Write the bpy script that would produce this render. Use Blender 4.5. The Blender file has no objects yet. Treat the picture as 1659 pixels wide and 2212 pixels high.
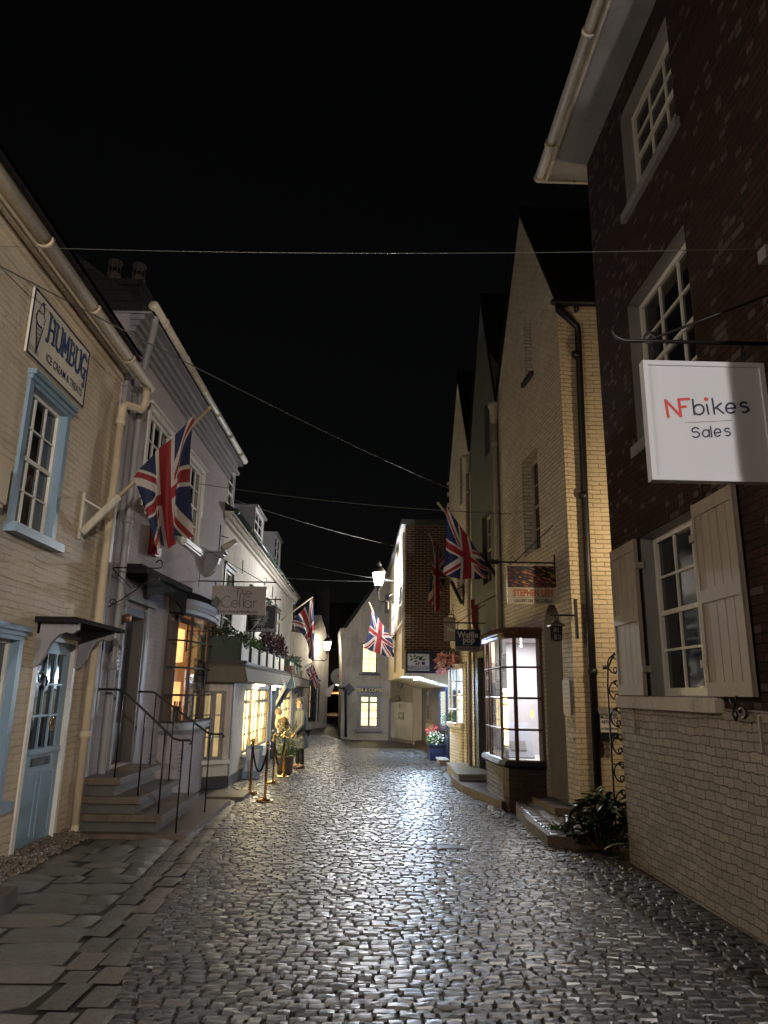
SKY = 0.0008; EXPO = 1.0
import bpy, math, random
from mathutils import Vector, Matrix, noise
from mathutils.geometry import tessellate_polygon
V = Vector
random.seed(7)
sc = bpy.context.scene
COL = sc.collection
R = math.radians

# ------------------------------------------------------------------ camera
FPX, CX, CY = 1534.0, 829.5, 1106.0
PITCH = math.atan(0.2539); ROLL = math.atan(0.0162); YAW = 0.02095
CAM = V((0, 0, 1.75))
Fw = V((math.sin(YAW)*math.cos(PITCH), math.cos(YAW)*math.cos(PITCH), math.sin(PITCH)))
Rt = V((math.cos(YAW), -math.sin(YAW), 0)); Up = Rt.cross(Fw)
Rt, Up = Rt*math.cos(ROLL)+Up*math.sin(ROLL), Up*math.cos(ROLL)-Rt*math.sin(ROLL)
camd = bpy.data.cameras.new('camera'); cam = bpy.data.objects.new('camera', camd); COL.objects.link(cam)
cam.matrix_world = Matrix(((Rt.x, Up.x, -Fw.x, CAM.x), (Rt.y, Up.y, -Fw.y, CAM.y), (Rt.z, Up.z, -Fw.z, CAM.z), (0, 0, 0, 1)))
camd.sensor_fit = 'VERTICAL'; camd.sensor_height = 36; camd.lens = FPX/2212*36
camd.clip_start = 0.05; camd.clip_end = 3000
sc.camera = cam

# survey of the photograph: crop origin and scale -> photograph coordinates -> a ray met with a real plane of the street
CROP = dict(D=(0, 0, 0.5486), a=(0, 600, 1.659), b=(0, 1600, 1.659), c=(0, 2300, 1.659), d=(800, 2000, 1.843), e=(1200, 2100, 2.2114),
    f=(1500, 1900, 1.8433), g=(1700, 700, 1.58), h=(1700, 2000, 1.58), i=(2000, 0, 1.58), j=(2200, 1200, 2.0133), k=(2200, 2000, 1.58),
    n=(1000, 2500, 3.6875), o=(760, 2200, 3.686), p=(1500, 2500, 3.6875), q=(1250, 2450, 4.1475), r=(0, 1000, 3.16),
    s=(1740, 2150, 2.7197), t=(1540, 1980, 3.95), u=(240, 2250, 2.765), v=(820, 2600, 3.6857))
def ray(c, x, y):
    a, b, s = CROP[c]; X = (a+x/s)/1.8228; Y = (b+y/s)/1.8228
    return (Fw + Rt*((X-CX)/FPX) - Up*((Y-CY)/FPX))
def onX(c, x, y, X): d = ray(c, x, y); return CAM + d*(X/d.x)
def onY(c, x, y, Y): d = ray(c, x, y); return CAM + d*(Y/d.y)
def gz(x, y):
    z = -0.012*min(y, 36)
    if y > 29:
        k = min(1, max(0, (-0.9-x)/0.8)); z += k*(0.055*(min(y, 36)-29)+0.012*max(0, y-36))
        if y > 36 and x > -1: z = -0.43
    return z

# ------------------------------------------------------------------ node helpers
class NT:
    def __init__(s, mat):
        mat.use_nodes = True; s.t = mat.node_tree; s.t.nodes.clear()
    def n(s, ty, **kw):
        nd = s.t.nodes.new(ty)
        for k, v in kw.items():
            if k.startswith('_'): setattr(nd, k[1:], v)
            else:
                nd.inputs[k.replace('__', ' ')].default_value = v
        return nd
    def l(s, a, b): s.t.links.new(a, b)
    def m(s, op, a, b=None, c=None):
        nd = s.t.nodes.new('ShaderNodeMath'); nd.operation = op
        for i, q in enumerate((a, b, c)):
            if q is None: continue
            if isinstance(q, (int, float)): nd.inputs[i].default_value = q
            else: s.l(q, nd.inputs[i])
        return nd.outputs[0]
    def mix(s, f, a, b):
        nd = s.t.nodes.new('ShaderNodeMix'); nd.data_type = 'RGBA'
        for idx, q in ((0, f), (6, a), (7, b)):
            if isinstance(q, (int, float)): nd.inputs[idx].default_value = q
            elif isinstance(q, tuple): nd.inputs[idx].default_value = (*q, 1) if len(q) == 3 else q
            else: s.l(q, nd.inputs[idx])
        return nd.outputs[2]
def c4(c): return (*c, 1)
def finish(N, col, rough=0.6, bump=None, metal=0, spec=0.5, bstr=0.5, bdist=0.01, coat=0):
    p = N.n('ShaderNodeBsdfPrincipled'); o = N.n('ShaderNodeOutputMaterial')
    if isinstance(col, tuple): p.inputs['Base Color'].default_value = c4(col)
    else: N.l(col, p.inputs['Base Color'])
    if isinstance(rough, (int, float)): p.inputs['Roughness'].default_value = rough
    else: N.l(rough, p.inputs['Roughness'])
    p.inputs['Metallic'].default_value = metal
    p.inputs['Specular IOR Level'].default_value = spec
    if bump is not None:
        b = N.n('ShaderNodeBump', Strength=bstr, Distance=bdist); N.l(bump, b.inputs['Height']); N.l(b.outputs[0], p.inputs['Normal'])
    p.inputs['Coat Weight'].default_value = coat; p.inputs['Coat Roughness'].default_value = .30
    N.l(p.outputs[0], o.inputs['Surface'])
    return p
MATS = {}
def paint(name, col, rough=0.5, var=0.25, sc_=3.0, metal=0, spec=0.5, bstr=0.3, dirt=0.0, fine=60):
    m = bpy.data.materials.new(name); N = NT(m)
    tc = N.n('ShaderNodeTexCoord')
    no = N.n('ShaderNodeTexNoise', Scale=sc_, Detail=6.0, Roughness=0.65); N.l(tc.outputs['Object'], no.inputs['Vector'])
    n2 = N.n('ShaderNodeTexNoise', Scale=float(fine), Detail=3.0); N.l(tc.outputs['Object'], n2.inputs['Vector'])
    lo = tuple(x*(1-var) for x in col); hi = tuple(min(1, x*(1+var*0.6)) for x in col)
    cc = N.mix(no.outputs['Fac'], lo, hi)
    if dirt:
        n3 = N.n('ShaderNodeTexNoise', Scale=1.3, Detail=8.0, Roughness=0.75); N.l(tc.outputs['Object'], n3.inputs['Vector'])
        k = N.m('MULTIPLY', N.m('SMOOTH_MIN', N.m('MAXIMUM', N.m('MULTIPLY', N.m('SUBTRACT', n3.outputs['Fac'], 0.5), 6.0), 0.0), 1.0, 0.1), dirt)
        cc = N.mix(k, cc, tuple(x*0.3 for x in col))
        mp = N.n('ShaderNodeMapping'); mp.inputs['Scale'].default_value = (7, 7, .55); N.l(tc.outputs['Object'], mp.inputs['Vector'])
        n4 = N.n('ShaderNodeTexNoise', Scale=1.0, Detail=6.0, Roughness=0.7); N.l(mp.outputs[0], n4.inputs['Vector'])
        k4 = N.m('MINIMUM', N.m('MULTIPLY', N.m('MAXIMUM', N.m('SUBTRACT', n4.outputs['Fac'], 0.5), 0.0), dirt*5), .6)
        cc = N.mix(k4, cc, tuple(x*0.42 for x in col))
    rr = N.m('ADD', rough-0.08, N.m('MULTIPLY', no.outputs['Fac'], 0.16))
    finish(N, cc, rr, n2.outputs['Fac'], metal, spec, bstr, 0.002 if fine >= 45 else .006)
    MATS[name] = m; return m
def brick(name, c1, c2, mortar, rough=0.75, bw=0.225, rh=0.075, ms=0.007, bstr=0.9, wob=0.02, grey=None, rag=0.35, patch=0.25, bdist=0.012, flat=0.0):
    """brick laid in real courses; flat = how much the paint has filled the joints in places"""
    m = bpy.data.materials.new(name); N = NT(m)
    uv = N.n('ShaderNodeUVMap')
    nz = N.n('ShaderNodeTexNoise', Scale=2.5, Detail=3.0); N.l(uv.outputs[0], nz.inputs['Vector'])
    nz2 = N.n('ShaderNodeTexNoise', Scale=14.0, Detail=3.0); N.l(uv.outputs[0], nz2.inputs['Vector'])
    sub = N.n('ShaderNodeVectorMath', _operation='SUBTRACT'); N.l(nz.outputs['Color'], sub.inputs[0]); sub.inputs[1].default_value = (.5, .5, .5)
    scl = N.n('ShaderNodeVectorMath', _operation='SCALE'); N.l(sub.outputs[0], scl.inputs[0]); scl.inputs['Scale'].default_value = wob
    add = N.n('ShaderNodeVectorMath', _operation='ADD'); N.l(uv.outputs[0], add.inputs[0]); N.l(scl.outputs[0], add.inputs[1])
    sub2 = N.n('ShaderNodeVectorMath', _operation='SUBTRACT'); N.l(nz2.outputs['Color'], sub2.inputs[0]); sub2.inputs[1].default_value = (.5, .5, .5)
    scl2 = N.n('ShaderNodeVectorMath', _operation='SCALE'); N.l(sub2.outputs[0], scl2.inputs[0]); scl2.inputs['Scale'].default_value = wob*0.6
    add2 = N.n('ShaderNodeVectorMath', _operation='ADD'); N.l(add.outputs[0], add2.inputs[0]); N.l(scl2.outputs[0], add2.inputs[1])
    br = N.n('ShaderNodeTexBrick'); N.l(add2.outputs[0], br.inputs['Vector'])
    br.inputs['Scale'].default_value = 1.0; br.inputs['Brick Width'].default_value = bw; br.inputs['Row Height'].default_value = rh
    br.inputs['Mortar Size'].default_value = ms; br.inputs['Mortar Smooth'].default_value = 0.4; br.inputs['Bias'].default_value = 0.0
    br.inputs['Color1'].default_value = c4(c1); br.inputs['Color2'].default_value = c4(c2); br.inputs['Mortar'].default_value = c4(mortar)
    col = br.outputs['Color']
    if grey:   # burnt headers
        b2 = N.n('ShaderNodeTexBrick'); N.l(add2.outputs[0], b2.inputs['Vector'])
        b2.offset = 0.0; b2.inputs['Scale'].default_value = 1.0; b2.inputs['Brick Width'].default_value = bw/2; b2.inputs['Row Height'].default_value = rh
        b2.inputs['Mortar Size'].default_value = 0.0; b2.inputs['Bias'].default_value = -0.3
        b2.inputs['Color1'].default_value = (0, 0, 0, 1); b2.inputs['Color2'].default_value = (1, 1, 1, 1)
        f = N.m('MULTIPLY', N.m('GREATER_THAN', b2.outputs['Color'], 0.58), N.m('SUBTRACT', 1.0, br.outputs['Fac']))
        col = N.mix(f, col, grey)
    big = N.n('ShaderNodeTexNoise', Scale=0.9, Detail=8.0, Roughness=0.7); N.l(uv.outputs[0], big.inputs['Vector'])
    k = N.m('MULTIPLY', N.m('SUBTRACT', big.outputs['Fac'], 0.42), patch*3)
    k = N.m('MINIMUM', N.m('MAXIMUM', k, 0.0), 1.0)
    col = N.mix(k, col, tuple(x*0.55 for x in c1))
    fn = N.n('ShaderNodeTexNoise', Scale=38.0, Detail=6.0, Roughness=0.7); N.l(uv.outputs[0], fn.inputs['Vector'])
    joint = N.m('SUBTRACT', 1.0, br.outputs['Fac'])
    if flat:
        fl = N.m('MINIMUM', N.m('MAXIMUM', N.m('MULTIPLY', N.m('SUBTRACT', nz.outputs['Fac'], 0.52-flat*0.1), 8.0), 0.0), 1.0)
        joint = N.m('MAXIMUM', joint, N.m('MULTIPLY', fl, 0.9))
    # each brick sits a little proud or back
    b3 = N.n('ShaderNodeTexBrick'); N.l(add2.outputs[0], b3.inputs['Vector'])
    b3.inputs['Scale'].default_value = 1.0; b3.inputs['Brick Width'].default_value = bw; b3.inputs['Row Height'].default_value = rh; b3.inputs['Mortar Size'].default_value = 0.0
    b3.inputs['Color1'].default_value = (0, 0, 0, 1); b3.inputs['Color2'].default_value = (1, 1, 1, 1)
    h = N.m('ADD', N.m('ADD', joint, N.m('MULTIPLY', fn.outputs['Fac'], rag)), N.m('MULTIPLY', b3.outputs['Color'], 0.3))
    finish(N, col, rough, h, 0, 0.2, bstr, bdist*1.7)
    MATS[name] = m; return m
def emis(name, col, strength, var=0.0, scale=(1, 1, 1), see=0.0):
    m = bpy.data.materials.new(name); N = NT(m)
    e = N.n('ShaderNodeEmission'); o = N.n('ShaderNodeOutputMaterial')
    e.inputs['Color'].default_value = c4(col); e.inputs['Strength'].default_value = strength
    if var:
        uv = N.n('ShaderNodeUVMap'); mp = N.n('ShaderNodeMapping'); mp.inputs['Scale'].default_value = scale
        N.l(uv.outputs[0], mp.inputs['Vector'])
        no = N.n('ShaderNodeTexNoise', Scale=1.0, Detail=5.0, Roughness=0.6); N.l(mp.outputs[0], no.inputs['Vector'])
        k = N.m('MAXIMUM', N.m('ADD', 1.0, N.m('MULTIPLY', N.m('SUBTRACT', no.outputs['Fac'], 0.5), var*4)), 0.08)
        N.l(N.m('MULTIPLY', k, strength), e.inputs['Strength'])
    if see:
        t = N.n('ShaderNodeBsdfTransparent'); a = N.n('ShaderNodeAddShader'); N.l(t.outputs[0], a.inputs[0]); N.l(e.outputs[0], a.inputs[1]); N.l(a.outputs[0], o.inputs['Surface'])
    else: N.l(e.outputs[0], o.inputs['Surface'])
    MATS[name] = m; return m
def glass(name, tint=(0.9, 0.95, 0.95), refl=0.12):
    m = bpy.data.materials.new(name); N = NT(m)
    t = N.n('ShaderNodeBsdfTransparent'); t.inputs[0].default_value = c4(tint)
    g = N.n('ShaderNodeBsdfGlossy'); g.inputs['Roughness'].default_value = 0.03
    lw = N.n('ShaderNodeLayerWeight', Blend=0.25); mx = N.n('ShaderNodeMixShader'); o = N.n('ShaderNodeOutputMaterial')
    N.l(N.m('ADD', N.m('MULTIPLY', lw.outputs['Fresnel'], 0.8), refl*0.4), mx.inputs[0]); N.l(t.outputs[0], mx.inputs[1]); N.l(g.outputs[0], mx.inputs[2]); N.l(mx.outputs[0], o.inputs['Surface'])
    MATS[name] = m; return m

# ------------------------------------------------------------------ materials
M = {}
M['cream'] = brick('cream_painted_brick', (.52, .435, .325), (.56, .47, .35), (.47, .39, .285), rough=.6, bstr=1.0, wob=.055, flat=1.0, rag=.6, patch=.5, bdist=.009)
M['greywall'] = brick('lilac_grey_render', (.36, .32, .33), (.39, .345, .355), (.33, .295, .30), rough=.8, bstr=.35, wob=.04, flat=1.6, rag=.7, patch=.55, bdist=.008)
M['whitewall'] = paint('white_render', (.54, .50, .44), .85, .16, 1.6, bstr=.6, dirt=.45, fine=35, spec=.12)
M['whitebrick'] = brick('white_painted_brick', (.80, .74, .63), (.64, .58, .48), (.30, .26, .20), rough=.6, bstr=1.0, wob=.035, rag=.45, patch=.25, bdist=.014, flat=.15)
M['yellowbrick'] = brick('yellow_painted_brick', (.62, .52, .36), (.54, .45, .31), (.36, .28, .18), rough=.6, bstr=1.0, wob=.03, rag=.35, patch=.15, bdist=.014, bw=.26, flat=.5)
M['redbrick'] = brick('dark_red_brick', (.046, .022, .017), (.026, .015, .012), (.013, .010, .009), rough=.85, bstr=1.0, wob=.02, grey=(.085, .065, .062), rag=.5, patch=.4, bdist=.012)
M['stonebrick'] = brick('whitewashed_rubble_brick', (.74, .66, .56), (.58, .51, .43), (.28, .235, .19), rough=.8, bw=.19, rh=.078, ms=.007, bstr=1.0, wob=.06, rag=2.0, patch=.4, bdist=.022)
M['newbrick'] = brick('brown_brick_pale_joints', (.085, .042, .034), (.06, .032, .026), (.26, .23, .20), rough=.7, ms=.009, bstr=.5, wob=.004, rag=.25, patch=.2)
M['greyrender'] = paint('grey_white_render', (.42, .37, .305), .85, .2, 1.3, bstr=.6, dirt=.5, fine=35, spec=.12)
M['plaster'] = paint('smooth_painted_plaster', (.42, .37, .31), .8, .12, 2.0, bstr=.4, dirt=.2, fine=35, spec=.12)
M['darkbrick'] = brick('dark_base_brick', (.075, .05, .035), (.04, .03, .024), (.12, .10, .08), rough=.5, bstr=.9, wob=.012, rag=.4, patch=.4)
M['greenbrick'] = brick('sage_painted_brick', (.165, .18, .155), (.185, .20, .17), (.10, .11, .095), rough=.6, bstr=.8, wob=.02, rag=.35, patch=.2, flat=.4)
M['greenrender'] = paint('sage_render', (.13, .148, .13), .8, .2, 2, bstr=.7, dirt=.3, fine=40)
M['slate'] = brick('slate_roof', (.012, .011, .011), (.02, .018, .017), (.005, .005, .005), rough=.7, bw=.25, rh=.18, bstr=.6, wob=.01)
M['blue'] = paint('pale_blue_paint', (.20, .29, .38), .38, .12, 4, bstr=.15, dirt=.15)
M['navy'] = paint('navy_paint', (.012, .022, .07), .3, .15, 4)
M['royal'] = paint('royal_blue_paint', (.010, .015, .042), .35, .15, 4)
M['white'] = paint('white_gloss_paint', (.66, .64, .60), .4, .12, 5, bstr=.2, dirt=.2)
M['offwhite'] = paint('aged_cream_paint', (.52, .47, .38), .5, .2, 4, dirt=.45)
M['creampaint'] = paint('cream_paint', (.55, .45, .32), .6, .12, 4, dirt=.3, spec=.2)
M['greypaint'] = paint('grey_paint', (.24, .23, .24), .5, .18, 4, dirt=.3)
M['darkgrey'] = paint('charcoal_paint', (.045, .045, .05), .45, .2, 4)
M['black'] = paint('black_paint', (.010, .010, .012), .45, .3, 8)
M['mattblack'] = paint('sooty_lead', (.016, .015, .016), .9, .3, 8, spec=.08)
M['iron'] = paint('wrought_iron', (.012, .011, .011), .4, .4, 20, metal=.3)
M['greengloss'] = paint('dark_green_paint', (.02, .045, .035), .35, .2, 4)
M['taupe'] = paint('taupe_paint', (.17, .15, .12), .75, .2, 4, dirt=.3, spec=.15)
M['shutter'] = paint('taupe_shutter_paint', (.34, .29, .24), .6, .14, 3, dirt=.3)
M['brown'] = paint('brown_varnished_wood', (.12, .055, .03), .35, .3, 12)
M['wood'] = paint('planed_wood', (.32, .24, .15), .5, .25, 12)
M['sage'] = paint('pale_green_paint', (.34, .45, .30), .5, .15, 5)
M['brass'] = paint('polished_brass', (.75, .48, .18), .16, .15, 8, metal=1, bstr=.05)
M['steel'] = paint('cable_steel', (.10, .10, .09), .4, .2, 10, metal=.2)
M['stone'] = paint('worn_stone', (.115, .082, .060), .5, .5, 4, bstr=1.0, dirt=.7, fine=22)
M['stonepale'] = paint('pale_stone', (.33, .31, .28), .4, .3, 5, bstr=1.0, dirt=.3, fine=22)
M['concrete'] = paint('stained_cement', (.085, .078, .068), .6, .35, 3, bstr=.8, dirt=.5, fine=25)
M['mortar'] = paint('dark_wet_earth', (.018, .016, .013), .5, .4, 8, bstr=1, fine=50)
M['asphalt'] = paint('worn_asphalt', (.05, .046, .042), .55, .35, 3, bstr=1, fine=70)
M['terracotta'] = paint('terracotta', (.05, .035, .028), .7, .3, 6)
M['rope'] = paint('navy_velvet_rope', (.012, .012, .03), .9, .2, 30, spec=.2)
M['redpaint'] = paint('red_plastic', (.35, .03, .03), .4, .1, 5)
M['signwhite'] = paint('sign_white', (.50, .51, .57), .22, .03, 2, bstr=.04)
M['signgrey'] = paint('sign_mauve_grey', (.30, .265, .255), .4, .06, 3, bstr=.05)
M['ink'] = paint('ink_black', (.012, .012, .018), .4, .1, 5, bstr=.02)
M['inknavy'] = paint('ink_navy', (.008, .012, .05), .4, .1, 5, bstr=.02)
M['inkblue'] = paint('ink_blue', (.05, .13, .30), .4, .1, 5, bstr=.02)
M['inkred'] = paint('ink_red', (.45, .035, .03), .4, .1, 5, bstr=.02)
M['inkorange'] = paint('ink_brick_red', (.42, .10, .045), .4, .1, 5, bstr=.02)
M['inkwhite'] = paint('ink_white', (.65, .65, .62), .4, .05, 5, bstr=.02)
M['gold'] = paint('ink_gold', (.6, .42, .14), .4, .1, 5, bstr=.02)
M['slatecol'] = paint('sign_dark_green', (.014, .024, .026), .35, .1, 3, bstr=.05)
M['dimpane'] = paint('dark_window_glass', (.010, .011, .013), .07, .5, 2.5, spec=.6, bstr=.05, fine=3)
M['curtain'] = paint('net_curtain', (.09, .085, .09), .9, .5, 9)
M['glass'] = glass('clear_glass')
M['warmroom'] = emis('warm_lit_room', (1, .42, .14), 1.1, .45, (3.5, 1.4, 1))
M['yellowroom'] = emis('yellow_lit_blind', (1, .70, .27), 7, .5, (9, 1.2, 1))
M['creamroom'] = emis('cream_lit_room', (1, .74, .36), 1.3, .4, (4, 2.5, 1))
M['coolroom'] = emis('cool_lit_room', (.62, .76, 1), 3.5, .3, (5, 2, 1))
M['paleroom'] = emis('pale_lit_room', (1, .97, .74), 2.6, .12, (3, 2, 1))
M['slit'] = emis('painted_reflection_glow', (1, .66, .30), .30, .3, (3, 2, 1))  # faint emission painted in for reflections on window panes
M['lampglass'] = emis('lit_lantern_glass', (1, .93, .76), 9, see=1)
M['bulb'] = emis('bulb', (1, .85, .55), 14)
M['tube'] = emis('fluorescent_tube', (.75, .88, 1), 12)
M['leaf'] = paint('dark_leaves', (.022, .045, .018), .32, .5, 15)
M['leafpale'] = paint('grey_green_leaves', (.16, .21, .15), .45, .4, 15)
M['leaflit'] = paint('bright_leaves', (.07, .15, .03), .45, .4, 15)
M['leafred'] = paint('maroon_leaves', (.055, .018, .018), .5, .5, 15)
M['pink'] = paint('pink_petals', (.78, .40, .40), .6, .3, 20)
M['redpet'] = paint('red_petals', (.45, .06, .06), .6, .3, 20)
M['whitepet'] = paint('white_petals', (.6, .6, .52), .6, .2, 20)
M['skin'] = paint('skin', (.36, .20, .14), .5, .12, 15, bstr=.1)
M['coat'] = paint('grey_wool_coat', (.07, .076, .088), .9, .2, 25, spec=.2, bstr=.6)
M['signcream'] = paint('sign_cream', (.62, .58, .50), .4, .06, 3, bstr=.05, dirt=.2)
M['jacket'] = paint('brown_jacket', (.07, .048, .03), .85, .3, 20, spec=.2, bstr=.6)
M['scarf'] = paint('beige_scarf', (.42, .34, .22), .9, .3, 25, spec=.2)
M['trouser'] = paint('dark_trousers', (.014, .015, .02), .85, .3, 20, spec=.2)
M['shoe'] = paint('brown_leather_shoe', (.018, .011, .008), .4, .3, 20)
M['hairgrey'] = paint('greying_brown_hair', (.10, .075, .055), .6, .5, 60)
M['hairblonde'] = paint('ash_blonde_hair', (.14, .105, .065), .6, .5, 60)
M['carpaint'] = paint('dark_car_paint', (.02, .02, .024), .15, .1, 5, spec=.6)

def stone_mat(name, lo, hi, r0, r1, bstr=1.0, warm=(.06, .05, .035), coat=0.0):
    m = bpy.data.materials.new(name); N = NT(m)
    ge = N.n('ShaderNodeNewGeometry'); tc = N.n('ShaderNodeTexCoord')
    a = N.n('ShaderNodeTexNoise', Scale=22.0, Detail=8.0, Roughness=.65); N.l(tc.outputs['Object'], a.inputs['Vector'])
    b = N.n('ShaderNodeTexNoise', Scale=1.1, Detail=6.0, Roughness=.6); N.l(tc.outputs['Object'], b.inputs['Vector'])
    b2 = N.n('ShaderNodeTexNoise', Scale=90.0, Detail=3.0); N.l(tc.outputs['Object'], b2.inputs['Vector'])
    col = N.mix(ge.outputs['Random Per Island'], lo, hi)
    col = N.mix(N.m('MULTIPLY', a.outputs['Fac'], .7), col, tuple(x*.35 for x in lo))
    col = N.mix(N.m('MULTIPLY', N.m('GREATER_THAN', ge.outputs['Random Per Island'], .82), .6), col, warm)
    rr = N.m('ADD', r0, N.m('MULTIPLY', N.m('ADD', N.m('MULTIPLY', b.outputs['Fac'], .6), N.m('MULTIPLY', a.outputs['Fac'], .6)), r1-r0))
    h = N.m('ADD', a.outputs['Fac'], N.m('MULTIPLY', b2.outputs['Fac'], .25))
    finish(N, col, rr, h, 0, .6, bstr, .014, coat)
    MATS[name] = m; return m
M['setts'] = stone_mat('wet_granite_setts', (.024, .025, .029), (.066, .067, .073), .30, .52, 1.0, (.07, .052, .045), .6)
M['flags'] = stone_mat('worn_york_flagstones', (.13, .125, .115), (.19, .182, .17), .36, .60, .9, (.15, .135, .115), .25)
M['edging'] = stone_mat('gutter_edging_stones', (.11, .104, .094), (.17, .162, .148), .30, .52, .8, (.14, .12, .10), .3)
M['pebble'] = stone_mat('rounded_pebbles', (.09, .07, .05), (.19, .155, .115), .35, .55, .5, (.12, .085, .055))

def union_flag_mat():
    m = bpy.data.materials.new('union_flag_cloth'); N = NT(m)
    uv = N.n('ShaderNodeUVMap'); sp = N.n('ShaderNodeSeparateXYZ'); N.l(uv.outputs[0], sp.inputs[0])
    x = N.m('MULTIPLY', N.m('SUBTRACT', sp.outputs[0], .5), 60); y = N.m('MULTIPLY', N.m('SUBTRACT', sp.outputs[1], .5), 34)
    L = math.hypot(17, 30)
    s1 = N.m('SUBTRACT', N.m('MULTIPLY', x, 17/L), N.m('MULTIPLY', y, 30/L))
    s2 = N.m('ADD', N.m('MULTIPLY', x, 17/L), N.m('MULTIPLY', y, 30/L))
    sg = N.m('SIGN', x)
    w = N.m('MAXIMUM', N.m('LESS_THAN', N.m('ABSOLUTE', s1), 3.1), N.m('LESS_THAN', N.m('ABSOLUTE', s2), 3.1))
    def band(s, k):
        q = N.m('MULTIPLY', N.m('MULTIPLY', s, sg), k)
        return N.m('MULTIPLY', N.m('GREATER_THAN', q, 0.0), N.m('LESS_THAN', q, 2.1))
    r = N.m('MAXIMUM', band(s1, 1), band(s2, -1))
    wc = N.m('MAXIMUM', N.m('LESS_THAN', N.m('ABSOLUTE', x), 5.2), N.m('LESS_THAN', N.m('ABSOLUTE', y), 5.2))
    rc = N.m('MAXIMUM', N.m('LESS_THAN', N.m('ABSOLUTE', x), 3.2), N.m('LESS_THAN', N.m('ABSOLUTE', y), 3.2))
    WH, RD, BL = (.40, .345, .31), (.20, .014, .017), (.009, .015, .055)
    c = N.mix(w, BL, WH); c = N.mix(r, c, RD); c = N.mix(wc, c, WH); c = N.mix(rc, c, RD)
    tc = N.n('ShaderNodeTexNoise', Scale=120.0, Detail=2.0); N.l(uv.outputs[0], tc.inputs['Vector'])
    p = N.n('ShaderNodeBsdfPrincipled', Roughness=.75); N.l(c, p.inputs['Base Color'])
    b = N.n('ShaderNodeBump', Strength=.2, Distance=.002); N.l(tc.outputs['Fac'], b.inputs['Height']); N.l(b.outputs[0], p.inputs['Normal'])
    tr = N.n('ShaderNodeBsdfTranslucent'); N.l(c, tr.inputs[0]); mx = N.n('ShaderNodeMixShader'); mx.inputs[0].default_value = .3
    o = N.n('ShaderNodeOutputMaterial'); N.l(p.outputs[0], mx.inputs[1]); N.l(tr.outputs[0], mx.inputs[2]); N.l(mx.outputs[0], o.inputs['Surface'])
    return m
M['flag'] = union_flag_mat()
def art_mat():
    m = bpy.data.materials.new('abstract_leaf_painting'); N = NT(m)
    uv = N.n('ShaderNodeUVMap')
    mp = N.n('ShaderNodeMapping'); mp0 = N.n('ShaderNodeMapping'); mp0.inputs['Rotation'].default_value = (0, 0, R(28)); N.l(uv.outputs[0], mp0.inputs['Vector']); mp.inputs['Scale'].default_value = (6, 20, 1); N.l(mp0.outputs[0], mp.inputs['Vector'])
    vo = N.n('ShaderNodeTexVoronoi', Scale=1.5); N.l(mp.outputs[0], vo.inputs['Vector'])
    no = N.n('ShaderNodeTexNoise', Scale=1.6, Detail=2.0); N.l(uv.outputs[0], no.inputs['Vector'])
    sp = N.n('ShaderNodeSeparateXYZ'); N.l(uv.outputs[0], sp.inputs[0]); sc3 = N.n('ShaderNodeSeparateXYZ'); N.l(vo.outputs['Color'], sc3.inputs[0])
    cr = N.n('ShaderNodeValToRGB'); el = cr.color_ramp.elements
    el[0].position = 0; el[0].color = (.012, .012, .02, 1); el[1].position = 1; el[1].color = (.5, .07, .02, 1)
    for p_, c_ in ((.35, (.03, .03, .045)), (.5, (.35, .04, .05)), (.62, (.5, .14, .015)), (.75, (.55, .38, .05)), (.88, (.45, .03, .08))):
        e = el.new(p_); e.color = c4(c_)
    f = N.m('ADD', N.m('MULTIPLY', sc3.outputs[0], .7), N.m('MULTIPLY', N.m('SUBTRACT', sp.outputs[0], sp.outputs[1]), .38)); N.l(N.m('SUBTRACT', f, -.02), cr.inputs[0])
    dk = N.m('MINIMUM', N.m('MULTIPLY', N.m('MAXIMUM', N.m('SUBTRACT', .62, vo.outputs['Distance']), 0.0), 3.2), 1.0)
    finish(N, N.mix(dk, (.012, .012, .02), cr.outputs[0]), .4); return m
M['art'] = art_mat()

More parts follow.
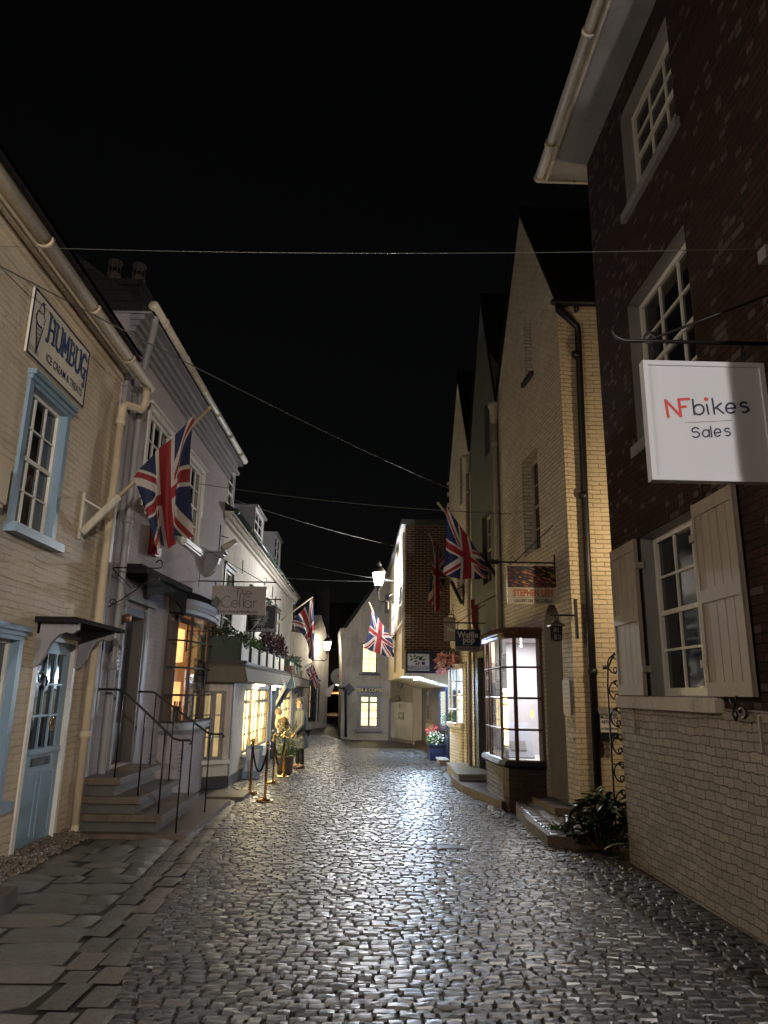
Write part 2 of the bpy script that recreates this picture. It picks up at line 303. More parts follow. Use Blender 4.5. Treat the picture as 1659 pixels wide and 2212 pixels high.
# ------------------------------------------------------------------ mesh builder
class Fr:
    """a vertical plane of a building: origin in plan, u along it, n out of it"""
    def __init__(s, P, Q, flip=False):
        s.o = V((P[0], P[1], 0)); d = V((Q[0]-P[0], Q[1]-P[1], 0)); s.L = d.length; s.t = d.normalized()
        s.n = V((s.t.y, -s.t.x, 0)) * (-1 if flip else 1)
    def P(s, u, z, d=0): return s.o + s.t*u + s.n*d + V((0, 0, z))
    def px(s, c, x, y, d=0):
        r = ray(c, x, y); o = s.o + s.n*d; k = (o-CAM).dot(s.n)/r.dot(s.n); p = CAM + r*k
        return ((p-s.o).dot(s.t), p.z)
    def uy(s, y): return (y-s.o.y)/s.t.y
class MB:
    def __init__(s): s.v = []; s.f = []; s.uv = None; s.m = []; s.cm = 0
    def add(s, vs, fs, uvs=None):
        b = len(s.v); s.v += [V(q) for q in vs]; s.f += [tuple(b+i for i in f) for f in fs]; s.m += [s.cm]*len(fs)
        return s
    def quad(s, *p): return s.add(p, [tuple(range(len(p)))])
    def hexa(s, p):  # 8 points, bottom 4 then top 4
        return s.add(p, [(3, 2, 1, 0), (4, 5, 6, 7), (0, 1, 5, 4), (1, 2, 6, 5), (2, 3, 7, 6), (3, 0, 4, 7)])
    def box(s, a, b):
        x0, y0, z0 = a; x1, y1, z1 = b
        return s.hexa([(x0, y0, z0), (x1, y0, z0), (x1, y1, z0), (x0, y1, z0), (x0, y0, z1), (x1, y0, z1), (x1, y1, z1), (x0, y1, z1)])
    def fb(s, F, u0, u1, z0, z1, d0, d1):
        P = F.P
        return s.hexa([P(u0, z0, d0), P(u1, z0, d0), P(u1, z0, d1), P(u0, z0, d1), P(u0, z1, d0), P(u1, z1, d0), P(u1, z1, d1), P(u0, z1, d1)])
    def prism(s, pts, vec):
        n = len(pts); vec = V(vec); vs = [V(p) for p in pts] + [V(p)+vec for p in pts]
        return s.add(vs, [tuple(range(n-1, -1, -1)), tuple(range(n, 2*n))] + [(i, (i+1) % n, n+(i+1) % n, n+i) for i in range(n)])
    def rings(s, rs, cap=True, closed=True):
        n = len(rs[0]); b = len(s.v)
        for r in rs: s.v += [V(q) for q in r]
        fs = []
        for i in range(len(rs)-1):
            for j in range(n if closed else n-1):
                k = (j+1) % n; fs.append((b+i*n+j, b+i*n+k, b+(i+1)*n+k, b+(i+1)*n+j))
        if cap and closed: fs += [tuple(b+j for j in range(n-1, -1, -1)), tuple(b+(len(rs)-1)*n+j for j in range(n))]
        s.f += fs; s.m += [s.cm]*len(fs); return s
    def tube(s, pts, r, n=8, cap=True, sq=1.0):
        pts = [V(p) for p in pts]; rs = []; 
        ref = V((0, 0, 1)) if abs((pts[1]-pts[0]).normalized().z) < .9 else V((1, 0, 0))
        a = None
        for i, p in enumerate(pts):
            t = (pts[min(i+1, len(pts)-1)]-pts[max(i-1, 0)]).normalized()
            if a is None: a = t.cross(ref).normalized()
            else: a = (a-t*a.dot(t)).normalized()
            b = t.cross(a); rr = r[i] if isinstance(r, (list, tuple)) else r
            rs.append([p+(a*math.cos(2*math.pi*j/n)+b*math.sin(2*math.pi*j/n)*sq)*rr for j in range(n)])
        return s.rings(rs, cap)
    def lathe(s, c, prof, n=16, axis=V((0, 0, 1))):
        c = V(c); ax = axis.normalized(); ref = V((1, 0, 0)) if abs(ax.x) < .9 else V((0, 1, 0))
        a = ax.cross(ref).normalized(); b = ax.cross(a)
        return s.rings([[c+ax*z+(a*math.cos(2*math.pi*j/n)+b*math.sin(2*math.pi*j/n))*max(r, .0004) for j in range(n)] for r, z in prof])
    def ball(s, c, r, n=10, m=6):
        if isinstance(r, (int, float)): r = (r, r, r)
        c = V(c)
        return s.rings([[c+V((r[0]*math.sin(math.pi*i/m+.0001)*math.cos(2*math.pi*j/n), r[1]*math.sin(math.pi*i/m+.0001)*math.sin(2*math.pi*j/n), -r[2]*math.cos(math.pi*i/m))) for j in range(n)] for i in range(m+1)])
    def stroke(s, S, pts, w, d=.002, th=.002, n=8):
        """a flat pen stroke with round ends on a sign plane"""
        for i in range(len(pts)-1):
            a = V(pts[i]); b = V(pts[i+1]); t = (b-a); 
            if t.length < 1e-6: continue
            t.normalize(); q = V((-t.y, t.x))*w/2
            e = (len(s.f) % 9)*.00008; s.quad(*[S.P(p.x, p.y, d+e) for p in (a-q, b-q, b+q, a+q)])
        for p in pts:
            e = .0008+(len(s.f) % 9)*.00009; s.add([S.P(p[0]+w/2*math.cos(2*math.pi*j/n), p[1]+w/2*math.sin(2*math.pi*j/n), d+e) for j in range(n)], [tuple(range(n))])
        return s
    def build(s, name, mat, parent=None, smooth=False, loc=None):
        me = bpy.data.meshes.new(name)
        if parent is not None: base = V(parent['_w'])
        elif loc is not None: base = V(loc)
        else:
            xs = [q.x for q in s.v]; ys = [q.y for q in s.v]; zs = [q.z for q in s.v]
            base = V(((min(xs)+max(xs))/2, (min(ys)+max(ys))/2, min(zs)))
        me.from_pydata([q-base for q in s.v], [], s.f)
        ul = me.uv_layers.new(name='UVMap'); dat = [0.0]*(2*len(me.loops))
        for pi, p in enumerate(me.polygons):
            if s.uv is not None:
                for li in p.loop_indices:
                    u = s.uv[me.loops[li].vertex_index]; dat[2*li] = u[0]; dat[2*li+1] = u[1]
            else:
                nn = p.normal
                if abs(nn.z) > .8:
                    for li in p.loop_indices:
                        q = s.v[me.loops[li].vertex_index]; dat[2*li] = q.x; dat[2*li+1] = q.y
                else:
                    h = math.hypot(nn.x, nn.y); tx, ty = -nn.y/h, nn.x/h
                    for li in p.loop_indices:
                        q = s.v[me.loops[li].vertex_index]; dat[2*li] = q.x*tx+q.y*ty; dat[2*li+1] = q.z
        ul.data.foreach_set('uv', dat)
        for mt in (mat if isinstance(mat, (list, tuple)) else [mat]): me.materials.append(mt)
        if isinstance(mat, (list, tuple)): me.polygons.foreach_set('material_index', s.m)
        if smooth: me.polygons.foreach_set('use_smooth', [True]*len(me.polygons))
        me.update()
        o = bpy.data.objects.new(name, me); COL.objects.link(o)
        if parent is not None: o.parent = parent; o['_w'] = parent['_w']
        else: o.location = base; o['_w'] = list(base)
        return o
def tag(o, label, cat, group=None, kind=None):
    o['label'] = label; o['category'] = cat
    if group: o['group'] = group
    if kind: o['kind'] = kind
    return o
def struct(o): o['kind'] = 'structure'; return o
def thing(name, loc, label, cat, group=None):
    o = bpy.data.objects.new(name, None); COL.objects.link(o); o.location = loc; o['_w'] = list(loc); o.empty_display_size = .2
    return tag(o, label, cat, group)
def copy_tree(o, parent=None):
    c = o.copy(); COL.objects.link(c); c.parent = parent
    for ch in [q for q in bpy.data.objects if q.parent == o]: copy_tree(ch, c)
    return c
class Sg:
    """sign plane: centre, right vector, up = z"""
    def __init__(s, c, r, n=None, up=(0, 0, 1)):
        s.c = V(c); s.r = V(r).normalized(); s.u = V(up).normalized(); s.n = V(n).normalized() if n else s.r.cross(s.u)
    def P(s, x, y, d=0): return s.c+s.r*x+s.u*y+s.n*d
def text(body, S, x, y, size, mat, parent, align='CENTER', bold=0.0, xs=1.0, d=.003, name='lettering', space=1.0):
    cu = bpy.data.curves.new('txt', 'FONT'); cu.body = body; cu.size = size; cu.align_x = align; cu.align_y = 'CENTER'; cu.offset = bold*size; cu.space_character = space
    cu.resolution_u = 3
    ob = bpy.data.objects.new('txt', cu); COL.objects.link(ob)
    dg = bpy.context.evaluated_depsgraph_get(); dg.update()
    me = bpy.data.meshes.new_from_object(ob.evaluated_get(dg))
    mb = MB(); mb.add([S.P(x+q.co.x*xs, y+q.co.y, d) for q in me.vertices], [tuple(p.vertices) for p in me.polygons])
    bpy.data.objects.remove(ob); bpy.data.curves.remove(cu); bpy.data.meshes.remove(me)
    if not mb.v: return None
    return mb.build(name, mat, parent)
def wall(name, F, outline, holes, mat, parent, rev=.14, th=.3, d=0):
    """a wall face with openings, their reveals and its thickness"""
    mb = MB(); loops = [[V((u, z, 0)) for u, z in outline]] + [[V((u, z, 0)) for u, z in h] for h in holes]
    flat = [q for L in loops for q in L]
    for t in tessellate_polygon(loops):
        mb.quad(*[F.P(flat[i].x, flat[i].y, d) for i in t])
    for h in holes:
        for i in range(len(h)):
            a, b = h[i], h[(i+1) % len(h)]
            mb.quad(F.P(*a, d), F.P(*b, d), F.P(*b, d-rev), F.P(*a, d-rev))
    n = len(outline)
    for i in range(n):
        a, b = outline[i], outline[(i+1) % n]
        mb.quad(F.P(*a, d), F.P(*a, d-th), F.P(*b, d-th), F.P(*b, d))
    for t in tessellate_polygon(loops): mb.quad(*[F.P(flat[i].x, flat[i].y, d-th) for i in t])
    for h in holes:
        if th > rev+.002:
            for i in range(len(h)): a, b = h[i], h[(i+1) % len(h)]; mb.quad(F.P(*a, d-rev), F.P(*b, d-rev), F.P(*b, d-th), F.P(*a, d-th))
    return mb.build(name, mat, parent)
def rect(u0, u1, z0, z1): return [(u0, z0), (u1, z0), (u1, z1), (u0, z1)]
def sash(F, u0, u1, z0, z1, cols, rows, parent, fm='white', pm='dimpane', d=-.09, fw=.06, bw=.022, fd=.05, meet=True, sill=None, sillm=None, surround=None, sw=.1, head=None, name='window'):
    mb = MB(); a = fw
    for q in ((u0, u0+a, z0, z1), (u1-a, u1, z0, z1), (u0+a, u1-a, z1-a, z1), (u0+a, u1-a, z0, z0+a*1.2)): mb.fb(F, *q, d-fd, d)
    iu0, iu1, iz0, iz1 = u0+a, u1-a, z0+a*1.2, z1-a
    zm = (iz0+iz1)/2
    if meet: mb.fb(F, iu0, iu1, zm-.025, zm+.025, d-fd*.9, d-.004)
    for i in range(1, cols):
        u = iu0+(iu1-iu0)*i/cols; mb.fb(F, u-bw/2, u+bw/2, iz0, iz1, d-fd*.75, d-.012)
    for i in range(1, rows):
        if meet and rows % 2 == 0 and i == rows//2: continue
        z = iz0+(iz1-iz0)*i/rows; mb.fb(F, iu0, iu1, z-bw/2, z+bw/2, d-fd*.72, d-.014)
    w = mb.build(name, M[fm], parent)
    pn = MB(); pn.quad(F.P(iu0-.01, iz0-.01, d-fd*.7), F.P(iu1+.01, iz0-.01, d-fd*.7), F.P(iu1+.01, iz1+.01, d-fd*.7), F.P(iu0-.01, iz1+.01, d-fd*.7)); pn.build('pane', M[pm], w)
    if sill is not None:
        s_ = MB(); s_.fb(F, u0-.08, u1+.08, z0-.09, z0, -.02, sill); s_.fb(F, u0-.05, u1+.05, z0-.125, z0-.092, 0, sill*.7); s_.build('sill', M[sillm or fm], w)
    if surround:
        s_ = MB()
        s_.fb(F, u0-sw, u0+.004, z0, z1+sw, -.02, .03); s_.fb(F, u1-.004, u1+sw, z0, z1+sw, -.02, .03); s_.fb(F, u0+.004, u1-.004, z1-.004, z1+sw-.002, -.02, .028); s_.fb(F, u0-sw-.03, u1+sw+.03, z1+sw, z1+sw+.05, 0, .08)
        s_.build('architrave', M[surround], w)
    return w
def arc(cx, cy, r, a0, a1, n=10, ry=None):
    ry = r if ry is None else ry
    return [(cx+r*math.cos(R(a0+(a1-a0)*i/n)), cy+ry*math.sin(R(a0+(a1-a0)*i/n))) for i in range(n+1)]
def rings_on_pipe(mb, pts, zs, r):
    (x0, y0, z0), (x1, y1, z1) = pts
    for z in zs:
        k = (z-z0)/(z1-z0); c = V((x0+(x1-x0)*k, y0+(y1-y0)*k, z)); mb.lathe(c, [(r, -.05), (r*1.25, -.045), (r*1.3, 0), (r*1.25, .045), (r, .05)], 10)
def lamp(kind, name, loc, energy, col, size=.1, rot=None, sy=None, spot=None):
    l = bpy.data.lights.new(name, kind); l.energy = energy; l.color = col
    if kind in ('POINT', 'SPOT'): l.shadow_soft_size = size
    if kind == 'AREA': l.size = size; l.shape = 'RECTANGLE'; l.size_y = sy or size
    if spot: l.spot_size = R(spot); l.spot_blend = .5
    o = bpy.data.objects.new(name, l); COL.objects.link(o); o.location = loc
    if rot: o.rotation_euler = rot
    return o
# ------------------------------------------------------------------ ground
def interp(tb, y):
    if y <= tb[0][0]: return tb[0][1]
    for (a, b), (c, d) in zip(tb, tb[1:]):
        if y <= c: return b+(d-b)*(y-a)/(c-a)
    return tb[-1][1]
XL = [(1, -1.1), (4.5, -1.37), (6.3, -1.69), (8.9, -1.87), (12.5, -2.15), (14.8, -2.35), (16, -2.78), (29, -2.8), (31, -4.5), (40, -4.5)]
XR = [(1, 3.1), (9, 3.08), (9.5, 2.6), (12, 2.45), (13.1, 2.34), (14.2, 2.16), (15.2, 1.97), (16, 1.94), (19, 2.0), (20, 2.25), (25, 2.3), (31, 2.2), (33, 2.0)]
def xl(y): return interp(XL, y)
def xr(y): return interp(XR, y)
gx = [-400, -120, -40, -15, -8]+[-5+.5*i for i in range(21)]+[8, 15, 40, 120, 400]
gy = [-200, -40, -10, -2, 0]+[2+1.0*i for i in range(60)]+[70, 90, 140, 300, 900]
mb = MB(); mb.add([(x, y, gz(x, y)-.016) for y in gy for x in gx], [(j*len(gx)+i, j*len(gx)+i+1, (j+1)*len(gx)+i+1, (j+1)*len(gx)+i) for j in range(len(gy)-1) for i in range(len(gx)-1)])
struct(mb.build('ground', M['mortar'], smooth=True))
mb = MB()
ax = [-6+.5*i for i in range(19)]; ay = [28.4+.7*i for i in range(50)]
mb.add([(x, y, gz(x, y)-.012+.006*noise.noise(V((x, y, 0)))) for y in ay for x in ax], [(j*len(ax)+i, j*len(ax)+i+1, (j+1)*len(ax)+i+1, (j+1)*len(ax)+i) for j in range(len(ay)-1) for i in range(len(ax)-1)])
struct(mb.build('road', M['asphalt'], smooth=True))
rg = random.Random(3)
def stone(mb, cx, cy, w, l, h, dome, tilt, K=(-1, -.8, 0, .8, 1), jit=.012, rot=0.0, edge=.022, ci=.07, und=.0055, fr=16):
    n = len(K); tx = rg.uniform(-tilt, tilt); ty = rg.uniform(-tilt, tilt); hh = h+rg.uniform(-.007, .007)
    cj = {(a, b): (rg.uniform(-jit, jit), rg.uniform(-jit, jit)) for a in (0, 1) for b in (0, 1)}
    ph = rg.uniform(0, 50); vs = []; cr, sr = math.cos(rot), math.sin(rot)
    for b in K:
        for a in K:
            e = max(abs(a), abs(b)); s = .5+a/2; t = .5+b/2
            jx = (cj[0, 0][0]*(1-s)+cj[1, 0][0]*s)*(1-t)+(cj[0, 1][0]*(1-s)+cj[1, 1][0]*s)*t
            jy = (cj[0, 0][1]*(1-s)+cj[1, 0][1]*s)*(1-t)+(cj[0, 1][1]*(1-s)+cj[1, 1][1]*s)*t
            k = 1-ci*(abs(a) > .9 and abs(b) > .9)
            lx, ly = a*w/2*k, b*l/2*k
            x = cx+lx*cr-ly*sr+jx; y = cy+lx*sr+ly*cr+jy
            z = gz(cx, cy)+hh+dome*(1-a*a)*(1-b*b*.8)+tx*a*w/2+ty*b*l/2+(und*noise.noise(V((x*fr, y*fr, ph))) if e < .9 else -edge)
            vs.append((x, y, z))
    mb.add(vs, [(j*n+i, j*n+i+1, (j+1)*n+i+1, (j+1)*n+i) for j in range(n-1) for i in range(n-1)])
mb = MB(); y = 1.9; row = 0
while y < 33.5:
    p = rg.uniform(.068, .094); off = rg.uniform(0, .2)
    K = (-1, -.82, 0, .82, 1) if y < 13 else (-1, -.8, .8, 1)
    x = xl(y)+.02-off*.3; end = xr(y)
    while x < end-.04:
        w = rg.uniform(.09, .17) if rg.random() < .88 else rg.uniform(.06, .09)
        if x+w > end: w = end-x
        cx = x+w/2; bend = .05*math.sin(cx*1.1+.4)+.02*math.sin(cx*3+y*.6)+.045*cx
        if not (y > 28.7 and cx > -.6-(y-28.7)*.1) and w > .06 and not (.9 < cx < 1.32 and 9.42 < y+bend < 9.72):
            stone(mb, cx, y+p/2+bend+rg.uniform(-.004, .004), w-.008, p-.008, .0, .004 if y < 19 else .007, .05, K, .009, rg.uniform(-.04, .04))
        x += w
    y += p; row += 1
struct(mb.build('cobbled_street', M['setts']))
mb = MB(); y = 1.8
for k in (0, 1):
    y = 1.8+rg.random()*.2
    while y < 14.4:
        l = rg.uniform(.22, .46); w = .21
        stone(mb, xl(y+l/2)-.11-.215*k, y+l/2, w-.024, l-.026, .016, .004, .02, (-1, -.9, 0, .9, 1), .008, -.04, .022, .02); y += l
struct(mb.build('gutter_edging', M['edging'], smooth=True))
mb = MB(); y = 1.6; row = 0
while y < 13.9:
    p = rg.uniform(.24, .46); x = -3.74; end = xl(y+p/2)-.44
    while x < end-.05:
        w = rg.uniform(.28, .74)
        if end-(x+w) < .22: w = end-x
        stone(mb, x+w/2, y+p/2+.02*math.sin(x*2+row), w-.020, p-.020, .016, .004, .010, (-1, -.96, -.5, 0, .5, .95, 1), .016, rg.uniform(-.02, .02), .03, .018, .012, 4); x += w
    y += p; row += 1
struct(mb.build('pavement', M['flags'], smooth=True))
# right kerb platforms and steps
mb = MB()
def slab(mb, pts, z0, z1): mb.prism([V((x, y, z0)) for x, y in pts], (0, 0, z1-z0))
slab(mb, [(3.15, 9.65), (2.72, 9.6), (2.36, 9.75), (2.35, 10.9), (2.5, 12.4), (3.12, 12.4)], -.3, .015)
slab(mb, [(3.2, 11.1), (2.86, 11.3), (2.78, 12.6), (3.12, 12.66)], .016, .12)
kp = mb.build('kerb', M['stone']); struct(kp)
mb = MB()
for i in range(34):
    a = i % 2; yy = 9.8+(i//2)*.165
    stone_x = 2.5+.19*a+(yy-9.8)*.04
    stone(mb, stone_x, yy+.02*a, .18, .15, .02+gz(0, yy)*-1+.005, .004, .02, (-1, -.85, 0, .85, 1), .012)
struct(mb.build('kerb_paving', M['edging'], smooth=True))
mb = MB(); slab(mb, [(2.36, 12.95), (2.18, 14.1), (1.99, 15.1), (1.93, 16.4), (2.0, 17.3), (2.8, 17.3), (2.9, 15.3), (2.5, 13.0)], -.4, -.03); struct(mb.build('kerb', M['stone']))
mb = MB(); slab(mb, [(2.28, 23.0), (2.1, 31.4), (2.55, 31.8), (2.6, 23)], -.6, -.2); struct(mb.build('kerb', M['stone']))
def step_thing(pts, z0, z1, lab, mt='stonepale'):
    mb = MB(); slab(mb, pts, z0, z1); nz = [(x-.03, y-.03) for x, y in pts]; slab(mb, nz, z1+.001, z1+.045)
    o = mb.build('door_step', M[mt]); tag(o, lab, 'step', 'stone door steps on the right'); return o
step_thing([(2.1, 17.5), (2.1, 18.9), (2.66, 18.9), (2.66, 17.5)], -.4, .02, 'worn stone door step nearest the white bow window, edged in brick')
step_thing([(2.02, 15.95), (2.02, 17.2), (2.75, 17.2), (2.75, 15.95)], -.4, .05, 'pale stone door step in front of the sage green house door')
step_thing([(2.18, 21.6), (2.18, 22.6), (2.5, 22.6), (2.5, 21.6)], -.5, -.16, 'small low stone step below the blue shop door')
mb = MB(); mb.box((.93, 9.45, -.13), (1.29, 9.69, -.102)); mb.box((.97, 9.48, -.103), (1.25, 9.66, -.096)); tag(mb.build('drain_cover', M['darkgrey']), 'small rectangular iron cover set in the cobbles', 'drain cover')
# pebbled skirt by the blue door
mb = MB()
for i in range(420):
    x = rg.uniform(-3.76, -3.42); yy = rg.uniform(7.3, 9.75)
    if yy > 9.1 and x < -3.6 and rg.random() < .4: continue
    mb.ball((x, yy, -.09+max(0, (x+3.32)*-.24)), (rg.uniform(.02, .034), rg.uniform(.024, .042), rg.uniform(.02, .03)), 8, 5)
tag(mb.build('cobblestone_skirt', M['pebble'], smooth=True), 'bank of round pebbles bedded along the foot of the cream wall', 'pebbles', kind='stuff')
mb = MB(); slab(mb, [(-3.9, 4.6), (-3.9, 6.95), (-3.0, 6.9), (-2.93, 6.3), (-3.0, 4.6)], -.2, .055); tag(mb.build('door_step', M['stone']), 'broad worn stone step at the bottom left corner by the cream house', 'step')

# ================================================================== LEFT SIDE
# ---- cream ice cream shop
FH = Fr((-3.76, -6), (-3.76, 10)); Hu = lambda y: y+6
HB = thing('painted_brick_house', (-3.76, 6, 0), 'cream painted brick house with pale blue windows and door, nearest on the left', 'house')
w1 = (7.34, 8.27, 3.42, 4.98); w2 = (6.5, 7.84, .62, 2.24); dr = (8.38, 9.38, .0, 2.32)
def H(y): return y+6
wall('wall', FH, [(0, -.6), (15.93, -.6), (15.93, 6.55), (0, 6.55)], [rect(H(w1[0]), H(w1[1]), w1[2], w1[3]), rect(H(w2[0]), H(w2[1]), w2[2], w2[3]), rect(H(dr[0]), H(dr[1]), -.1, dr[3])], M['cream'], HB, .16, .35)
mb = MB()
for z, dd in ((6.2, .045), (6.33, .09), (6.46, .14)): mb.fb(FH, 0, 15.93, z, z+.085, -.02, dd)
mb.build('cornice', M['cream'], HB)
mb = MB(); mb.fb(FH, -2, 16.0, 6.56, 6.60, -.2, .25); mb.quad(FH.P(-2, 6.62, .28), FH.P(16.0, 6.62, .28), FH.P(16.0, 8.9, -3.2), FH.P(-2, 8.9, -3.2)); mb.build('roof', M['slate'], HB)
gp = onX('D', 0, 372, -3.46); g2 = onX('D', 300, 815, -3.46); gzv = (gp.z+g2.z)/2
mb = MB(); n = 9
rs = []
for yv in (-6, 10.35):
    rs.append([(-3.46-.085*math.cos(R(a)), yv, gzv-.085*math.sin(R(a))+.02) for a in range(-10, 191, 20)]+[(-3.46+.07, yv, gzv+.01), (-3.46-.07, yv, gzv+.01)])
mb.rings(rs)
for yv in (6.6, 7.95, 9.3): mb.rings([[(-3.46-.095*math.cos(R(a)), yv+q, gzv-.095*math.sin(R(a))+.02) for a in range(-10, 191, 20)]+[(-3.46+.07, yv+q, gzv+.02), (-3.46-.07, yv+q, gzv+.02)] for q in (-.03, .03)])
gut = mb.build('gutter', M['creampaint'], HB, True)
px_, py_ = -3.66, 9.82
mb = MB(); mb.tube([(-3.46, 10.2, gzv-.05), (-3.46, 10.2, gzv-.3), (-3.5, 10.15, gzv-.42), (px_, py_+.08, gzv-.45), (px_, py_, gzv-.55), (px_, py_, gzv-.7)], .06, 10)
mb.tube([(px_, py_, gzv-.6), (px_, py_, .02)], .055, 10); rings_on_pipe(mb, [(px_, py_, gzv), (px_, py_, 0)], (gzv-.75, 4.3, 2.6, 1.15), .055); mb.tube([(px_, py_, .06), (px_+.02, py_-.02, -.04), (px_+.12, py_-.08, -.1)], .055, 8)
mb.build('downpipe', M['creampaint'], HB, True)
# upper window
def blue_window(u0, u1, z0, z1, hd):
    mb = MB(); a = .085
    for q in ((u0-a, u0+.01, z0-.02, z1+a), (u1-.01, u1+a, z0-.02, z1+a), (u0, u1, z1-.01, z1+a)): mb.fb(FH, *q, -.12, .035)
    mb.fb(FH, u0-a-.03, u1+a+.03, z1+a, z1+a+.06, -.05, .10); mb.fb(FH, u0-a-.015, u1+a+.015, z1+a-.05, z1+a, -.05, .06)
    mb.fb(FH, u0-a-.05, u1+a+.06, z0-.12, z0-.02, -.1, .13)
    o = mb.build('window', M['blue'], HB)
    sash(FH, u0, u1, z0, z1, 3, 4, o, fm='white', d=-.06, fw=.05, bw=.022, name='sash_frame')
    for q in [q for q in bpy.data.objects if q.parent == o]:
        for g in [g for g in bpy.data.objects if g.parent == q]: g.parent = o
    mb = MB()
    for (x0, x1) in ((u0+.06, u0+.3), (u1-.32, u1-.06)):
        n = 14; mb.add([FH.P(x0+(x1-x0)*i/n, z, -.17+.018*math.sin(i*2.1)) for z in (z0+.05, z1-.05) for i in range(n+1)], [(i, i+1, n+2+i, n+1+i) for i in range(n)])
    mb.build('curtain', M['curtain'], o); return o
blue_window(H(w1[0]), H(w1[1]), w1[2], w1[3], True)
blue_window(H(w2[0]), H(w2[1]), w2[2], w2[3], True)
# blue half glazed door
u0, u1 = H(dr[0]), H(dr[1]); d = -.035
mb = MB()
for q in ((u0, u0+.12, 1.02, 2.28), (u1-.12, u1, 1.02, 2.28), (u0+.12, u1-.12, 2.14, 2.28)): mb.fb(FH, *q, d-.05, d)
mb.fb(FH, u0, u1, -.04, 1.0, d-.05, d); mb.fb(FH, u0+.1, u1-.1, 1.0, 1.06, d-.05, d+.05)
for (a, b) in ((u0+.1, (u0+u1)/2-.05), ((u0+u1)/2+.05, u1-.1)):
    for q in ((a, a+.02, .08, .78), (b-.02, b, .08, .78), (a+.02, b-.02, .76, .78), (a+.02, b-.02, .08, .10)): mb.fb(FH, *q, d, d+.014)
dd = mb.build('door', M['blue'], HB)
mb = MB()
for i in (1, 2):
    u = u0+.12+(u1-u0-.24)*i/3; mb.fb(FH, u-.012, u+.012, 1.06, 2.14, d-.03, d-.005)
    z = 1.06+1.08*i/3; mb.fb(FH, u0+.12, u1-.12, z-.012, z+.012, d-.031, d-.006)
mb.build('glazing_bar', M['blue'], dd)
mb = MB(); mb.quad(FH.P(u0+.11, 1.05, d-.035), FH.P(u1-.11, 1.05, d-.035), FH.P(u1-.11, 2.15, d-.035), FH.P(u0+.11, 2.15, d-.035)); mb.build('pane', M['dimpane'], dd)
mb = MB(); mb.fb(FH, u0+.26, u1-.26, .86, .95, d-.001, d+.014); mb.fb(FH, u0+.3, u1-.3, .88, .93, d+.014, d+.018); mb.build('letter_slot', M['black'], dd)
mb = MB(); c = FH.P(u0+.62, 1.32, d+.03); mb.tube([c+V((0, .055*math.cos(t), .07*math.sin(t))) for t in [i*math.pi/8 for i in range(17)]], .009, 6); mb.ball(FH.P(u0+.62, 1.39, d+.02), .018); mb.build('handle', M['brass'], dd, True)
mb = MB(); c = FH.P(u0+.16, 1.86, d+.03)
for k in (0, .05): mb.tube([c+V((k, .06*math.cos(t), -k+.06*math.sin(t))) for t in [i*math.pi/8 for i in range(17)]], .012, 6)
mb.build('knocker', M['iron'], dd, True)
mb = MB()
for q in ((u0-.07, u0+.005, -.06, 2.33), (u1-.005, u1+.06, -.06, 2.33), (u0+.005, u1-.005, 2.28, 2.329)): mb.fb(FH, *q, -.14, .02)
mb.build('door_frame', M['white'], HB)
# hood on shaped brackets
mb = MB(); zc = 2.46
mb.fb(FH, u0-.2, u1+.33, zc, zc+.045, 0, .52); mb.fb(FH, u0-.2, u1+.33, zc+.045, zc+.065, 0, .46)
hd = mb.build('door_hood', M['mattblack'], HB)
for uu in (u0-.1, u1+.10):
    out = [(0, zc), (.46, zc), (.46, zc-.07), (.40, zc-.12), (.33, zc-.10), (.25, zc-.13), (.17, zc-.22), (.12, zc-.36), (.07, zc-.46), (0, zc-.5)]
    mb = MB(); mb.prism([FH.P(uu, z, q) for q, z in out], FH.t*.06); mb.build('bracket', M['greypaint'], hd)
mb = MB(); mb.fb(FH, u0-.1, u1+.16, zc-.12, zc-.001, 0, .03); mb.build('fascia', M['greypaint'], hd)
# sign
def wall_sign(F, u0, u1, z0, z1, d, th, mat, edge=None, ew=.015, name='shop_sign', lab='', grp=None):
    mb = MB(); mb.fb(F, u0, u1, z0, z1, d, d+th)
    c = F.P((u0+u1)/2, (z0+z1)/2, d+th); o = mb.build(name, M[mat], loc=tuple(F.P((u0+u1)/2, z0, d)))
    S = Sg(c, F.t, F.n)
    if edge:
        w, h = (u1-u0)/2, (z1-z0)/2; e = MB()
        for q in ((-w, -w+ew, -h, h), (w-ew, w, -h, h), (-w+ew, w-ew, h-ew, h), (-w+ew, w-ew, -h, -h+ew)):
            e.hexa([S.P(q[0], q[2], 0), S.P(q[1], q[2], 0), S.P(q[1], q[2], .006), S.P(q[0], q[2], .006), S.P(q[0], q[3], 0), S.P(q[1], q[3], 0), S.P(q[1], q[3], .006), S.P(q[0], q[3], .006)])
        e.build('border', M[edge], o)
    tag(o, lab, 'sign', grp); return o, S
o, S = wall_sign(FH, H(7.06), H(8.64), 5.24, 6.02, .01, .025, 'signcream', 'inknavy', .022, lab='cream painted shop sign with an ice cream cone drawing and blue curly lettering')
w, h = .79, .39
def offs(pts, dx, dy, s=1): return [(dx+x*s, dy+y*s) for x, y in pts]
mk = MB(); ml = MB()
def both(pts, lw=.052):
    mk.stroke(S, pts, lw, .003); ml.stroke(S, pts, lw*.42, .006)
x = -.40; lh = .36; yb = -.03
def curl(cx, cy, r, a0, sgn): return [(cx+r*(1-.5*i/9)*math.cos(R(a0+sgn*i*30)), cy+r*(1-.5*i/9)*math.sin(R(a0+sgn*i*30))) for i in range(10)]
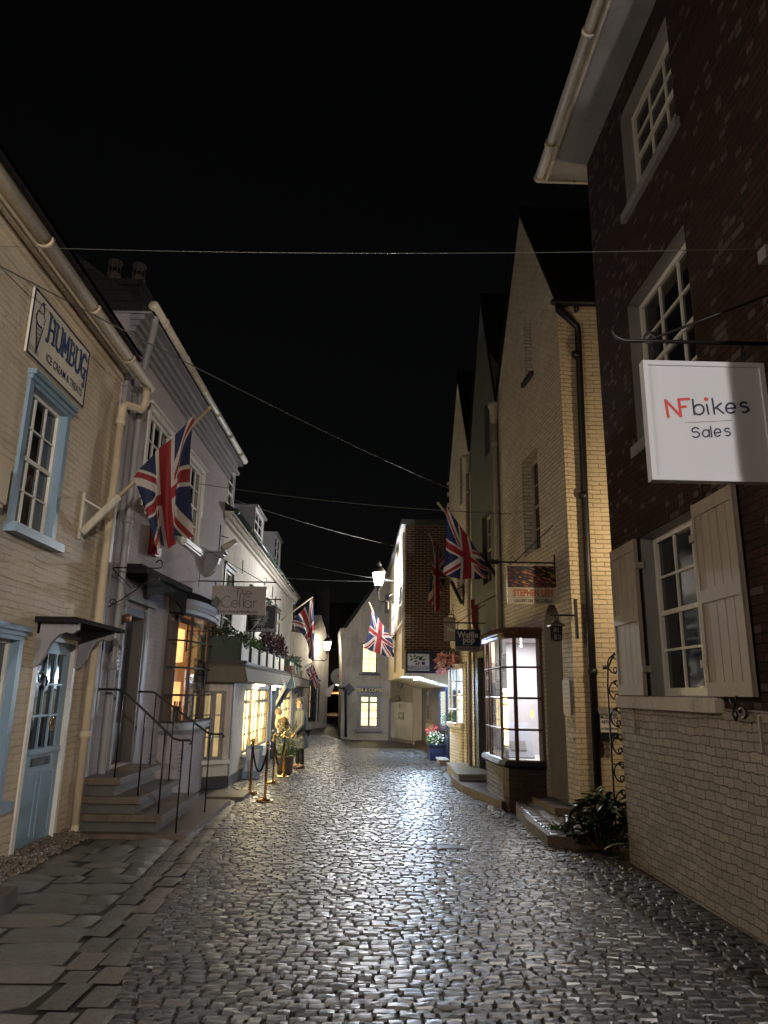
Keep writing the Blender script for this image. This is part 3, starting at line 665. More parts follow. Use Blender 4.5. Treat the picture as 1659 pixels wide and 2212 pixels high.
def HUM(ch, x, y, s):
    w_ = .13*s
    if ch == 'H': both([(x, y), (x+.005, y+.30*s)]); both([(x-.035, y+.31*s), (x+.035, y+.30*s)], .035); both([(x+w_, y+.02), (x+w_-.005, y+.25*s)]+curl(x+w_-.03, y+.26*s, .03, 0, 1)[1:6]); both([(x, y+.14*s), (x+w_, y+.15*s)], .04); both(curl(x-.03, y+.0, .035, 0, -1)[:6], .035); both([(x+w_-.04, y), (x+w_+.03, y+.01)], .035)
    if ch == 'U': both([(x, y+.28*s), (x, y+.10*s)]+arc(x+w_/2, y+.09*s, w_/2, 180, 360, 8, .09*s)+[(x+w_, y+.28*s)]); both([(x-.03, y+.29*s), (x+.03, y+.28*s)], .034); both(curl(x+w_-.02, y+.29*s, .025, 0, 1)[:6], .03)
    if ch == 'M': both([(x, y), (x+.01, y+.28*s), (x+.07*s, y+.08*s), (x+.13*s, y+.29*s), (x+.15*s, y)]); both([(x-.035, y), (x+.03, y)], .034); both([(x+.12*s, y), (x+.18*s, y)], .034); both(curl(x-.02, y+.29*s, .03, 0, -1)[:6], .03)
    if ch == 'B': both([(x, y), (x, y+.29*s)]); both([(x-.03, y+.29*s)]+arc(x+.03, y+.215*s, .07*s, 90, -90, 8)+[(x, y+.145*s)], .04); both([(x, y+.145*s)]+arc(x+.04, y+.075*s, .075*s, 90, -90, 8)+[(x-.03, y)], .04)
    if ch == 'G': both(arc(x+.07, y+.16*s, .075*s, 50, 290, 12, .145*s)+[(x+.12, y+.10*s)]); both([(x+.06, y+.13*s), (x+.15, y+.13*s)], .036); both([(x+.125, y+.12*s), (x+.125, y-.07*s)]+curl(x+.10, y-.08*s, .028, 0, -1)[:7], .04); both(curl(x+.12, y+.27*s, .028, -60, 1)[:6], .03)
xs_ = -.36
for ch, adv in (('H', .20), ('U', .185), ('M', .215), ('B', .165), ('U', .185), ('G', .2)):
    HUM(ch, xs_, -.03, 1.02); xs_ += adv
mk.build('outline_lettering', M['inknavy'], o); ml.build('lettering', M['inkblue'], o)
text('ICE CREAM & TREATS', S, .17, -.235, .135, M['inknavy'], o, bold=.022, xs=.80, name='lettering')
text('EST 2002', S, -.635, -.30, .075, M['ink'], o, xs=.8, name='lettering')
mb = MB()
cxx = -.585
mb.stroke(S, [(cxx-.085, .03), (cxx, -.31), (cxx+.085, .04)], .016); mb.stroke(S, [(cxx-.075, .02), (cxx-.01, -.26)], .03)
for k in range(5): mb.stroke(S, [(cxx-.07+.014*k, -.03-.05*k), (cxx+.075-.014*k, -.02-.05*k)], .006)
for k in (-.03, .015, .05): mb.stroke(S, [(cxx+k, .02), (cxx+k*.2, -.24)], .006)
mb.stroke(S, arc(cxx-.005, .10, .10, 170, 300, 10, .085), .026); mb.stroke(S, arc(cxx+.03, .12, .07, -40, 110, 8), .014); mb.stroke(S, arc(cxx-.04, .13, .05, 60, 190, 7), .02)
mb.stroke(S, [(cxx-.05, .19), (cxx-.03, .26), (cxx+.01, .31), (cxx+.07, .32)], .012); mb.stroke(S, [(cxx+.0, .31), (cxx+.05, .26), (cxx+.06, .18)], .022); mb.stroke(S, [(cxx+.02, .31), (cxx+.06, .24)], .03)
mb.build('cone_drawing', M['inknavy'], o)
# box on wall at left frame edge
mb = MB(); q0 = onX('b', 0, 400, -3.7); q1 = onX('b', 80, 700, -3.7); mb.fb(FH, H(6.5), H(6.93), 3.5, 3.95, 0, .14); mb.fb(FH, H(6.52), H(6.91), 3.46, 3.5, .02, .12)
tag(mb.build('alarm_box', M['creampaint']), 'cream rectangular box fixed to the cream wall left of the blue window', 'alarm box')

# ---- grey rendered house
FG = Fr((-3.74, 9.95), (-3.62, 17.45)); g = lambda y: FG.uy(y)
GB = thing('rendered_house', (-3.7, 13.5, 0), 'lilac grey rendered house with stone steps and a bowed shop window', 'house')
gw = [(11.25, 12.5, 4.62, 6.28), (13.78, 14.98, 4.62, 6.30)]; gd = (10.98, 12.0, .62, 2.98)
bw0, bw1, bz0, bz1 = 13.35, 16.15, 1.15, 3.12
wall('wall', FG, [(0, -.6), (g(17.45), -.6), (g(17.45), 7.35), (0, 7.35)], [rect(g(a), g(b), c, d_) for a, b, c, d_ in gw]+[rect(g(gd[0]), g(gd[1]), gd[2], gd[3])]+[rect(g(bw0+.1), g(bw1-.1), bz0, bz1-.1)], M['greywall'], GB, .16, .4)
for a, b, c, d_ in gw: sash(FG, g(a), g(b), c, d_, 3, 4, GB, fm='white', d=-.03, fw=.06, bw=.024, sill=.12, surround='white', sw=.09)
mb = MB()
for k, (z, q) in enumerate(((6.95, .05), (7.05, .10), (7.15, .15), (7.25, .21))): mb.fb(FG, 0, g(17.5), z, z+.09, -.02, q)
mb.fb(FG, -.02, g(17.6), 7.345, 7.38, -.3, .32); mb.build('cornice', M['greypaint'], GB)
ge0 = FG.px('D', 350, 672, .36); ge1 = FG.px('D', 523, 978, .36)
mb = MB(); zz = 7.46
for (ua, ub) in ((-.02, 17.7-9.95),):
    mb.tube([FG.P(ua, zz+.02, .34), FG.P(ub, zz+.06, .34)], .08, 10)
for q in range(6): mb.tube([FG.P(.5+q*1.3, zz+.02, .34), FG.P(.56+q*1.3, zz+.02, .34)], .095, 10)
mb.build('gutter', M['offwhite'], GB, True)
mb = MB(); mb.prism([FG.P(0, 7.38, .36), FG.P(0, 9.9, -3.0), FG.P(0, 7.38, -6.2)], FG.t*7.6); mb.build('roof', M['slate'], GB)
mb = MB(); mb.fb(FG, .04, .17, -.1, 7.3, .0, .06); mb.fb(FG, .25, .33, .5, 7.2, .0, .05); mb.build('party_boards', M['greypaint'], GB)
pu = .56
mb = MB(); mb.tube([FG.P(.1, 7.5, .32), FG.P(.25, 7.3, .3), FG.P(pu, 6.85, .1), FG.P(pu, 6.6, .09), FG.P(pu, .15, .09), FG.P(pu+.02, .02, .12), FG.P(pu+.04, -.04, .22)], .058, 10)
a_, b_ = FG.P(pu, 7, .09), FG.P(pu, 0, .09); rings_on_pipe(mb, [tuple(a_), tuple(b_)], (6.55, 4.2, 2.05, .16), .058); mb.build('downpipe', M['greypaint'], GB, True)
# chimney
cp = onY('D', 296, 640, 12.6); 
mb = MB(); mb.box((cp.x-.5, 11.9, 7.2), (cp.x+.3, 12.9, cp.z-.05)); mb.box((cp.x-.55, 11.85, cp.z-.2), (cp.x+.35, 12.95, cp.z-.08)); ch = mb.build('chimney', M['slate'], GB)
for k, (xx, yy) in enumerate(((cp.x+.02, 12.5), (cp.x-.42, 12.4))):
    mb = MB(); mb.lathe((xx, yy, cp.z-.06), [(.13, 0), (.11, .3), (.14, .33), (.14, .38), (.12, .42)], 12)
    for a in range(8): mb.tube([V((xx+.12*math.cos(a*.785), yy+.12*math.sin(a*.785), cp.z+.34)), V((xx+.12*math.cos(a*.785), yy+.12*math.sin(a*.785), cp.z+.60))], .01, 4)
    mb.lathe((xx, yy, cp.z+.58), [(.14, 0), (.14, .03), (.02, .08)], 10)
    mb.build('chimney_pot', M['terracotta'], ch, False)
# door
u0, u1 = g(gd[0]), g(gd[1])
mb = MB(); mb.fb(FG, u0, u1, gd[2], gd[3], -.2, -.15)
for q in ((u0, u0+.07), (u1-.09, u1)): mb.fb(FG, *q, gd[2], gd[3], -.15, .03)
mb.fb(FG, u0+.07, u1-.09, gd[3]-.12, gd[3], -.15, .02); mb.fb(FG, u0+.12, u0+.5, gd[2]+.08, gd[2]+.6, -.15, -.13); mb.fb(FG, u1-.55, u1-.15, gd[2]+.08, gd[2]+.6, -.15, -.13)
dd = mb.build('door', M['darkgrey'], GB)
mb = MB(); mb.fb(FG, u0+.075, u0+.17, gd[2]+.75, gd[3]-.25, -.04, -.03); mb.fb(FG, u0+.071, u0+.175, gd[2], gd[3]-.125, -.149, -.041); M['glow'] = emis('glowing_side_light', (1, .68, .34), 1.3, .5, (3, 3, 1)); mb.build('side_light', M['glow'], dd)
mb = MB()
for k in range(1, 6): z = gd[2]+.75+(gd[3]-gd[2]-1.0)*k/6; mb.fb(FG, u0+.07, u0+.2, z-.015, z+.015, -.029, -.01)
mb.fb(FG, u0+.36, u1-.2, gd[2]+.75, gd[3]-.3, -.149, -.142)
mb.build('glazing_bar', M['black'], dd)
mb = MB()
for q in ((u0-.06, u0+.005), (u1-.005, u1+.13)): mb.fb(FG, *q, gd[2]-.02, gd[3]+.08, -.05, .05)
mb.fb(FG, u1+.15, u1+.19, gd[2]-.02, gd[3]+.05, 0, .04); mb.fb(FG, u0-.1, u1+.22, gd[3]+.08, gd[3]+.17, -.02, .12); mb.build('door_frame', M['greypaint'], dd)
# bow window
def bow(F, ua, ub, z0, z1, proj, ncol, nrow, parent, fm, roomm, pm='glass', n=None, top=.12, bot=.14, topm=None, base=None, basem=None, name='bow_window', flat=0.25, ends=True, bars=.035, botm=None, room=True, bproj=.05):
    """segmental bow on a wall frame"""
    def pt(k, z, e=0):
        a = math.pi*k; uc, hw = (ua+ub)/2, (ub-ua)/2
        return F.P(uc-(hw+e)*math.cos(a), z, (proj+e)*math.sin(a)**.6*1.0)
    K = [flat*0+i/ncol for i in range(ncol+1)]
    fine = [i/24 for i in range(25)]
    mb = MB()
    for k in K:
        c = pt(k, z0); a = math.pi*k; 
        mb.tube([pt(k, z0), pt(k, z1)], bars*.75 if 0 < k < 1 else bars*1.3, 4)
    for r in range(nrow+1):
        z = z0+(z1-z0)*r/nrow; mb.tube([pt(k, z, 0) for k in fine], bars*.5 if 0 < r < nrow else bars, 4)
    w_ = mb.build(name, M[fm], parent)
    for nm, zz0, zz1, ee, mt in (('cornice', z1, z1+top, bproj, topm or fm), ('sill', z0-bot, z0, bproj, botm or fm)):
        mb = MB(); 
        prof = ((0, 0), (.35, .02), (.35, .05), (.7, .06), (1, .08)) if nm == 'cornice' else ((0, 0), (.3, .03), (.35, .07), (1, .07))
        rs = [[pt(k, zz0+(zz1-zz0)*q, e_+ee-.05) for k in fine] for q, e_ in prof]
        mb.rings(rs, cap=False, closed=False)
        for zq, e_ in ((zz0, ee-.05), (zz1, (.08 if nm == 'cornice' else .07)+ee-.05)): mb.add([pt(k, zq, e_) for k in fine], [tuple(range(25))])
        mb.build(nm, M[mt], w_)
    mb = MB(); mb.rings([[pt(k, z0, -.012) for k in fine], [pt(k, z1, -.012) for k in fine]], cap=False, closed=False); mb.build('pane', M[pm], w_)
    if base:
        mb = MB(); mb.rings([[pt(k, base, -.03) for k in fine], [pt(k, z0-bot+.005, -.03) for k in fine]], cap=False, closed=False); mb.build('base', M[basem], w_)
    return w_, pt
bwin, bpt = bow(FG, g(bw0), g(bw1), bz0, bz1, .42, 4, 4, GB, 'darkgrey', None, topm='greypaint', botm='greypaint', top=.28, bot=.2, base=-.3, basem='greywall', bproj=.06)
mb = MB(); mb.fb(FG, g(bw0), g(bw1), bz0-.1, bz1+.05, -1.7, -1.6); mb.fb(FG, g(bw0), g(bw0)+.02, bz0-.1, bz1, -1.6, -.3); mb.fb(FG, g(bw1), g(bw1)+.02, bz0-.1, bz1, -1.6, -.3); mb.fb(FG, g(bw0), g(bw1), bz1+.06, bz1+.1, -1.6, -.2); mb.fb(FG, g(bw0), g(bw1), bz0-.16, bz0-.12, -1.6, .1)
mb.build('shop_interior', M['warmroom'], bwin)
mb = MB(); mb.fb(FG, g(13.8), g(13.9), bz0, bz1, -.3, .05); mb.fb(FG, g(13.75), g(15.9), 1.62, 1.65, -.5, .25)
for i in range(16):
    u_ = g(13.8)+i*.13; mb.lathe(FG.P(u_, 1.16, .05+.1*math.sin(i)), [(.035, 0), (.035, .2+.03*(i % 3)), (.014, .28), (.014, .36)], 7)
mb.build('window_display', M['darkgrey'], bwin)
o_ = MB(); o_.fb(FG, g(14.55), g(15.05), 1.75, 2.3, .30, .31); pl = o_.build('chalk_notice', M['black'], bwin)
Sx = Sg(FG.P(g(14.8), 2.02, .312), FG.t, FG.n)
for k, tt in enumerate(('COFFEE', '-NOW-', 'SERVED', 'HERE')): text(tt, Sx, 0, .18-.12*k, .12, M['inkwhite'], bwin, xs=.8, name='notice_lettering')
# hood over door and bow
out = [(g(10.65), 0), (g(10.65), .5), (g(13.4), .55)]
mb = MB(); hz0 = 3.30
pts = [(g(10.6), 0), (g(10.6), .42), (g(12.9), .52)]+[(g(14.7)+1.45*math.sin(R(a)), .02+.46*math.cos(R(a))) for a in range(-70, 91, 10)]
mb.prism([FG.P(u_, hz0+.12, q) for u_, q in pts], (0, 0, .10)); mb.prism([FG.P(u_*1.0, hz0+.221, q*.8) for u_, q in pts], (0, 0, .04))
hd = mb.build('canopy', M['mattblack'], GB)
mb = MB(); pts2 = [(g(14.7)+1.46*math.sin(R(a)), .02+.45*math.cos(R(a))) for a in range(-5, 96, 10)]
rs = [[FG.P(u_, hz0+.12+z_, q+e_) for u_, q in pts2] for z_, e_ in ((0, .0), (.03, .02), (.06, .02), (.09, .04), (.13, .05), (.16, .07), (.20, .07), (.24, .0))]
mb.rings(rs, cap=False, closed=False); mb.build('moulding', M['greypaint'], hd)
mb = MB()
prof = [(g(10.7), 3.42), (g(12.9), 3.42), (g(12.9), 3.05), (g(12.75), 3.0), (g(12.65), 3.12), (g(12.3), 3.2), (g(11.8), 3.24), (g(11.2), 3.2), (g(10.85), 3.12), (g(10.7), 3.1)]
mb.prism([FG.P(u_, z_, .40) for u_, z_ in prof], FG.n*.03); mb.build('valance', M['mattblack'], hd)
mb = MB()
for k in range(6): mb.fb(FG, g(12.9), g(13.2), .30+.07*k, .32+.07*k, 0, .03)
mb.build('air_vent', M['greypaint'], GB); mb = MB()
for k in range(6): mb.fb(FG, g(13.75), g(14.05), .30+.07*k, .32+.07*k, .15, .36)
mb.build('air_vent', M['greypaint'], GB)
# stone steps
ST = thing('stone_steps', (-3.0, 10.8, -.1), 'worn stone steps with overhanging treads up to the door of the grey house', 'steps')
tr = [(-3.70, -3.20, 10.0, 11.9, .60), (-3.70, -2.92, 10.0, 12.0, .37), (-3.70, -2.62, 10.02, 12.15, .15), (-3.70, -2.28, 9.95, 13.1, -.075)]
for k, (a, b, y0, y1, z) in enumerate(tr):
    mb = MB(); mb.box((a, y0, z-.085), (b, y1, z)); mb.build('tread', M['stone'], ST)
    zn = tr[k+1][4]+.001 if k < 3 else -.4; mb = MB(); mb.box((a+.002*k, y0+.09+.01*k, zn), (b-.09, y1-.02-.003*k, z-.0851)); mb.build('riser', M['concrete'], ST)
def rail(Y, lab, pts, posts, ztops):
    RL = thing('handrail', (-3.0, Y, 0), lab, 'handrail', 'iron handrails on the stone steps')
    mb = MB(); mb.tube([V((x_, Y, z_)) for x_, z_ in pts], .016, 8)
    mb.build('rail', M['iron'], RL, True)
    for (x_, z0_, z1_) in posts:
        mb = MB(); mb.tube([V((x_, Y, z0_)), V((x_, Y, z1_))], .012, 6); mb.build('post', M['iron'], RL, True)
    return RL
def zr(pts, x):
    for (a, b), (c, d_) in zip(pts, pts[1:]):
        if a <= x <= c: return b+(d_-b)*(x-a)/(c-a)
    return pts[-1][1]
pA = [(-3.66, 1.73), (-3.42, 1.73), (-3.36, 1.72), (-3.25, 1.66), (-2.58, 1.10), (-2.50, 1.08), (-2.36, 1.08), (-2.33, 1.05), (-2.36, 1.03)]
rail(10.12, 'black iron handrail on the near side of the stone steps', pA, [(x_, z_, zr(pA, x_)) for x_, z_ in ((-3.32, .6), (-2.99, .37), (-2.70, .15), (-2.45, -.075))], None)
pB = [(-3.62, 1.70), (-3.45, 1.70), (-3.36, 1.69), (-3.28, 1.63), (-2.47, 1.09), (-2.36, 1.07), (-2.24, 1.07), (-2.21, 1.04), (-2.24, 1.02)]
rail(11.75, 'black iron handrail on the far side of the stone steps', pB, [(x_, z_, zr(pB, x_)) for x_, z_ in ((-3.33, .6), (-3.02, .37), (-2.70, .15), (-2.43, -.075))], None)
# scroll bracket, oval plaque, lamp, consoles
def scroll_bracket(P0, vec, L, Hh, lab, col='iron', grp=None, flip=False):
    vec = V(vec).normalized(); B = thing('sign_bracket', tuple(P0), lab, 'bracket', grp); P0 = V(P0); up = V((0, 0, 1))
    def q(a, b): return P0+vec*a+up*b
    mb = MB(); mb.tube([q(0, -Hh*.55), q(0, Hh*.55)], .012, 6); mb.tube([q(0, .28*Hh), q(L*.9, .28*Hh)]+[q(L*.93+.05*math.sin(t), .28*Hh+.06*(1-math.cos(t))) for t in (0.4, 1.2, 2, 2.8, 3.6, 4.4)], .010, 6)
    mb.tube([q(0, -.5*Hh), q(L*.3, -.32*Hh), q(L*.85, .1*Hh), q(L*.95, .2*Hh)], .009, 6); mb.tube([q(.02, .28*Hh), q(L*.45, -.12*Hh)], .008, 6)
    for (a, b, r) in ((.08, .12*Hh, .05), (L*.5, -.05*Hh, .05), (.08, -.38*Hh, .05), (L*.9, .05, .045)):
        mb.tube([q(a+r*(1-.06*i)*math.cos(i*.7), b+r*(1-.06*i)*math.sin(i*.7)) for i in range(11)], .007, 5)
    mb.build('scrollwork', M[col], B, True)
    mb = MB(); mb.box(tuple(P0-V((.012, .03, .56*Hh))), tuple(P0+V((.0, .03, .56*Hh)))); mb.build('back_plate', M[col], B); return B
bp = FG.px('b', 685, 1140); scroll_bracket(FG.P(bp[0]+.1, bp[1], .02), FG.n, .75, .75, 'black scrolled iron bracket with no sign on the grey wall above the steps')
mb = MB(); c0 = FG.P(*FG.px('c', 742, 500), .05); mb.lathe(c0, [(.0, -.02), (.13, -.02), (.14, 0), (.13, .015), (0, .02)], 20, FG.n)
for q in mb.v: q.z = c0.z+(q.z-c0.z)*1.75
pq = mb.build('oval_plaque', M['navy'], None, True); tag(pq, 'small blue and white oval plaque between the two doors', 'plaque')
mb = MB()
for k in range(5): mb.hexa([c0+FG.n*.021+V((0, -.07, .12-.06*k)), c0+FG.n*.021+V((0, .07, .12-.06*k)), c0+FG.n*.024+V((0, .07, .12-.06*k)), c0+FG.n*.024+V((0, -.07, .12-.06*k)), c0+FG.n*.021+V((0, -.07, .135-.06*k)), c0+FG.n*.021+V((0, .07, .135-.06*k)), c0+FG.n*.024+V((0, .07, .135-.06*k)), c0+FG.n*.024+V((0, -.07, .135-.06*k))])
mb.build('lettering', M['signwhite'], pq)
c0 = FG.P(*FG.px('c', 760, 222), .0); mb = MB(); mb.lathe(c0, [(.03, 0), (.05, .02), (.05, .12), (.065, .13), (.065, .20), (.05, .21)], 12, FG.n); wl_ = mb.build('wall_light', M['brown'], None, True); tag(wl_, 'small round unlit wall light beside the door of the grey house', 'wall light')
mb = MB(); mb.lathe(c0+FG.n*.205, [(.045, 0), (.04, .012)], 12, FG.n); mb.build('lens', M['pink'], wl_)
bu = FG.px('b', 990, 870); mb = MB(); mb.fb(FG, bu[0]-.12, bu[0]+.14, bu[1]-.28, bu[1]+.2, 0, .12); ab = mb.build('alarm_box', M['redpaint']); tag(ab, 'red and pink alarm box on the grey wall behind the flag', 'alarm box')
mb = MB(); mb.fb(FG, bu[0]-.10, bu[0]+.12, bu[1]-.26, bu[1]+.18, .12, .15); mb.build('cover', M['pink'], ab)
cu_ = FG.px('b', 1330, 1010); cc = FG.P(cu_[0]+.2, cu_[1], 0)
mb = MB(); mb.prism([FG.P(cu_[0]+.05, cu_[1]+q, e_) for e_, q in ((0, .2), (.42, .2), (.42, .14), (.34, .10), (.3, -.05), (.22, -.2), (.12, -.3), (0, -.33))], FG.t*.2); mb.fb(FG, cu_[0]+.0, cu_[0]+.3, cu_[1]+.2, cu_[1]+.24, 0, .47)
tag(mb.build('corbel', M['greypaint']), 'shaped grey corbel bracket high on the grey wall near its far corner', 'corbel')
mb = MB(); mb.tube([FG.P(cu_[0]+.1, cu_[1]+.1, .3), FG.P(cu_[0]+.1, cu_[1]+.85, .3)], .014, 6); mb.tube([FG.P(cu_[0]+.1, cu_[1]+.6, .3), FG.P(cu_[0]+.1, cu_[1]+.55, .5)], .012, 6)
fl = mb.build('floodlight', M['iron']); tag(fl, 'unlit cylindrical floodlight on a thin pole above the corbel', 'floodlight')
mb = MB(); mb.tube([FG.P(cu_[0]+.05, cu_[1]+.3, .38), FG.P(cu_[0]+.25, cu_[1]+.5, .62)], .07, 12); mb.build('lamp_housing', M['offwhite'], fl, True)
# ---- white shop with the lit windows
XE = -2.85
FE = Fr((-3.64, 17.4), (-3.60, 34.6)); e_ = lambda y: FE.uy(y)
EB = thing('rendered_shop', (-3.4, 24, 0), 'long white shop with brightly lit yellow windows and a planted balcony', 'shop')
ew = [(17.95, 19.1, 3.12, 4.75), (21.9, 23.1, 3.12, 4.75), (25.4, 26.5, 3.2, 4.8), (28.3, 29.4, 3.2, 4.8)]
wall('wall', FE, [(0, 1.8), (e_(34.5), 1.8), (e_(34.5), 6.05), (0, 5.9)], [rect(e_(a), e_(b), c, d_) for a, b, c, d_ in ew], M['whitewall'], EB, .14, .4)
for a, b, c, d_ in ew: sash(FE, e_(a), e_(b), c, d_, 2, 4, EB, fm='white', d=-.04, fw=.05, bw=.024, surround='greengloss', sw=.10, sill=.12, sillm='stonepale')
for (yy, zz) in ((20.3, 5.0), (20.5, 3.9), (26.9, 5.2), (27.9, 4.95)):
    mb = MB(); mb.fb(FE, e_(yy), e_(yy)+.10, zz, zz+.38, 0, .02); mb.build('wall_vent', M['darkgrey'], EB)
mb = MB(); mb.fb(FE, -.05, e_(34.6), 5.82, 5.90, 0, .10); mb.fb(FE, -.05, e_(34.6), 6.02, 6.10, 0, .24)
k = 0; u_ = 0
while u_ < 17: mb.fb(FE, u_, u_+.09, 5.90, 6.02, 0, .17); u_ += .2
mb.build('dentil_cornice', M['whitewall'], EB)
mb = MB(); mb.tube([FE.P(-.1, 6.10, .30), FE.P(17.3, 6.14, .30)], .06, 8)
for q in range(9): mb.tube([FE.P(q*2, 6.10, .30), FE.P(q*2+.07, 6.10, .30)], .075, 8)
mb.tube([FE.P(17.2, 6.1, .30), FE.P(17.2, 5.8, .06), FE.P(17.2, 3, .06)], .045, 8)
mb.build('gutter', M['greengloss'], EB, True)
mb = MB(); mb.prism([FE.P(-.1, 6.12, .32), FE.P(-.1, 8.0, -2.6), FE.P(-.1, 6.12, -5)], FE.t*17.5); mb.build('roof', M['slate'], EB)
for (c, x0, y0, x1, y1, D_) in (('D', 484, 1008, 503, 1095, .45), ('d', 365, 45, 438, 305, .5), ('d', 512, 235, 575, 465, .6)):
    a0 = FE.px(c, x0, y1, -D_); a1 = FE.px(c, x1, y1, -D_); zt = FE.px(c, (x0+x1)/2, y0, -D_)[1]; zb = a0[1]
    ua, ub = a0[0], a1[0]
    if ub-ua > 2.0: ub = ua+2.0
    zb = max(6.15, min(zb, 6.6)); zt = max(zt, zb+.9)
    mb = MB(); mb.fb(FE, ua-.1, ua, zb-.2, zt+.1, -2.0, -D_); mb.fb(FE, ub, ub+.1, zb-.2, zt+.1, -2.0, -D_); mb.fb(FE, ua-.16, ub+.16, zt+.1, zt+.18, -2.2, -D_+.1)
    dm = mb.build('dormer', M['greypaint'], EB)
    w_ = sash(FE, ua, ub, zb, zt+.1, 2, 4, EB, d=-D_-.02, fw=.06, bw=.03, name='dormer_window')
# ground floor shop front
FS = Fr((XE, 15.75), (-2.76, 27.6)); s_ = lambda y: FS.uy(y)
FR_ = Fr((-3.66, 15.15), (XE, 15.75), False)
sw1 = (s_(17.35), s_(21.35), .32, 1.78); sw2 = (s_(23.6), s_(27.35), .35, 1.80)
sdoor = (s_(21.75), s_(23.2), -.3, 1.75)
wall('shopfront_wall', FS, [(0, -.5), (s_(27.6), -.5), (s_(27.6), 1.95), (0, 1.95)], [rect(*sw1[:2], *sw1[2:]), rect(*sw2[:2], *sw2[2:]), rect(sdoor[0], sdoor[1], -.45, sdoor[3])], M['whitewall'], EB, .12, .25)
L_ = FR_.L
wall('side_wall', FR_, [(0, -.5), (L_, -.5), (L_, 1.95), (0, 1.95)], [rect(.12, L_-.14, .35, 1.72)], M['whitewall'], EB, .12, .2)
mb = MB(); mb.fb(FS, -.02, sdoor[0], -.5, .0, 0, .04); mb.fb(FS, sdoor[1], s_(27.6), -.6, -.05, 0, .04); mb.fb(FR_, 0, L_, -.5, .02, 0, .04); mb.build('plinth', M['darkgrey'], EB)
mb = MB(); mb.fb(FS, .0, .16, 0, 1.95, 0, .035); mb.build('pilaster', M['greypaint'], EB); mb = MB(); mb.fb(FS, s_(21.5), s_(21.7), -.3, 1.9, 0, .03); mb.build('pilaster', M['greypaint'], EB)
def shopwin(F, u0, u1, z0, z1, groups, room, parent, fm='taupe', trans=.30, rows=3, d=-.05, cols=2, dep=.075):
    mb = MB(); a = .05
    for q in ((u0, u0+a, z0, z1), (u1-a, u1, z0, z1), (u0+a, u1-a, z1-a, z1), (u0+a, u1-a, z0, z0+a)): mb.fb(F, *q, d-.07, d+.02)
    zt = z1-trans if trans else z1-a
    if trans: mb.fb(F, u0+a, u1-a, zt-.05, zt+.03, d-.07, d+.012)
    for i in range(1, groups): u = u0+(u1-u0)*i/groups; mb.fb(F, u-.05, u+.05, z0+a, z1-a, d-.06, d+.008)
    for i in range(groups):
        a0 = u0+(u1-u0)*i/groups+.05; a1 = u0+(u1-u0)*(i+1)/groups-.05
        for j in range(1, cols): u = a0+(a1-a0)*j/cols; mb.fb(F, u-.012, u+.012, z0+a, z1-a, d-.05, d-.01)
        for j in range(1, rows): z = z0+(zt-z0)*j/rows; mb.fb(F, a0, a1, z-.012, z+.012, d-.048, d-.012)
    w_ = mb.build('shop_window', M[fm], parent)
    mb = MB(); mb.quad(F.P(u0, z0, d-.04), F.P(u1, z0, d-.04), F.P(u1, z1, d-.04), F.P(u0, z1, d-.04)); mb.build('pane', M['glass'], w_)
    mb = MB(); mb.quad(F.P(u0+.004, z0+.004, d-dep), F.P(u1-.004, z0+.004, d-dep), F.P(u1-.004, z1-.004, d-dep), F.P(u0+.004, z1-.004, d-dep)); mb.build('lit_interior', M[room], w_)
    return w_
for q in (sw1, sw2):
    w_ = shopwin(FS, *q, 3, 'yellowroom', EB); mb = MB(); mb.fb(FS, q[0]-.08, q[1]+.08, q[2]-.07, q[2], -.05, .12); mb.build('sill', M['white'], w_)
    mb = MB()
    for i in range(12):
        u_ = q[0]+.2+i*.32; mb.lathe(FS.P(u_, q[2]+.055, -.095), [(.012, 0), (.018, .08), (.012, .16), (.006, .2+.1*(i % 3))], 6)
        if i % 3 == 0: mb.lathe(FS.P(u_, q[3]-.75, -.095), [(.003, .5), (.003, .12), (.018, .1), (.006, 0)], 6)
    mb.build('window_display', M['brown'], w_)
w_ = shopwin(FR_, .12, L_-.14, .35, 1.72, 3, 'slit', EB, fm='greypaint', trans=0, rows=3, cols=1)
mb = MB(); mb.fb(FR_, .02, L_-.04, .27, .35, -.05, .16); mb.build('sill', M['white'], w_)
mb = MB(); mb.fb(FS, sdoor[0], sdoor[1], -.45, sdoor[3], -.3, -.25); mb.fb(FS, sdoor[0]+.1, sdoor[0]+.16, -.4, 1.7, -.25, -.23); mb.fb(FS, sdoor[0], sdoor[0]+.06, -.4, 1.74, -.12, .02); mb.fb(FS, sdoor[1]-.06, sdoor[1], -.4, 1.74, -.12, .02); mb.build('door', M['darkgrey'], EB)
# lead covered fascia and balcony
prof = [(0, 1.90), (.30, 1.90), (.32, 1.93), (.24, 2.22), (.27, 2.26), (.18, 2.30), (-.8, 2.30), (-.8, 1.90)]
mb = MB(); e0 = s_(15.75)
for a, b in ((0, s_(27.6)),):
    mb.prism([FS.P(a, z, q) for q, z in prof], FS.t*(b-a))
fs = mb.build('balcony_base', M['taupe'], EB)
mb = MB(); mb.prism([FR_.P(-.02, z, q) for q, z in prof], FR_.t*(L_+.14)); mb.build('balcony_return', M['taupe'], fs)
mb = MB(); mb.fb(FS, 0, s_(27.6), 2.302, 2.36, -.3, .2); mb.fb(FR_, 0, L_+.2, 2.302, 2.37, -.2, .2); mb.build('lead_edge', M['darkgrey'], fs)
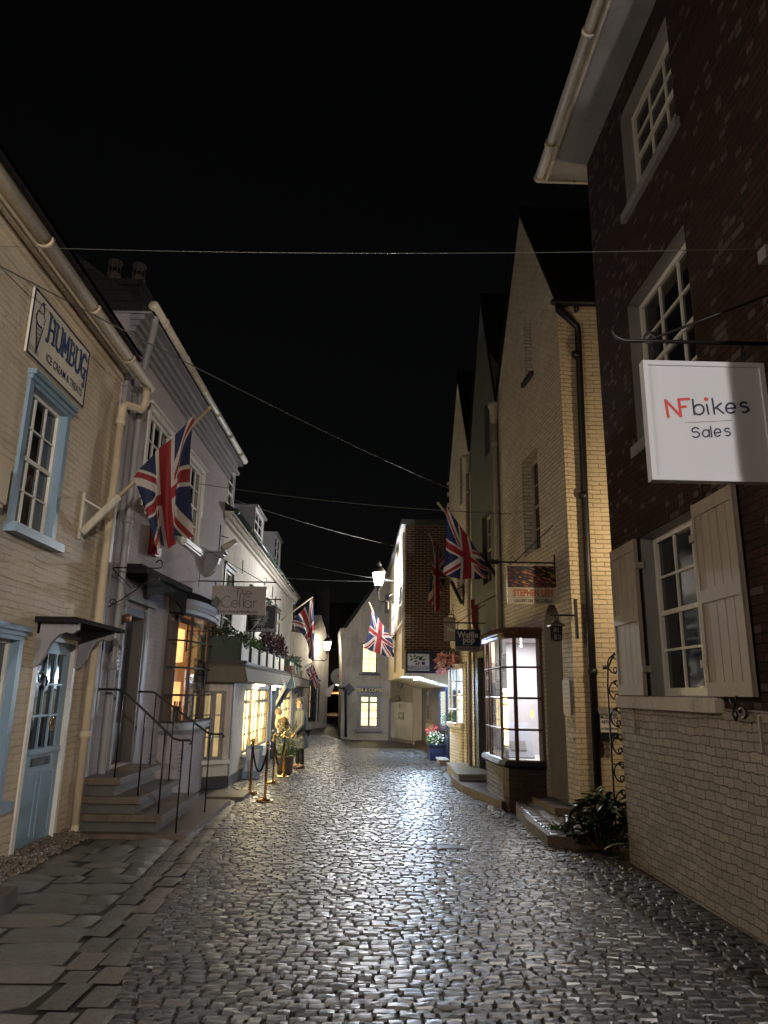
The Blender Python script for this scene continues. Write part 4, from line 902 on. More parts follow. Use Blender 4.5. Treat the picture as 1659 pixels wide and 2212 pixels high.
# two small working spot lights below the fascia
for k, (yy, colr, en) in enumerate(((18.9, (1, .8, .42), 50), (22.3, (.75, .9, 1), 34), (25.0, (1, .8, .45), 36))):
    mb = MB(); mb.fb(FS, s_(yy)-.45, s_(yy)+.45, 1.865, 1.895, .05, .16); t_ = mb.build('canopy_light', M['bulb'] if colr[0] == 1 else M['tube'], EB)
    lamp('AREA', 'canopy_glow', FS.P(s_(yy), 1.85, .14), en, colr, .9, (0, R(-12), 0), .1)
# planters
def panel_balcony(F, u0, u1, n, lab, z0=2.36, hgt=.42, d=.04, mat1='offwhite', grp='white planter boxes along the balcony'):
    out = []
    for i in range(n):
        a = u0+(u1-u0)*i/n; b = a+(u1-u0)/n*.72
        T = thing('planter_box', tuple(F.P((a+b)/2, z0, d-.1)), lab, 'planter', grp)
        mb = MB(); mb.fb(F, a, b, z0, z0+hgt, d-.02, d); mb.fb(F, a, a+.03, z0, z0+hgt, d-.3, d-.021); mb.fb(F, b-.03, b, z0, z0+hgt, d-.3, d-.021); mb.fb(F, a+.03, b-.03, z0, z0+hgt-.05, d-.3, d-.28); mb.fb(F, a+.031, b-.031, z0+.02, z0+.3, d-.27, d-.03)
        mb.build('box', M['greengloss'], T)
        mb = MB(); mb.fb(F, a+.03, b-.03, z0+.03, z0+hgt-.03, d+.001, d+.015); mb.build('panel', M[mat1], T)
        for q in (a+.01, b-.01): mb = MB(); mb.tube([F.P(q, z0, d), F.P(q, z0+hgt+.06, d)], .018, 6); mb.ball(F.P(q, z0+hgt+.085, d), .03, 8, 5); mb.build('finial', M['greengloss'], T, True)
        out.append(T)
    return out
panel_balcony(FS, s_(16.2), s_(24.6), 6, 'white panelled planter box with dark green edges on the balcony')
panel_balcony(FS, s_(25.9), s_(27.5), 2, 'small white panelled planter at the far end of the balcony', grp='planters at the far end of the balcony')
T = thing('planter_box', (-3.2, 15.5, 2.37), 'large dark green planter trough at the near end of the balcony', 'planter')
mb = MB(); mb.fb(FR_, .1, L_+.05, 2.37, 2.86, .05, .09); mb.fb(FR_, .1, L_+.05, 2.37, 2.8, -.3, -.26); mb.fb(FR_, .1, .14, 2.37, 2.84, -.26, .05); mb.fb(FR_, L_, L_+.05, 2.37, 2.84, -.26, .05); mb.fb(FR_, .14, L_, 2.6, 2.75, -.26, .05); mb.build('box', M['greengloss'], T)
mb = MB(); mb.tube([FR_.P(.12, 2.37, .07), FR_.P(.12, 2.95, .07)], .022, 6); mb.ball(FR_.P(.12, 3.0, .07), .045, 8, 5); mb.build('finial', M['greengloss'], T, True)
rl = random.Random(11)
def leaf(mb, c, dr_, L, w, r=rl):
    dr_ = V(dr_).normalized(); s = dr_.cross(V((r.uniform(-1, 1), r.uniform(-1, 1), r.uniform(-.3, 1)))).normalized()*w
    c = V(c); b = c+dr_*L; m_ = c+dr_*L*.5+V((0, 0, L*.08)); n_ = s.cross(dr_).normalized()*w*.3
    mb.add([c, m_+s+n_, b, m_-s+n_, m_-n_*.4], [(0, 1, 4), (1, 2, 4), (2, 3, 4), (3, 0, 4)])
def foliage(mb, c, r, n, L, w, up=.3):
    for i in range(n):
        p = V((rl.gauss(0, .45), rl.gauss(0, .45), rl.gauss(0, .45)))
        if p.length > 1: p.normalize()
        q = V(c)+V((p.x*r[0], p.y*r[1], p.z*r[2])); leaf(mb, q, (p.x+rl.uniform(-.6, .6), p.y+rl.uniform(-.6, .6), p.z+up+rl.uniform(-.5, .5)), L*rl.uniform(.6, 1.3), w*rl.uniform(.6, 1.2))
def plant(name, loc, parts, lab, cat='plant', grp=None, stems=None):
    T = thing(name, loc, lab, cat, grp)
    for nm, mt, cs in parts:
        mb = MB()
        for c, r, n, L, w in cs: foliage(mb, V(loc)+V(c), r, n, L, w)
        mb.build(nm, M[mt], T)
    if stems:
        mb = MB()
        for s in stems: mb.tube([V(loc)+V(q) for q in s], .012, 5)
        mb.build('stem', M['brown'], T)
    return T
for k in range(5):
    yy = 15.7+k*.75; xx = -3.1 if k == 0 else -2.93; zz = 2.84 if k == 0 else 2.74
    plant('balcony_plant', (xx, yy, zz), [('leaves', 'leaf' if k < 2 else 'leaflit', [((0, 0, .08), (.24, .4, .2), 150, .09, .035)]), ('flowers', 'whitepet', [((0, .1, .16), (.22, .36, .2), 34, .05, .03)])], ['green plant with white flowers in the dark trough', 'trailing green plant with white flowers, second along the balcony', 'trailing bright leafed plant, third along the balcony', 'leafy plant with few flowers, fourth along the balcony', 'low leafy plant beside the maroon shrub on the balcony'][k], stems=[[(0, 0, -.1), (0, .1, .2)]])
for k, (c, x0, y0, yy) in enumerate((('o', 1180, 1450, 22.2), ('o', 1380, 1450, 25.2))):
    T = plant('potted_shrub', (-3.05, yy, 2.4), [('leaves', 'leafred', [((0, 0, .55), (.3, .42, .38), 520, .11, .04), ((0, 0, .95), (.18, .28, .25), 260, .11, .035)])], ['dense dark maroon shrub, the nearer one on the balcony', 'spiky maroon shrub, the farther one in a slatted brown tub on the balcony'][k], 'shrub', stems=[[(0, 0, 0), (0, 0, .4), (.04, .03, .9)], [(0, 0, .1), (.06, -.06, .7)]])
    mb = MB(); mb.lathe((-3.0, yy, 2.37), [(.17, 0), (.21, .30), (.23, .30), (.23, .34)], 12)
    mb.build('tub', M['terracotta'] if k == 0 else M['brown'], T)
T = thing('planter_tub', (-2.72, 24.9, 2.36), 'tall brown slatted wooden tub at the balcony corner', 'tub')
mb = MB()
for i in range(7): mb.box((-2.86, 24.7, 2.0+i*.085), (-2.50, 25.2, 2.0+i*.085+.07))
mb.box((-2.82, 24.74, 2.0), (-2.55, 25.16, 2.58)); mb.build('slats', M['brown'], T)
# blue post and folded diagonal brace by the shop door
T = thing('awning_frame', (-2.6, 21.6, -.26), 'folded blue green awning with a diagonal arm over the shop door', 'awning')
mb = MB(); mb.box((-2.62, 21.50, -.26), (-2.54, 21.62, 1.86)); mb.build('post', M['navy'], T)
a = onY('v', 850, 640, 21.6); b = onY('v', 1150, 390, 21.6)
mb = MB(); mb.tube([V((-2.58, 21.7, a.z-.05)), V((b.x+.05, 21.7, b.z-.02))], .06, 4); mb.build('arm', M['darkgrey'], T)
mb = MB(); mb.hexa([(-2.60, 21.4, a.z-.03), (b.x-.02, 21.4, b.z), (b.x-.02, 22.4, b.z), (-2.60, 22.4, a.z-.03), (-2.60, 21.4, a.z+.10), (b.x-.06, 21.4, b.z+.10), (b.x-.06, 22.4, b.z+.10), (-2.60, 22.4, a.z+.10)])
mb.build('cloth', M['signwhite'], T)
mb = MB(); f0 = onY('v', 1190, 100, 21.6); mb.hexa([(b.x-.1, 21.6, b.z-.05), (b.x+.22, 21.6, b.z-.02), (b.x+.2, 22.0, b.z), (b.x-.1, 22.0, b.z), (b.x+.1, 21.7, b.z+.3), (b.x+.13, 21.7, b.z+.3), (b.x+.13, 21.9, b.z+.3), (b.x+.1, 21.9, b.z+.3)]); mb.build('valance', M['blue'], T)
# black downpipe
c0 = onX('c', 1380, 480, -3.35); mb = MB(); mb.tube([(-3.52, 15.0, 2.3), (-3.40, 14.95, 2.25), (-3.38, 14.95, 2.05), (-3.38, 14.95, -.3)], .05, 8); mb.lathe((-3.38, 14.95, 2.0), [(.05, 0), (.09, .05), (.09, .2), (.05, .22)], 10); tag(mb.build('downpipe', M['black'], None, True), 'black downpipe where the grey house meets the white shop', 'downpipe')

# ---- hanging signs on the left
def hang_sign(P, Xw, Y, x0, x1, z0, z1, bar_z, bar_x, mat, lab, th=.03, edge=None, n=-1, brace=None, name='hanging_sign', chain=True):
    """board square to the wall, hung from an iron bar that reaches to the wall at Xw"""
    T = thing(name, ((x0+x1)/2, Y, z0), lab, 'sign')
    mb = MB(); mb.box((x0, Y-th/2, z0), (x1, Y+th/2, z1)); o = mb.build('board', M[mat], T)
    S = Sg(((x0+x1)/2, Y-th/2, (z0+z1)/2), (1, 0, 0), (0, -1, 0))
    mb = MB(); mb.tube([(Xw, Y, bar_z), (bar_x, Y, bar_z)], .014, 8); mb.box((Xw-.01, Y-.03, bar_z-.14), (Xw+.012, Y+.03, bar_z+.14))
    mb.tube([(bar_x, Y, bar_z), (bar_x+(.03 if bar_x > Xw else -.03), Y, bar_z+.0)], .022, 8)
    sgn = 1 if bar_x > Xw else -1
    if brace: mb.tube([(Xw, Y, bar_z+brace), (bar_x-.25*sgn, Y, bar_z)], .008, 6)
    mb.tube([(bar_x-.22*sgn+.04*math.cos(t), Y, bar_z+.045+.045*math.sin(t)) for t in [i*.6-1.5 for i in range(8)]], .006, 5)
    mb.build('bracket', M['iron'], T, True)
    for q in (x0+.06, x1-.06):
        mb = MB(); mb.tube([(q, Y, bar_z), (q, Y, z1-.01)], .006, 5); mb.tube([(q+.02*math.cos(t), Y, bar_z-.035+.022*math.sin(t)) for t in [i*.785 for i in range(9)]], .004, 5)
        mb.build('hook', M['iron'], T)
    if edge:
        e = MB(); w, h = (x1-x0)/2, (z1-z0)/2; ew_ = .012
        for q in ((-w+.02, -w+.02+ew_, -h+.02, h-.02), (w-.02-ew_, w-.02, -h+.02, h-.02), (-w+.032, w-.032, h-.032, h-.02), (-w+.032, w-.032, -h+.02, -h+.032)): e.quad(S.P(q[0], q[2], .003), S.P(q[1], q[2], .003), S.P(q[1], q[3], .003), S.P(q[0], q[3], .003))
        e.build('border', M[edge], T)
    return T, S
Yc = 15.35
A = onY('o', 285, 390, Yc); B = onY('o', 1050, 820, Yc); barp = onY('o', 1190, 350, Yc)
T, S = hang_sign(None, -3.66, Yc, A.x, B.x, B.z, A.z, barp.z+.01, barp.x, 'signgrey', 'mauve grey hanging sign with thin black lettering and a bottle drawn into it', brace=.75)
w, h = (B.x-A.x)/2, (A.z-B.z)/2; mb = MB(); lw = .014
def pen(pts, k=1): mb.stroke(S, [(x_*w, y_*h) for x_, y_ in pts], lw*k)
def penc(cx, cy, r, a0, a1): mb.stroke(S, arc(cx*w, cy*h, r*w, a0, a1, 20), lw)
pen([(-.13, .82), (.05, .82)]); pen([(-.05, .82), (-.06, .27)])
penc(.34, .44, .105, 0, 315); pen([(.24, .44), (.445, .44)])
penc(-.43, -.13, .20, 48, 312); penc(-.14, -.26, .13, 0, 315); pen([(-.27, -.26), (-.01, -.26)])
pen([(.03, -.50), (.04, .38)]); pen([(.18, -.50), (.18, .38)]); penc(.11, .38, .072, 0, 180); pen([(.11, .52), (.112, .82)])
penc(.335, -.26, .13, 0, 360); pen([(.465, -.02), (.465, -.50)]); pen([(.55, -.02), (.55, -.50)]); penc(.64, -.19, .085, 75, 170)
mb.build('lettering', M['ink'], T)
text('Tasting House & Wine Merchant', S, -.0, -.80*h, .078, M['ink'], T, bold=.02, xs=.82)
Ye = 18.2
A = onY('o', 790, 660, Ye); B = onY('o', 1175, 1065, Ye); barp = onY('o', 1230, 592, Ye)
T, S = hang_sign(None, -3.63, Ye, A.x, B.x+.05, B.z, A.z, barp.z, barp.x+.05, 'slatecol', 'dark green hanging sign with a white flower head drawing, behind the grey sign', edge='inkwhite')
w, h = (B.x+.05-A.x)/2, (A.z-B.z)/2; mb = MB(); cxx, cyy = -.15*w, -.12*h
mb.stroke(S, [(-.66*w, -.92*h), (-.35*w, -.5*h), (cxx, cyy)], .022)
for i in range(11):
    a = i*33; r_ = .17+.03*(i % 2); q = (cxx+r_*math.cos(R(a)), cyy+r_*math.sin(R(a))+.06); mb.stroke(S, [(cxx, cyy), q], .006)
    for j in range(7): aa = a+j*51; p2 = (q[0]+.05*math.cos(R(aa)), q[1]+.05*math.sin(R(aa))); mb.stroke(S, [q, p2], .004); mb.stroke(S, [p2, (p2[0]+.001, p2[1]+.001)], .018)
mb.build('flower_drawing', M['inkwhite'], T)
text('the Elderflower', S, .30*w, -.80*h, .085, M['inkwhite'], T, xs=.85)
bk = onY('o', 165, 915, 16.5); scroll_bracket(V((-3.62, 14.6, 2.75)), (1, 0, 0), .62, .5, 'black scrolled iron bracket with no sign under the grey hanging sign')

# ---- far left buildings and lane
FL2 = Fr((-3.3, 34.7), (-1.98, 38.2)); 
FB2 = thing('rendered_house', (-3, 36, 0), 'plain white house with a steep gable, lit by a wall lamp, far left', 'house')
wall('wall', FL2, [(-1.5, -.6), (FL2.L, -.6), (FL2.L, 3.2), FL2.px('e', 205, 960), FL2.px('e', 180, 830), FL2.px('e', 142, 712), FL2.px('e', 100, 800), FL2.px('e', 20, 880), (-1.5, FL2.px('e', 20, 880)[1])], [rect(1.5, 2.6, .3, 2.2)], M['greyrender'], FB2, .12, 3.0)
sash(FL2, 1.5, 2.6, .3, 2.2, 2, 4, FB2, fm='darkgrey', surround='darkgrey', sw=.06)
mb = MB(); mb.quad(FL2.P(1.75, .5, -.12), FL2.P(1.9, .5, -.12), FL2.P(1.9, 2.0, -.12), FL2.P(1.75, 2.0, -.12)); mb.build('painted_reflection', M['slit'], FB2)  # glowing strip drawn as a reflection in the dark window
mb = MB(); cq = onY('e', 150, 600, 41); mb.box((cq.x-.5, 41, 3), (cq.x+.45, 41.8, onY('e', 150, 470, 41).z)); mb.build('chimney', M['slate'], FB2)
FM = Fr((-2.8, 27.7), (-2.95, 34.6))
w_ = wall('far_shop_wall', FM, [(0, -.5), (FM.L, -.4), (FM.L, 2.0), (0, 2.0)], [rect(.3, 1.1, -.4, 1.7), rect(1.6, 3.4, .3, 1.7), rect(4.2, 5.2, -.3, 1.75)], M['greypaint'], EB, .12, .2)
sash(FM, .3, 1.1, -.4, 1.7, 1, 3, EB, fm='taupe', meet=False, name='far_door'); sash(FM, 4.2, 5.2, -.3, 1.75, 2, 4, EB, fm='darkgrey', name='far_window')
w_ = shopwin(FM, 1.6, 3.4, .3, 1.7, 2, 'creamroom', EB, rows=3, trans=0)
mb = MB(); mb.prism([FM.P(0, z, q) for q, z in prof], FM.t*FM.L); fm_ = mb.build('far_balcony', M['taupe'], EB)
panel_balcony(FM, .4, 5.4, 6, 'white panelled planter on the farther balcony', z0=2.3, grp='planters on the farther balcony')
plant('balcony_plant', (-2.95, 29.2, 2.75), [('leaves', 'leaf', [((0, 0, .1), (.3, .6, .25), 160, .12, .04)])], 'arching green plant on the farther balcony', stems=[[(0, 0, -.1), (.3, .2, .35), (.45, .3, .2)]])
# lane: dark buildings beyond, glowing wall, lamp, round sign, car
DB = thing('dark_building', (-3, 62, 1), 'unlit dark building far up the lane behind the white gable', 'building')
mb = MB(); mb.box((-9, 60, 0), (3, 66, 9)); mb.build('wall', M['slate'], DB); 
mb = MB(); q = onY('n', 1090, 960, 59.9); q2 = onY('n', 1275, 830, 59.9); mb.hexa([(q.x, 59.9, q.z), (q2.x, 59.9, q.z), (q2.x, 59.95, q.z), (q.x, 59.95, q.z), (q.x, 59.9, q2.z), (q2.x, 59.9, q2.z), (q2.x, 59.95, q2.z), (q.x, 59.95, q2.z)]); mb.build('lit_window', M['warmroom'], DB)
DB2 = thing('dark_building', (-5, 44, 0), 'dark unlit building on the left of the lane', 'building'); mb = MB(); mb.box((-7.5, 39, -.4), (-2.9, 52, 7)); mb.build('wall', M['slate'], DB2)
c = onY('n', 1232, 605, 41); mb = MB(); mb.lathe((c.x, 41, c.z), [(.0, 0), (.44, 0), (.45, .03), (.44, .06), (0, .06)], 24, V((0, -1, 0))); rs_ = mb.build('round_sign', M['signgrey'], None); tag(rs_, 'round pale hanging sign with a small red heart up the lane', 'sign')
mb = MB(); S = Sg((c.x, 40.94, c.z), (1, 0, 0), (0, -1, 0)); mb.stroke(S, [(-.06, .05), (0, -.06), (.06, .05)], .09); mb.build('heart', M['inkred'], rs_)
mb = MB(); mb.tube([(c.x+.9, 41.05, c.z+.5), (c.x, 41.05, c.z+.5), (c.x, 41.05, c.z+.4)], .02, 6); mb.build('bracket', M['iron'], rs_)
# parked car in the lane
cy_ = 50; c = onY('n', 1175, 1130, cy_); gzc = gz(c.x, cy_)
CR = thing('parked_car', (c.x, cy_, gzc), 'dark car parked nose down the lane with a glinting headlamp', 'car')
mb = MB(); sec = [(-.85, .3), (-.88, .75), (-.8, .95), (-.62, 1.4), (-.5, 1.48), (.5, 1.48), (.62, 1.4), (.8, .95), (.88, .75), (.85, .3)]
def carsec(k, top): return [V((c.x+x_*k, 0, gzc+min(z_, top))) for x_, z_ in sec]
rs = []
for yy, k, top in ((-2.1, .8, .7), (-2.0, .95, .8), (-1.0, 1, .98), (-.3, 1, 1.5), (1.2, 1, 1.5), (1.9, 1, 1.0), (2.1, .9, .9)):
    rs.append([q+V((0, cy_+yy, 0)) for q in carsec(k, top)])
mb.rings(rs); mb.build('body', M['carpaint'], CR, True)
for sx in (-1, 1):
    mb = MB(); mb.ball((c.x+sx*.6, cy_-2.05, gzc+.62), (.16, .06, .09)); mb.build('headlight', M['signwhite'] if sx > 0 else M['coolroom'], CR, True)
    for yy in (-1.3, 1.3): mb = MB(); mb.lathe((c.x+sx*.72, cy_+yy, gzc+.31), [(0, 0), (.3, 0), (.31, .05), (.31, .15), (.3, .2), (0, .2)], 16, V((sx, 0, 0))); mb.build('wheel', M['black'], CR, True)
mb = MB(); mb.add([(c.x-.6, cy_-1.02, gzc+1.0), (c.x+.6, cy_-1.02, gzc+1.0), (c.x+.5, cy_-.42, gzc+1.42), (c.x-.5, cy_-.42, gzc+1.42)], [(0, 1, 2, 3)]); mb.build('windscreen', M['dimpane'], CR)

# ---- street lamps
def lantern(loc, wallp, lab, s=1.0, en=900, col=(1, .95, .85), rad=.07, grp='street lamps on wall brackets', vis=True):
    L = V(loc); T = thing('street_lamp', tuple(L), lab, 'street lamp', grp)
    mb = MB(); r0, r1, hh = .105*s, .175*s, .36*s
    rs = [[L+V((r*math.cos(R(45+60*j)), r*math.sin(R(45+60*j)), z)) for j in range(6)] for r, z in ((r0, 0), (r1, hh))]
    mb.rings(rs, cap=False); mb.build('glass', M['lampglass'], T)
    mb = MB(); mb.lathe(L, [(r1*1.12, hh), (r1*1.12, hh+.025*s), (r1*.75, hh+.13*s), (.06*s, hh+.18*s), (.06*s, hh+.21*s), (.085*s, hh+.22*s), (.02*s, hh+.30*s), (.03*s, hh+.33*s), (.004, hh+.36*s)], 12)
    mb.build('cap', M['black'], T, True)
    mb = MB()
    for j in range(6): a, b = rs[0][j], rs[1][j]; mb.tube([a, b], .008*s, 4)
    mb.lathe(L, [(.03*s, -.16*s), (.05*s, -.12*s), (.03*s, -.08*s), (r0*1.05, -.02*s), (r0*1.05, 0)], 10); mb.build('frame', M['black'], T)
    mb = MB(); W = V(wallp); b0 = L+V((0, 0, -.14*s)); b1 = L+V((0, 0, -.42*s)); d_ = (W-b1); d_.z = 0
    mb.tube([b0, b1+V((0, 0, .08*s)), b1+d_*.06, b1+d_*.2+V((0, 0, -.03)), V((W.x, W.y, b1.z-.03))], .02*s, 8)
    mb.tube([b1+d_*.3, V((W.x, W.y, b1.z+.32*s))], .011*s, 6); mb.lathe(V((W.x, W.y, b1.z-.03)), [(.05, 0), (.06, .02), (.03, .05)], 10, (-d_).normalized())
    mb.build('bracket', M['iron'], T, True)
    lamp('POINT', 'lantern_light', L+V((0, 0, .17*s)), en, col, rad)
    return T
YL = 24.6
lc = onY('e', 642, 455, YL)
jw = V((1.03, YL+.6, 0))
lantern((lc.x, YL, lc.z), (1.05, YL, 0), 'large lit lantern street lamp on a bracket over the middle of the street', 1.25, 660, (.92, .95, 1))
l2 = onY('e', 195, 1018, 36.3)
lantern((l2.x, 36.3, l2.z), (-2.72, 36.6, 0), 'lit lantern street lamp on the white gabled house at the far left', 1.15, 75, (1, .97, .85))
l3 = onY('n', 1215, 730, 55)
lantern((l3.x, 55, l3.z), (l3.x-1, 55.3, 0), 'tiny lit lantern far up the lane beneath the round sign', 1.2, 90, (1, .75, .4))
mb = MB(); q = onY('n', 1105, 800, 38); mb.prism([(q.x-.28, 38, q.z-.3), (q.x+.02, 38, q.z-.35), (q.x+.25, 38, q.z+.35), (q.x-.2, 38, q.z+.05)], (0, .04, 0)); tag(mb.build('banner', M['signgrey']), 'small pale pointed banner at the mouth of the lane', 'banner')

# ---- house closing the street
FC = Fr((-1.12, 34.7), (1.6, 34.9)); CB = thing('rendered_house', (0, 34.8, -.4), 'white rendered gabled house with one lit window, closing the end of the street', 'house')
def cpx(c, x, y): return FC.px(c, x, y)
wn = [cpx('q', 650, 1740), cpx('q', 1030, 1180)]; wn2 = [cpx('q', 722, 825), cpx('q', 975, 470)]; wn2[1] = (wn2[1][0], wn2[1][1]+.35)
k0 = cpx('q', 375, 100); k1 = cpx('q', 475, 95); ap = cpx('e', 650, 520)
wall('wall', FC, [(0, -.8), (4.6, -.8), (4.6, 5.0), (3.0, 9.0), k1, k0, (-.03, 3.0)], [rect(wn[0][0]+.12, wn[1][0]-.12, wn[0][1]+.1, wn[1][1]-.08), rect(wn2[0][0], wn2[1][0], wn2[0][1], wn2[1][1])], M['greyrender'], CB, .15, 4.0)
w_ = shopwin(FC, wn[0][0]+.12, wn[1][0]-.12, wn[0][1]+.1, wn[1][1]-.08, 2, 'creamroom', CB, fm='greypaint', trans=.28, rows=3, cols=1, d=-.03)
mb = MB(); a, b = wn[0][0], wn[1][0]; z0, z1 = wn[0][1], wn[1][1]
for q in ((a, a+.12, z0, z1), (b-.12, b, z0, z1)): mb.fb(FC, *q, 0, .06)
mb.fb(FC, a-.02, b+.02, z1-.05, z1+.04, 0, .12); mb.fb(FC, a-.1, b+.1, z0-.12, z0+.02, 0, .14); mb.fb(FC, a-.05, b+.05, z1+.05, z1+.33, 0, .10); mb.fb(FC, a-.09, b+.09, z1+.33, z1+.39, 0, .15); mb.build('window_surround', M['greypaint'], CB)
mb = MB(); mb.fb(FC, a+.03, b-.03, z1+.09, z1+.29, .101, .11); fb_ = mb.build('fascia_board', M['black'], CB)
text('TEA & COFFEE', Sg(FC.P((a+b)/2, z1+.19, .111), FC.t, FC.n), 0, 0, .21, M['gold'], CB, bold=.03, xs=.95, name='fascia_lettering')
mb = MB(); a, b = wn2[0][0], wn2[1][0]; z0, z1 = wn2[0][1], wn2[1][1]
shopwin(FC, a, b, z0, z1, 1, 'creamroom', CB, fm='darkgrey', trans=0, rows=2, cols=2, d=-.06)
mb.fb(FC, a-.14, b+.14, z0-.08, z0, 0, .12); mb.build('sill', M['darkgrey'], CB)
mb = MB(); q = cpx('q', 925, 740); mb.ball(FC.P(q[0], q[1], -.25), .09); mb.fb(FC, a+.03, a+.24, z0+.1, z0+.75, -.28, -.2); mb.build('room_lamp', M['bulb'], CB)
wt = [cpx('e', 697, 695), cpx('e', 740, 590)]; mb = MB(); mb.fb(FC, wt[0][0], wt[0][0]+.8, wt[0][1], wt[0][1]+.9, .0, .03); mb.build('attic_window', M['darkgrey'], CB)
mb = MB(); mb.fb(FC, wt[0][0]+.15, wt[0][0]+.35, wt[0][1]+.2, wt[0][1]+.55, .03, .04); mb.build('lit_pane', M['creamroom'], CB)
mb = MB(); mb.prism([FC.P(k1[0]-.1, k1[1]-.05, .1), FC.P(3.0, 9.05, .1), FC.P(3.0, 9.2, .1), FC.P(k1[0]-.15, k1[1]+.08, .1)], FC.n*-4.2); mb.build('roof', M['slate'], CB)
p0 = cpx('q', 410, 1080); p1 = cpx('q', 460, 1110); p2 = cpx('q', 460, 1890)
mb = MB(); mb.tube([FC.P(p0[0]-.15, p0[1]+.02, .0), FC.P(p0[0]+.1, p0[1], .08), FC.P(p1[0], p1[1]-.05, .08), FC.P(p2[0], p2[1]+.05, .08)], .055, 8); mb.build('downpipe', M['black'], CB, True)
q = cpx('q', 510, 1098); mb = MB(); mb.prism([FC.P(q[0]-.3, q[1], .0), FC.P(q[0], q[1]-.3, .0), FC.P(q[0]+.3, q[1], .0), FC.P(q[0], q[1]+.3, .0)], FC.n*.04); tag(mb.build('wall_plate', M['black']), 'black diamond shaped plate on the white end wall beside the downpipe', 'wall plate')
# white gate and the wall beside it
GW = thing('boundary_wall', (1.8, 34, -.4), 'white wall with a tall white boarded gate between the end house and the jettied building', 'wall')
FW2 = Fr((1.12, 34.9), (2.15, 32.2)); L2 = FW2.L
wall('wall', FW2, [(-.4, -.8), (L2+.6, -.8), (L2+.6, 5.0), (-.4, 5.0)], [], M['greyrender'], GW, .1, .3, d=-.02)
def g2px(x, y): return FW2.px('q', x, y)
ga = FW2.px('e', 750, 1805); gb = FW2.px('e', 945, 1475)
mb = MB(); mb.fb(FW2, ga[0], gb[0], -.27, gb[1], .0, .05)
for k in range(5): u_ = ga[0]+(gb[0]-ga[0])*k/5; mb.fb(FW2, u_, u_+.015, -.27, gb[1], .05, .058)
gt = mb.build('gate', M['white'], GW)
mb = MB(); mb.fb(FW2, ga[0], ga[0]+.1, -.27, gb[1]+.03, .05, .09); mb.fb(FW2, ga[0]-.12, ga[0]-.01, -.5, gb[1]+.05, 0, .08); mb.build('gate_post', M['greypaint'], gt)
n1 = FW2.px('e', 850, 1580); mb = MB(); mb.fb(FW2, n1[0]-.3, n1[0]+.3, n1[1]-.2, n1[1]+.12, .06, .075); nb = mb.build('notice', M['navy']); tag(nb, 'dark blue notice on the white gate, below the white notice', 'notice')
mb = MB(); mb.fb(FW2, n1[0]-.2, n1[0]+.2, n1[1]-.03, n1[1]+.01, .076, .08); mb.fb(FW2, n1[0]-.1, n1[0]+.1, n1[1]-.10, n1[1]-.07, .076, .08); mb.build('lettering', M['inkwhite'], nb)
mb = MB(); mb.fb(FW2, n1[0]-.3, n1[0]+.3, n1[1]+.2, n1[1]+.55, .06, .075); nb = mb.build('notice', M['white']); tag(nb, 'white notice on the white gate, above the dark blue one', 'notice')
mb = MB(); mb.fb(FW2, n1[0]-.18, n1[0]-.06, n1[1]+.28, n1[1]+.48, .076, .08); mb.fb(FW2, n1[0]+.0, n1[0]+.22, n1[1]+.40, n1[1]+.43, .076, .08); mb.fb(FW2, n1[0]+.0, n1[0]+.2, n1[1]+.32, n1[1]+.34, .076, .08); mb.build('lettering', M['darkgrey'], nb)
vv = FW2.px('e', 832, 1305); mb = MB(); c = FW2.P(vv[0], vv[1], .02); mb.lathe(c, [(0, 0), (.25, 0), (.25, .04), (.2, .05), (.18, .03), (.08, .03), (.07, .05), (0, .05)], 20, FW2.n); tag(mb.build('round_vent', M['greypaint']), 'round vent high on the wall over the white gate', 'vent')
mb = MB(); a = FW2.px('e', 780, 1445); b = FW2.px('e', 855, 1432); mb.tube([FW2.P(a[0], a[1], .25), FW2.P(b[0], b[1]+.1, .25), FW2.P(b[0]-.05, b[1]-.1, .1), FW2.P(a[0], a[1]-.12, .1), FW2.P(a[0], a[1], .25)], .02, 5); tag(mb.build('wall_basket', M['iron']), 'small empty black iron frame fixed above the white gate', 'basket')
# ================================================================== RIGHT SIDE
# ---- red brick house, nearest
FD = Fr((3.13, -5), (3.13, 8.93), True); q_ = lambda y: y+5
DBk = thing('brick_house', (3.13, 5, 0), 'tall dark red brick house with taupe shutters and a whitewashed base, nearest on the right', 'house')
def kx(c, x, y): return FD.px(c, x, y)
gA = kx('k', 520, 400)[0]; gB = kx('k', 900, 400)[0]; gz0, gz1 = 1.76, 3.52
uA = kx('j', 560, 250)[0]; uB = kx('D', 1478, 500)[0]; uz0, uz1 = 4.62, 6.42
tA = kx('D', 1345, 330)[0]; tB = kx('D', 1440, 60)[0]; tz0, tz1 = 7.62, 9.0
holes = [rect(gB, gA, gz0, gz1), rect(uB, uA, uz0, uz1), rect(tB, tA, tz0, tz1)]
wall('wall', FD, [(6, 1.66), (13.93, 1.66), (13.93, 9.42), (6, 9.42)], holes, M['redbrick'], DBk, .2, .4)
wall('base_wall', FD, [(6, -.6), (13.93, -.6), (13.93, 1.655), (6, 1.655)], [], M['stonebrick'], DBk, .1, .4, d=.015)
mb = MB(); mb.box((3.535, 8.45, -.6), (8, 8.90, 9.4)); mb.box((3.535, 1.02, -.6), (8, 1.4, 9.4)); mb.build('flank_wall', M['redbrick'], DBk)
